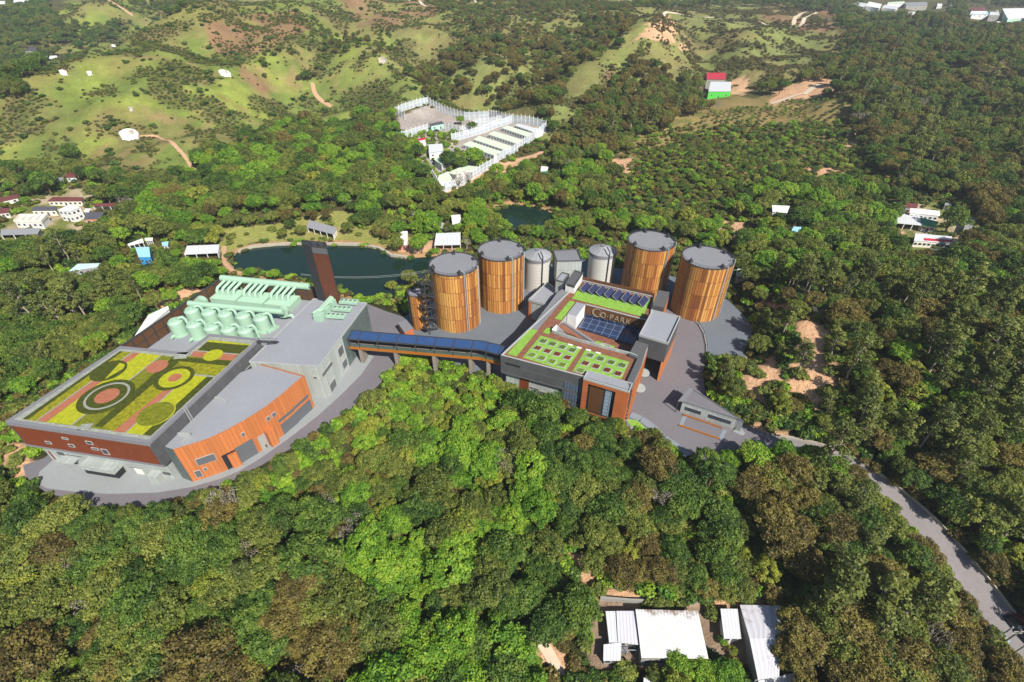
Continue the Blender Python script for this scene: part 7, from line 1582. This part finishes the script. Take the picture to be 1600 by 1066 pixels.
# single trees one can tell apart
SOLO = [((115, 250), 'dark', 1.5, 'big round dark tree standing alone on the lower grassy slope'), ((135, 283), 'dark', 1.2, 'round dark tree beside the red-roofed hill cottage'), ((82, 305), 'dark', 1.7, 'broad dark tree above the long brown-roofed barn'), ((200, 296), 'dark', 1.05, 'neat round dark tree on bare ground right of the hamlet'), ((225, 290), 'olive', .8, 'small olive tree beside the neat round dark tree'), ((155, 312), 'olive', 1.2, 'olive tree between the barn and the neat round tree'),
        ((203, 330), 'bare', 1.25, 'bare grey leafless tree at the end of the ruined barn'), ((659, 396), 'bright', 1.35, 'big round green tree on the bare shore between the two huts'), ((660, 280), 'dark', 1.3, 'dark tree at the front left of the kennel compound'), ((652, 250), 'dark', 1.35, 'tall dark tree inside the compound beside the red-roofed tower hut'), ((700, 262), 'dark', 1.5, 'dark tree in the middle of the kennel compound'), ((740, 262), 'bright', 1.8, 'bright green spreading tree in front of the kennel rows'), ((722, 268), 'dark', 1.2, 'dark tree touching the bright spreading tree'),
        ((718, 295), 'bare', 1.3, 'brown half-bare tree along the front compound fence'), ((735, 288), 'bare', 1.2, 'thin half-bare tree next to the brown one at the compound fence'), ((1475, 365), 'dark', 1.7, 'big dark tree in the middle of the right-hand farmyard'), ((1385, 350), 'dark', 1.4, 'round dark tree at the left end of the farm sheds'), ((888, 270), 'bare', 1.2, 'bare white tree above the small pond'), ((480, 128), 'dark', 1.25, 'dark clump tree on the saddle of the grassy hills'), ((395, 356), 'olive', .9, 'low olive tree on the lawn behind the large pond'), ((370, 356), 'olive', 1.0, 'olive tree at the lawn edge behind the pond shed'), ((620, 395), 'olive', 1.0, 'olive tree leaning over the bare pond shore'), ((560, 356), 'dark', 1.1, 'dark tree beside the white-columned pavilion'), ((1118, 175), 'bare', 1.1, 'bare pale tree below the green-fronted hall'), ((1320, 600), 'gum', 1.15, 'tall gum tree with pale trunk on the soil slope'), ((1240, 585), 'gum', .9, 'slim gum tree on the bare soil patch'), ((1290, 560), 'gum', .85, 'slim gum tree at the top of the bare soil patch'), ((720, 195), 'bright', .9, 'round green tree in the grey paved compound yard'), ((737, 205), 'dark', 1.0, 'dark green bush tree beside the compound yard fence'), ((45, 388), 'olive', .8, 'grey-green bush tree beside the country road'), ((40, 410), 'dark', 1.1, 'dark round tree below the country road'),
        ((1172, 730), 'bright', 1.05, 'bright green tree where the asphalt yard narrows into the road'), ((1212, 726), 'bright', 1.0, 'bright leafy tree hiding the tip of the asphalt yard'), ((1258, 730), 'bright', .95, 'bright leafy tree over the hidden start of the road'), ((1296, 744), 'bright', .9, 'green tree leaning over the first road bend'), ((1326, 758), 'brown', .8, 'brown tree at the lower side of the road bend'),
        ((1052, 1052), 'bright', .8, 'leafy bright tree against the lower edge of the largest white metal roof'), ((1092, 1056), 'bright', .75, 'bright tree below the turquoise crate'), ((1130, 1062), 'bright', .8, 'bright tree by the bottom edge between the long roofs'), ((1018, 1062), 'olive', .6, 'small olive tree by the white roof cut by the bottom edge'), ((1142, 1022), 'yellow', .4, 'small yellow-green bush tree in the garden plot beside the long ridge roof'), ((1128, 1006), 'bright', .3, 'tiny bright bush tree in the garden plot below the small gabled roof'), ((1236, 1000), 'brown', 1.2, 'large reddish brown tree overhanging the long ridge roof'), ((1226, 1045), 'brown', 1.0, 'reddish brown tree at the foot of the long ridge roof'),
        ((640, 448), 'olive', .95, 'olive tree on the near bank of the large pond beside the slim tank'), ((612, 458), 'yellow', .9, 'yellow-green tree on the near pond bank above the road'), ((430, 440), 'bright', .8, 'bright tree between the mesh screen and the large pond'), ((395, 436), 'bright', .8, 'bright tree at the near left corner of the large pond'), ((590, 352), 'dark', 1.15, 'dark spreading tree on the lawn right of the pavilion'), ((610, 358), 'olive', 1.2, 'broad olive tree beside the dark spreading lawn tree'), ((430, 352), 'olive', .9, 'olive tree left of the pavilion on the pond lawn'), ((452, 348), 'brown', .9, 'brownish tree near the pavilion on the pond lawn'), ((745, 376), 'bright', 1.0, 'bright tree behind the tank on the near bank of the small pond'), ((860, 366), 'olive', 1.0, 'olive tree on the near bank of the small pond')]
def plant(i, t, label, group):
    x, y, z, kind, pi_, s, rot = t; nm = {'gum': 'gum_tree', 'bare': 'bare_tree'}.get(kind, 'broadleaf_tree'); o = bpy.data.objects.new(nm, None); COL.objects.link(o); o.location = (x, y, z); o.rotation_euler = (0, 0, rot); q_ = random.Random(int(x * 97 + y * 31)); o.scale = (s * q_.uniform(.84, 1.2), s * q_.uniform(.84, 1.2), s * q_.uniform(.88, 1.15)); o.rotation_euler = (q_.uniform(-.13, .13), q_.uniform(-.13, .13), rot); o['label'] = label; o['category'] = 'tree'
    if group: o['group'] = group
    for n_, me in (('trunk', PROTO[pi_][1]), ('crown', PROTO[pi_][2])): c = bpy.data.objects.new(n_, me); COL.objects.link(c); c.parent = o
    return o
for (u, v), kind, s, lb in SOLO:
    g = G(u, v); TREES = [t for t in TREES if (t[0] - g[0]) ** 2 + (t[1] - g[1]) ** 2 > (3.2 * s) ** 2]; plant(0, (*g, kind, IDX[kind][0], s, random.random() * 6), lb, None)
# the nearest trees are objects of their own, the rest of the wood is one mass
arr = np.array([(t[0], t[1], t[2] + 5) for t in TREES]); u, v, d = proj(arr[:, 0], arr[:, 1], arr[:, 2]); size = np.array([HGT[t[3]] * t[5] for t in TREES]) / d
vis = (u > -20) & (u < 1620) & (v > 0) & (v < 1080); order = np.argsort(-(size * vis)); NEAR = set(order[:262].tolist())
LAND = [('the left end of the curved pavement', 60, 790), ('the pale forecourt of the big hall', 190, 810), ('the orange hall', 400, 740), ('the grey block corner', 540, 650), ('the footbridge piers', 690, 600), ('the orange entrance tower', 930, 690), ('the yard footpath', 1040, 720), ('the gatehouse', 1120, 720), ('the tip of the asphalt yard', 1240, 705), ('the road bend', 1340, 735), ('the straight stretch of road', 1450, 840), ('the utility poles', 1580, 1000), ('the long ridge roof', 1200, 990), ('the largest white metal roof', 1050, 930), ('the corner roof', 940, 1000), ('the pale dirt track', 855, 1020), ('the narrow dirt path', 130, 1030), ('the bare soil slope', 1270, 570), ('the curved railing', 1130, 560), ('the farmyard', 1450, 420), ('the front wall of the garden-roof building', 850, 640), ('the middle of the near wood', 600, 850), ('the bottom edge of the wood', 450, 1040), ('the brown stand of trees', 1350, 900), ('the left edge of the wood', 60, 920)]
WORD = {'bright': 'bright green', 'olive': 'olive green', 'dark': 'dark green', 'brown': 'reddish brown', 'yellow': 'yellow-green', 'gum': 'grey-green gum', 'bare': 'bare grey'}
seen_lab = {}
for i in sorted(NEAR, key=lambda k: -size[k]):
    t = TREES[i]; ds = [(math.hypot(u[i] - a, v[i] - b), n_, a, b) for n_, a, b in LAND]; dd, nm, a, b = min(ds); dx, dy = u[i] - a, v[i] - b
    side = ('left of' if dx < 0 else 'right of') if abs(dx) > abs(dy) * 1.2 else ('below' if dy > 0 else 'above'); dist = 'close' if dd < 45 else 'a little way' if dd < 110 else 'well away'
    sz = 'small' if t[5] < .65 else 'large' if t[5] > 1.08 else 'medium'
    form = 'tall slim' if t[3] == 'gum' else 'round-crowned'
    kindw = 'slim gum' if t[3] == 'gum' else WORD[t[3]]
    lb = '%s %s tree %s %s %s' % (sz, kindw, dist, side, nm); lb = lb.replace('close left', 'just left').replace('close right', 'just right').replace('close below', 'just below').replace('close above', 'just above')
    seen_lab.setdefault(lb, []).append(i)
ORD = ['first', 'second', 'third', 'fourth', 'fifth', 'sixth', 'seventh', 'eighth', 'ninth', 'tenth']
for lb, ids in seen_lab.items():
    ids.sort(key=lambda k: u[k])
    for n_, i in enumerate(ids):
        l2 = lb if len(ids) == 1 else '%s, %s from the left' % (lb, ORD[min(n_, 9)])
        if len(l2.split()) > 16: l2 = l2.replace('a little way ', '').replace('well away ', '')
        if len(l2.split()) > 16: l2 = l2.replace(' from the left', '')
        plant(i, TREES[i], l2, 'trees of the near woods')

def scatter(name, pts, kind='stuff'):
    """one mass of plants: points that carry a shape number, a turn and a size"""
    me = bpy.data.meshes.new(name); me.vertices.add(len(pts)); me.vertices.foreach_set('co', np.array([p[:3] for p in pts], np.float32).ravel())
    a = me.attributes.new('shape', 'INT', 'POINT'); a.data.foreach_set('value', np.array([p[3] for p in pts], np.int32))
    a = me.attributes.new('turn', 'FLOAT_VECTOR', 'POINT'); tv = np.zeros((len(pts), 3), np.float32); q_ = np.random.default_rng(len(pts)); tv[:, :2] = q_.uniform(-.13, .13, (len(pts), 2)); tv[:, 2] = [p[5] for p in pts]; a.data.foreach_set('vector', tv.ravel())
    a = me.attributes.new('size', 'FLOAT_VECTOR', 'POINT'); sv_ = (np.array([(p[4],) * 3 for p in pts]) * q_.uniform(.84, 1.2, (len(pts), 3))).astype(np.float32); a.data.foreach_set('vector', sv_.ravel())
    o = bpy.data.objects.new(name, me); COL.objects.link(o); o['kind'] = kind
    ng = bpy.data.node_groups.new(name, 'GeometryNodeTree'); ng.interface.new_socket('Geometry', in_out='INPUT', socket_type='NodeSocketGeometry'); ng.interface.new_socket('Geometry', in_out='OUTPUT', socket_type='NodeSocketGeometry')
    gi = ng.nodes.new('NodeGroupInput'); go = ng.nodes.new('NodeGroupOutput'); ip = ng.nodes.new('GeometryNodeInstanceOnPoints'); ci = ng.nodes.new('GeometryNodeCollectionInfo'); ci.inputs['Collection'].default_value = pcol; ci.inputs['Separate Children'].default_value = True; ci.inputs['Reset Children'].default_value = True
    ip.inputs['Pick Instance'].default_value = True
    for nm, ty, sock in (('shape', 'INT', 'Instance Index'), ('turn', 'FLOAT_VECTOR', 'Rotation'), ('size', 'FLOAT_VECTOR', 'Scale')):
        na = ng.nodes.new('GeometryNodeInputNamedAttribute'); na.data_type = ty; na.inputs[0].default_value = nm; ng.links.new(na.outputs[0], ip.inputs[sock])
    ng.links.new(gi.outputs[0], ip.inputs['Points']); ng.links.new(ci.outputs[0], ip.inputs['Instance']); ng.links.new(ip.outputs[0], go.inputs[0])
    md = o.modifiers.new('scatter', 'NODES'); md.node_group = ng; return o
scatter('woodland', [(t[0], t[1], t[2], t[4], t[5], t[6]) for i, t in enumerate(TREES) if i not in NEAR])
# undergrowth of the woods, scrub on the hills
UG = []
for pond, z0_ in ((POND1, -5.6), (POND2, -3.6)):
    pg = np.random.default_rng(int(-z0_ * 10)); n = len(pond)
    for k in range(n):
        a, b = np.array(pond[k]), np.array(pond[(k + 1) % n])
        for j in range(int(np.hypot(*(b - a)) / 2.0)):
            q = a + (b - a) * pg.random() + pg.normal(size=2) * 1.1
            if pg.random() < (.35 if q[1] > 232 and z0_ < -5 else .9): UG.append((q[0], q[1], max(ground(*q)[0], z0_ - .6), IDX[['shrub', 'limeshrub', 'bush', 'scrub'][pg.integers(4)]][0], .5 + 1.1 * pg.random(), pg.random() * 6))
for (y0, y1, cell, sd, m) in ((-5, 170, 2.3, 21, 1), (170, 430, 4.2, 22, 1), (300, 620, 2.9, 23, 2), (620, 1150, 4.4, 24, 2)):
    x, y, r = candidates(y0, y1, cell, sd); z = ground(x, y); u_, v_, d_ = proj(x, y, z); ok = (d_ > 8) & (u_ > -420) & (u_ < 1900) & (v_ > -30) & (v_ < 1180); x, y, z, u_, v_ = x[ok], y[ok], z[ok], u_[ok], v_[ok]
    bl = blocked(x, y, -.6); wu = u_ + (fbm(x / 14, y / 14, 3, 31) - .5) * 26; wv = v_ + (fbm(x / 14, y / 14, 3, 77) - .5) * 16; hz = inside(HILLS, wu, wv); soil = anyin(SOIL + LAWN, wu, wv)
    cl = fbm(x / 22, y / 22, 5, 91); rr = r.random(len(x)); sc1 = r.random(len(x)); ro = r.random(len(x)) * 6.28
    for i in range(len(x)):
        if bl[i]: continue
        if m == 1:
            if hz[i] or rr[i] > (.2 if soil[i] else .9): continue
            k = ['shrub', 'bush', 'dryshrub', 'limeshrub'][min(3, int(rr[i] / .9 * 4))]; near_g = v_[i] < 720 and 560 < u_[i] < 800
            if near_g: k = ['limeshrub', 'yshrub', 'shrub', 'limeshrub'][int(sc1[i] * 4)]
            UG.append((x[i], y[i], z[i], IDX[k][0], .8 + 1.3 * sc1[i], ro[i]))
        else:
            if not hz[i]: continue
            p = np.clip((cl[i] - .44) * 8.0, 0.035, .97)
            if rr[i] > p: continue
            k = 'bush' if sc1[i] > .93 else 'shrub' if sc1[i] > .7 else 'scrub' if sc1[i] > .22 else 'dryshrub'
            if u_[i] > 760 and sc1[i] > .45: k = 'dryshrub' if sc1[i] > .8 else 'scrub'
            UG.append((x[i], y[i], z[i] - .1, IDX[k][0], (.55 + 1.3 * rr[i] / p * (.3 + sc1[i] ** 3)) * (1 if y[i] < 620 else 1.3), ro[i]))
scatter('undergrowth', UG)
# ------------------------------------------------------------------ haze
hb = MB().prism([(-4000, -190), (4000, -190), (4000, 3090), (-4000, 3090)], -42, 134, bottom=True); mh = bpy.data.materials.new('haze_air'); mh.use_nodes = True; hn = mh.node_tree; hn.nodes.remove(hn.nodes['Principled BSDF'])
pv = hn.nodes.new('ShaderNodeVolumePrincipled'); pv.inputs['Color'].default_value = (.80, .88, .97, 1); pv.inputs['Density'].default_value = 0.00015; pv.inputs['Anisotropy'].default_value = 0.2; hn.links.new(pv.outputs[0], hn.nodes['Material Output'].inputs['Volume'])
hz_o = hb.build('haze', mh, kind='stuff')
print('trees', len(TREES), 'near', len(NEAR), 'undergrowth', len(UG))
for o in bpy.data.objects:
    if '_w' in o.keys(): del o['_w']
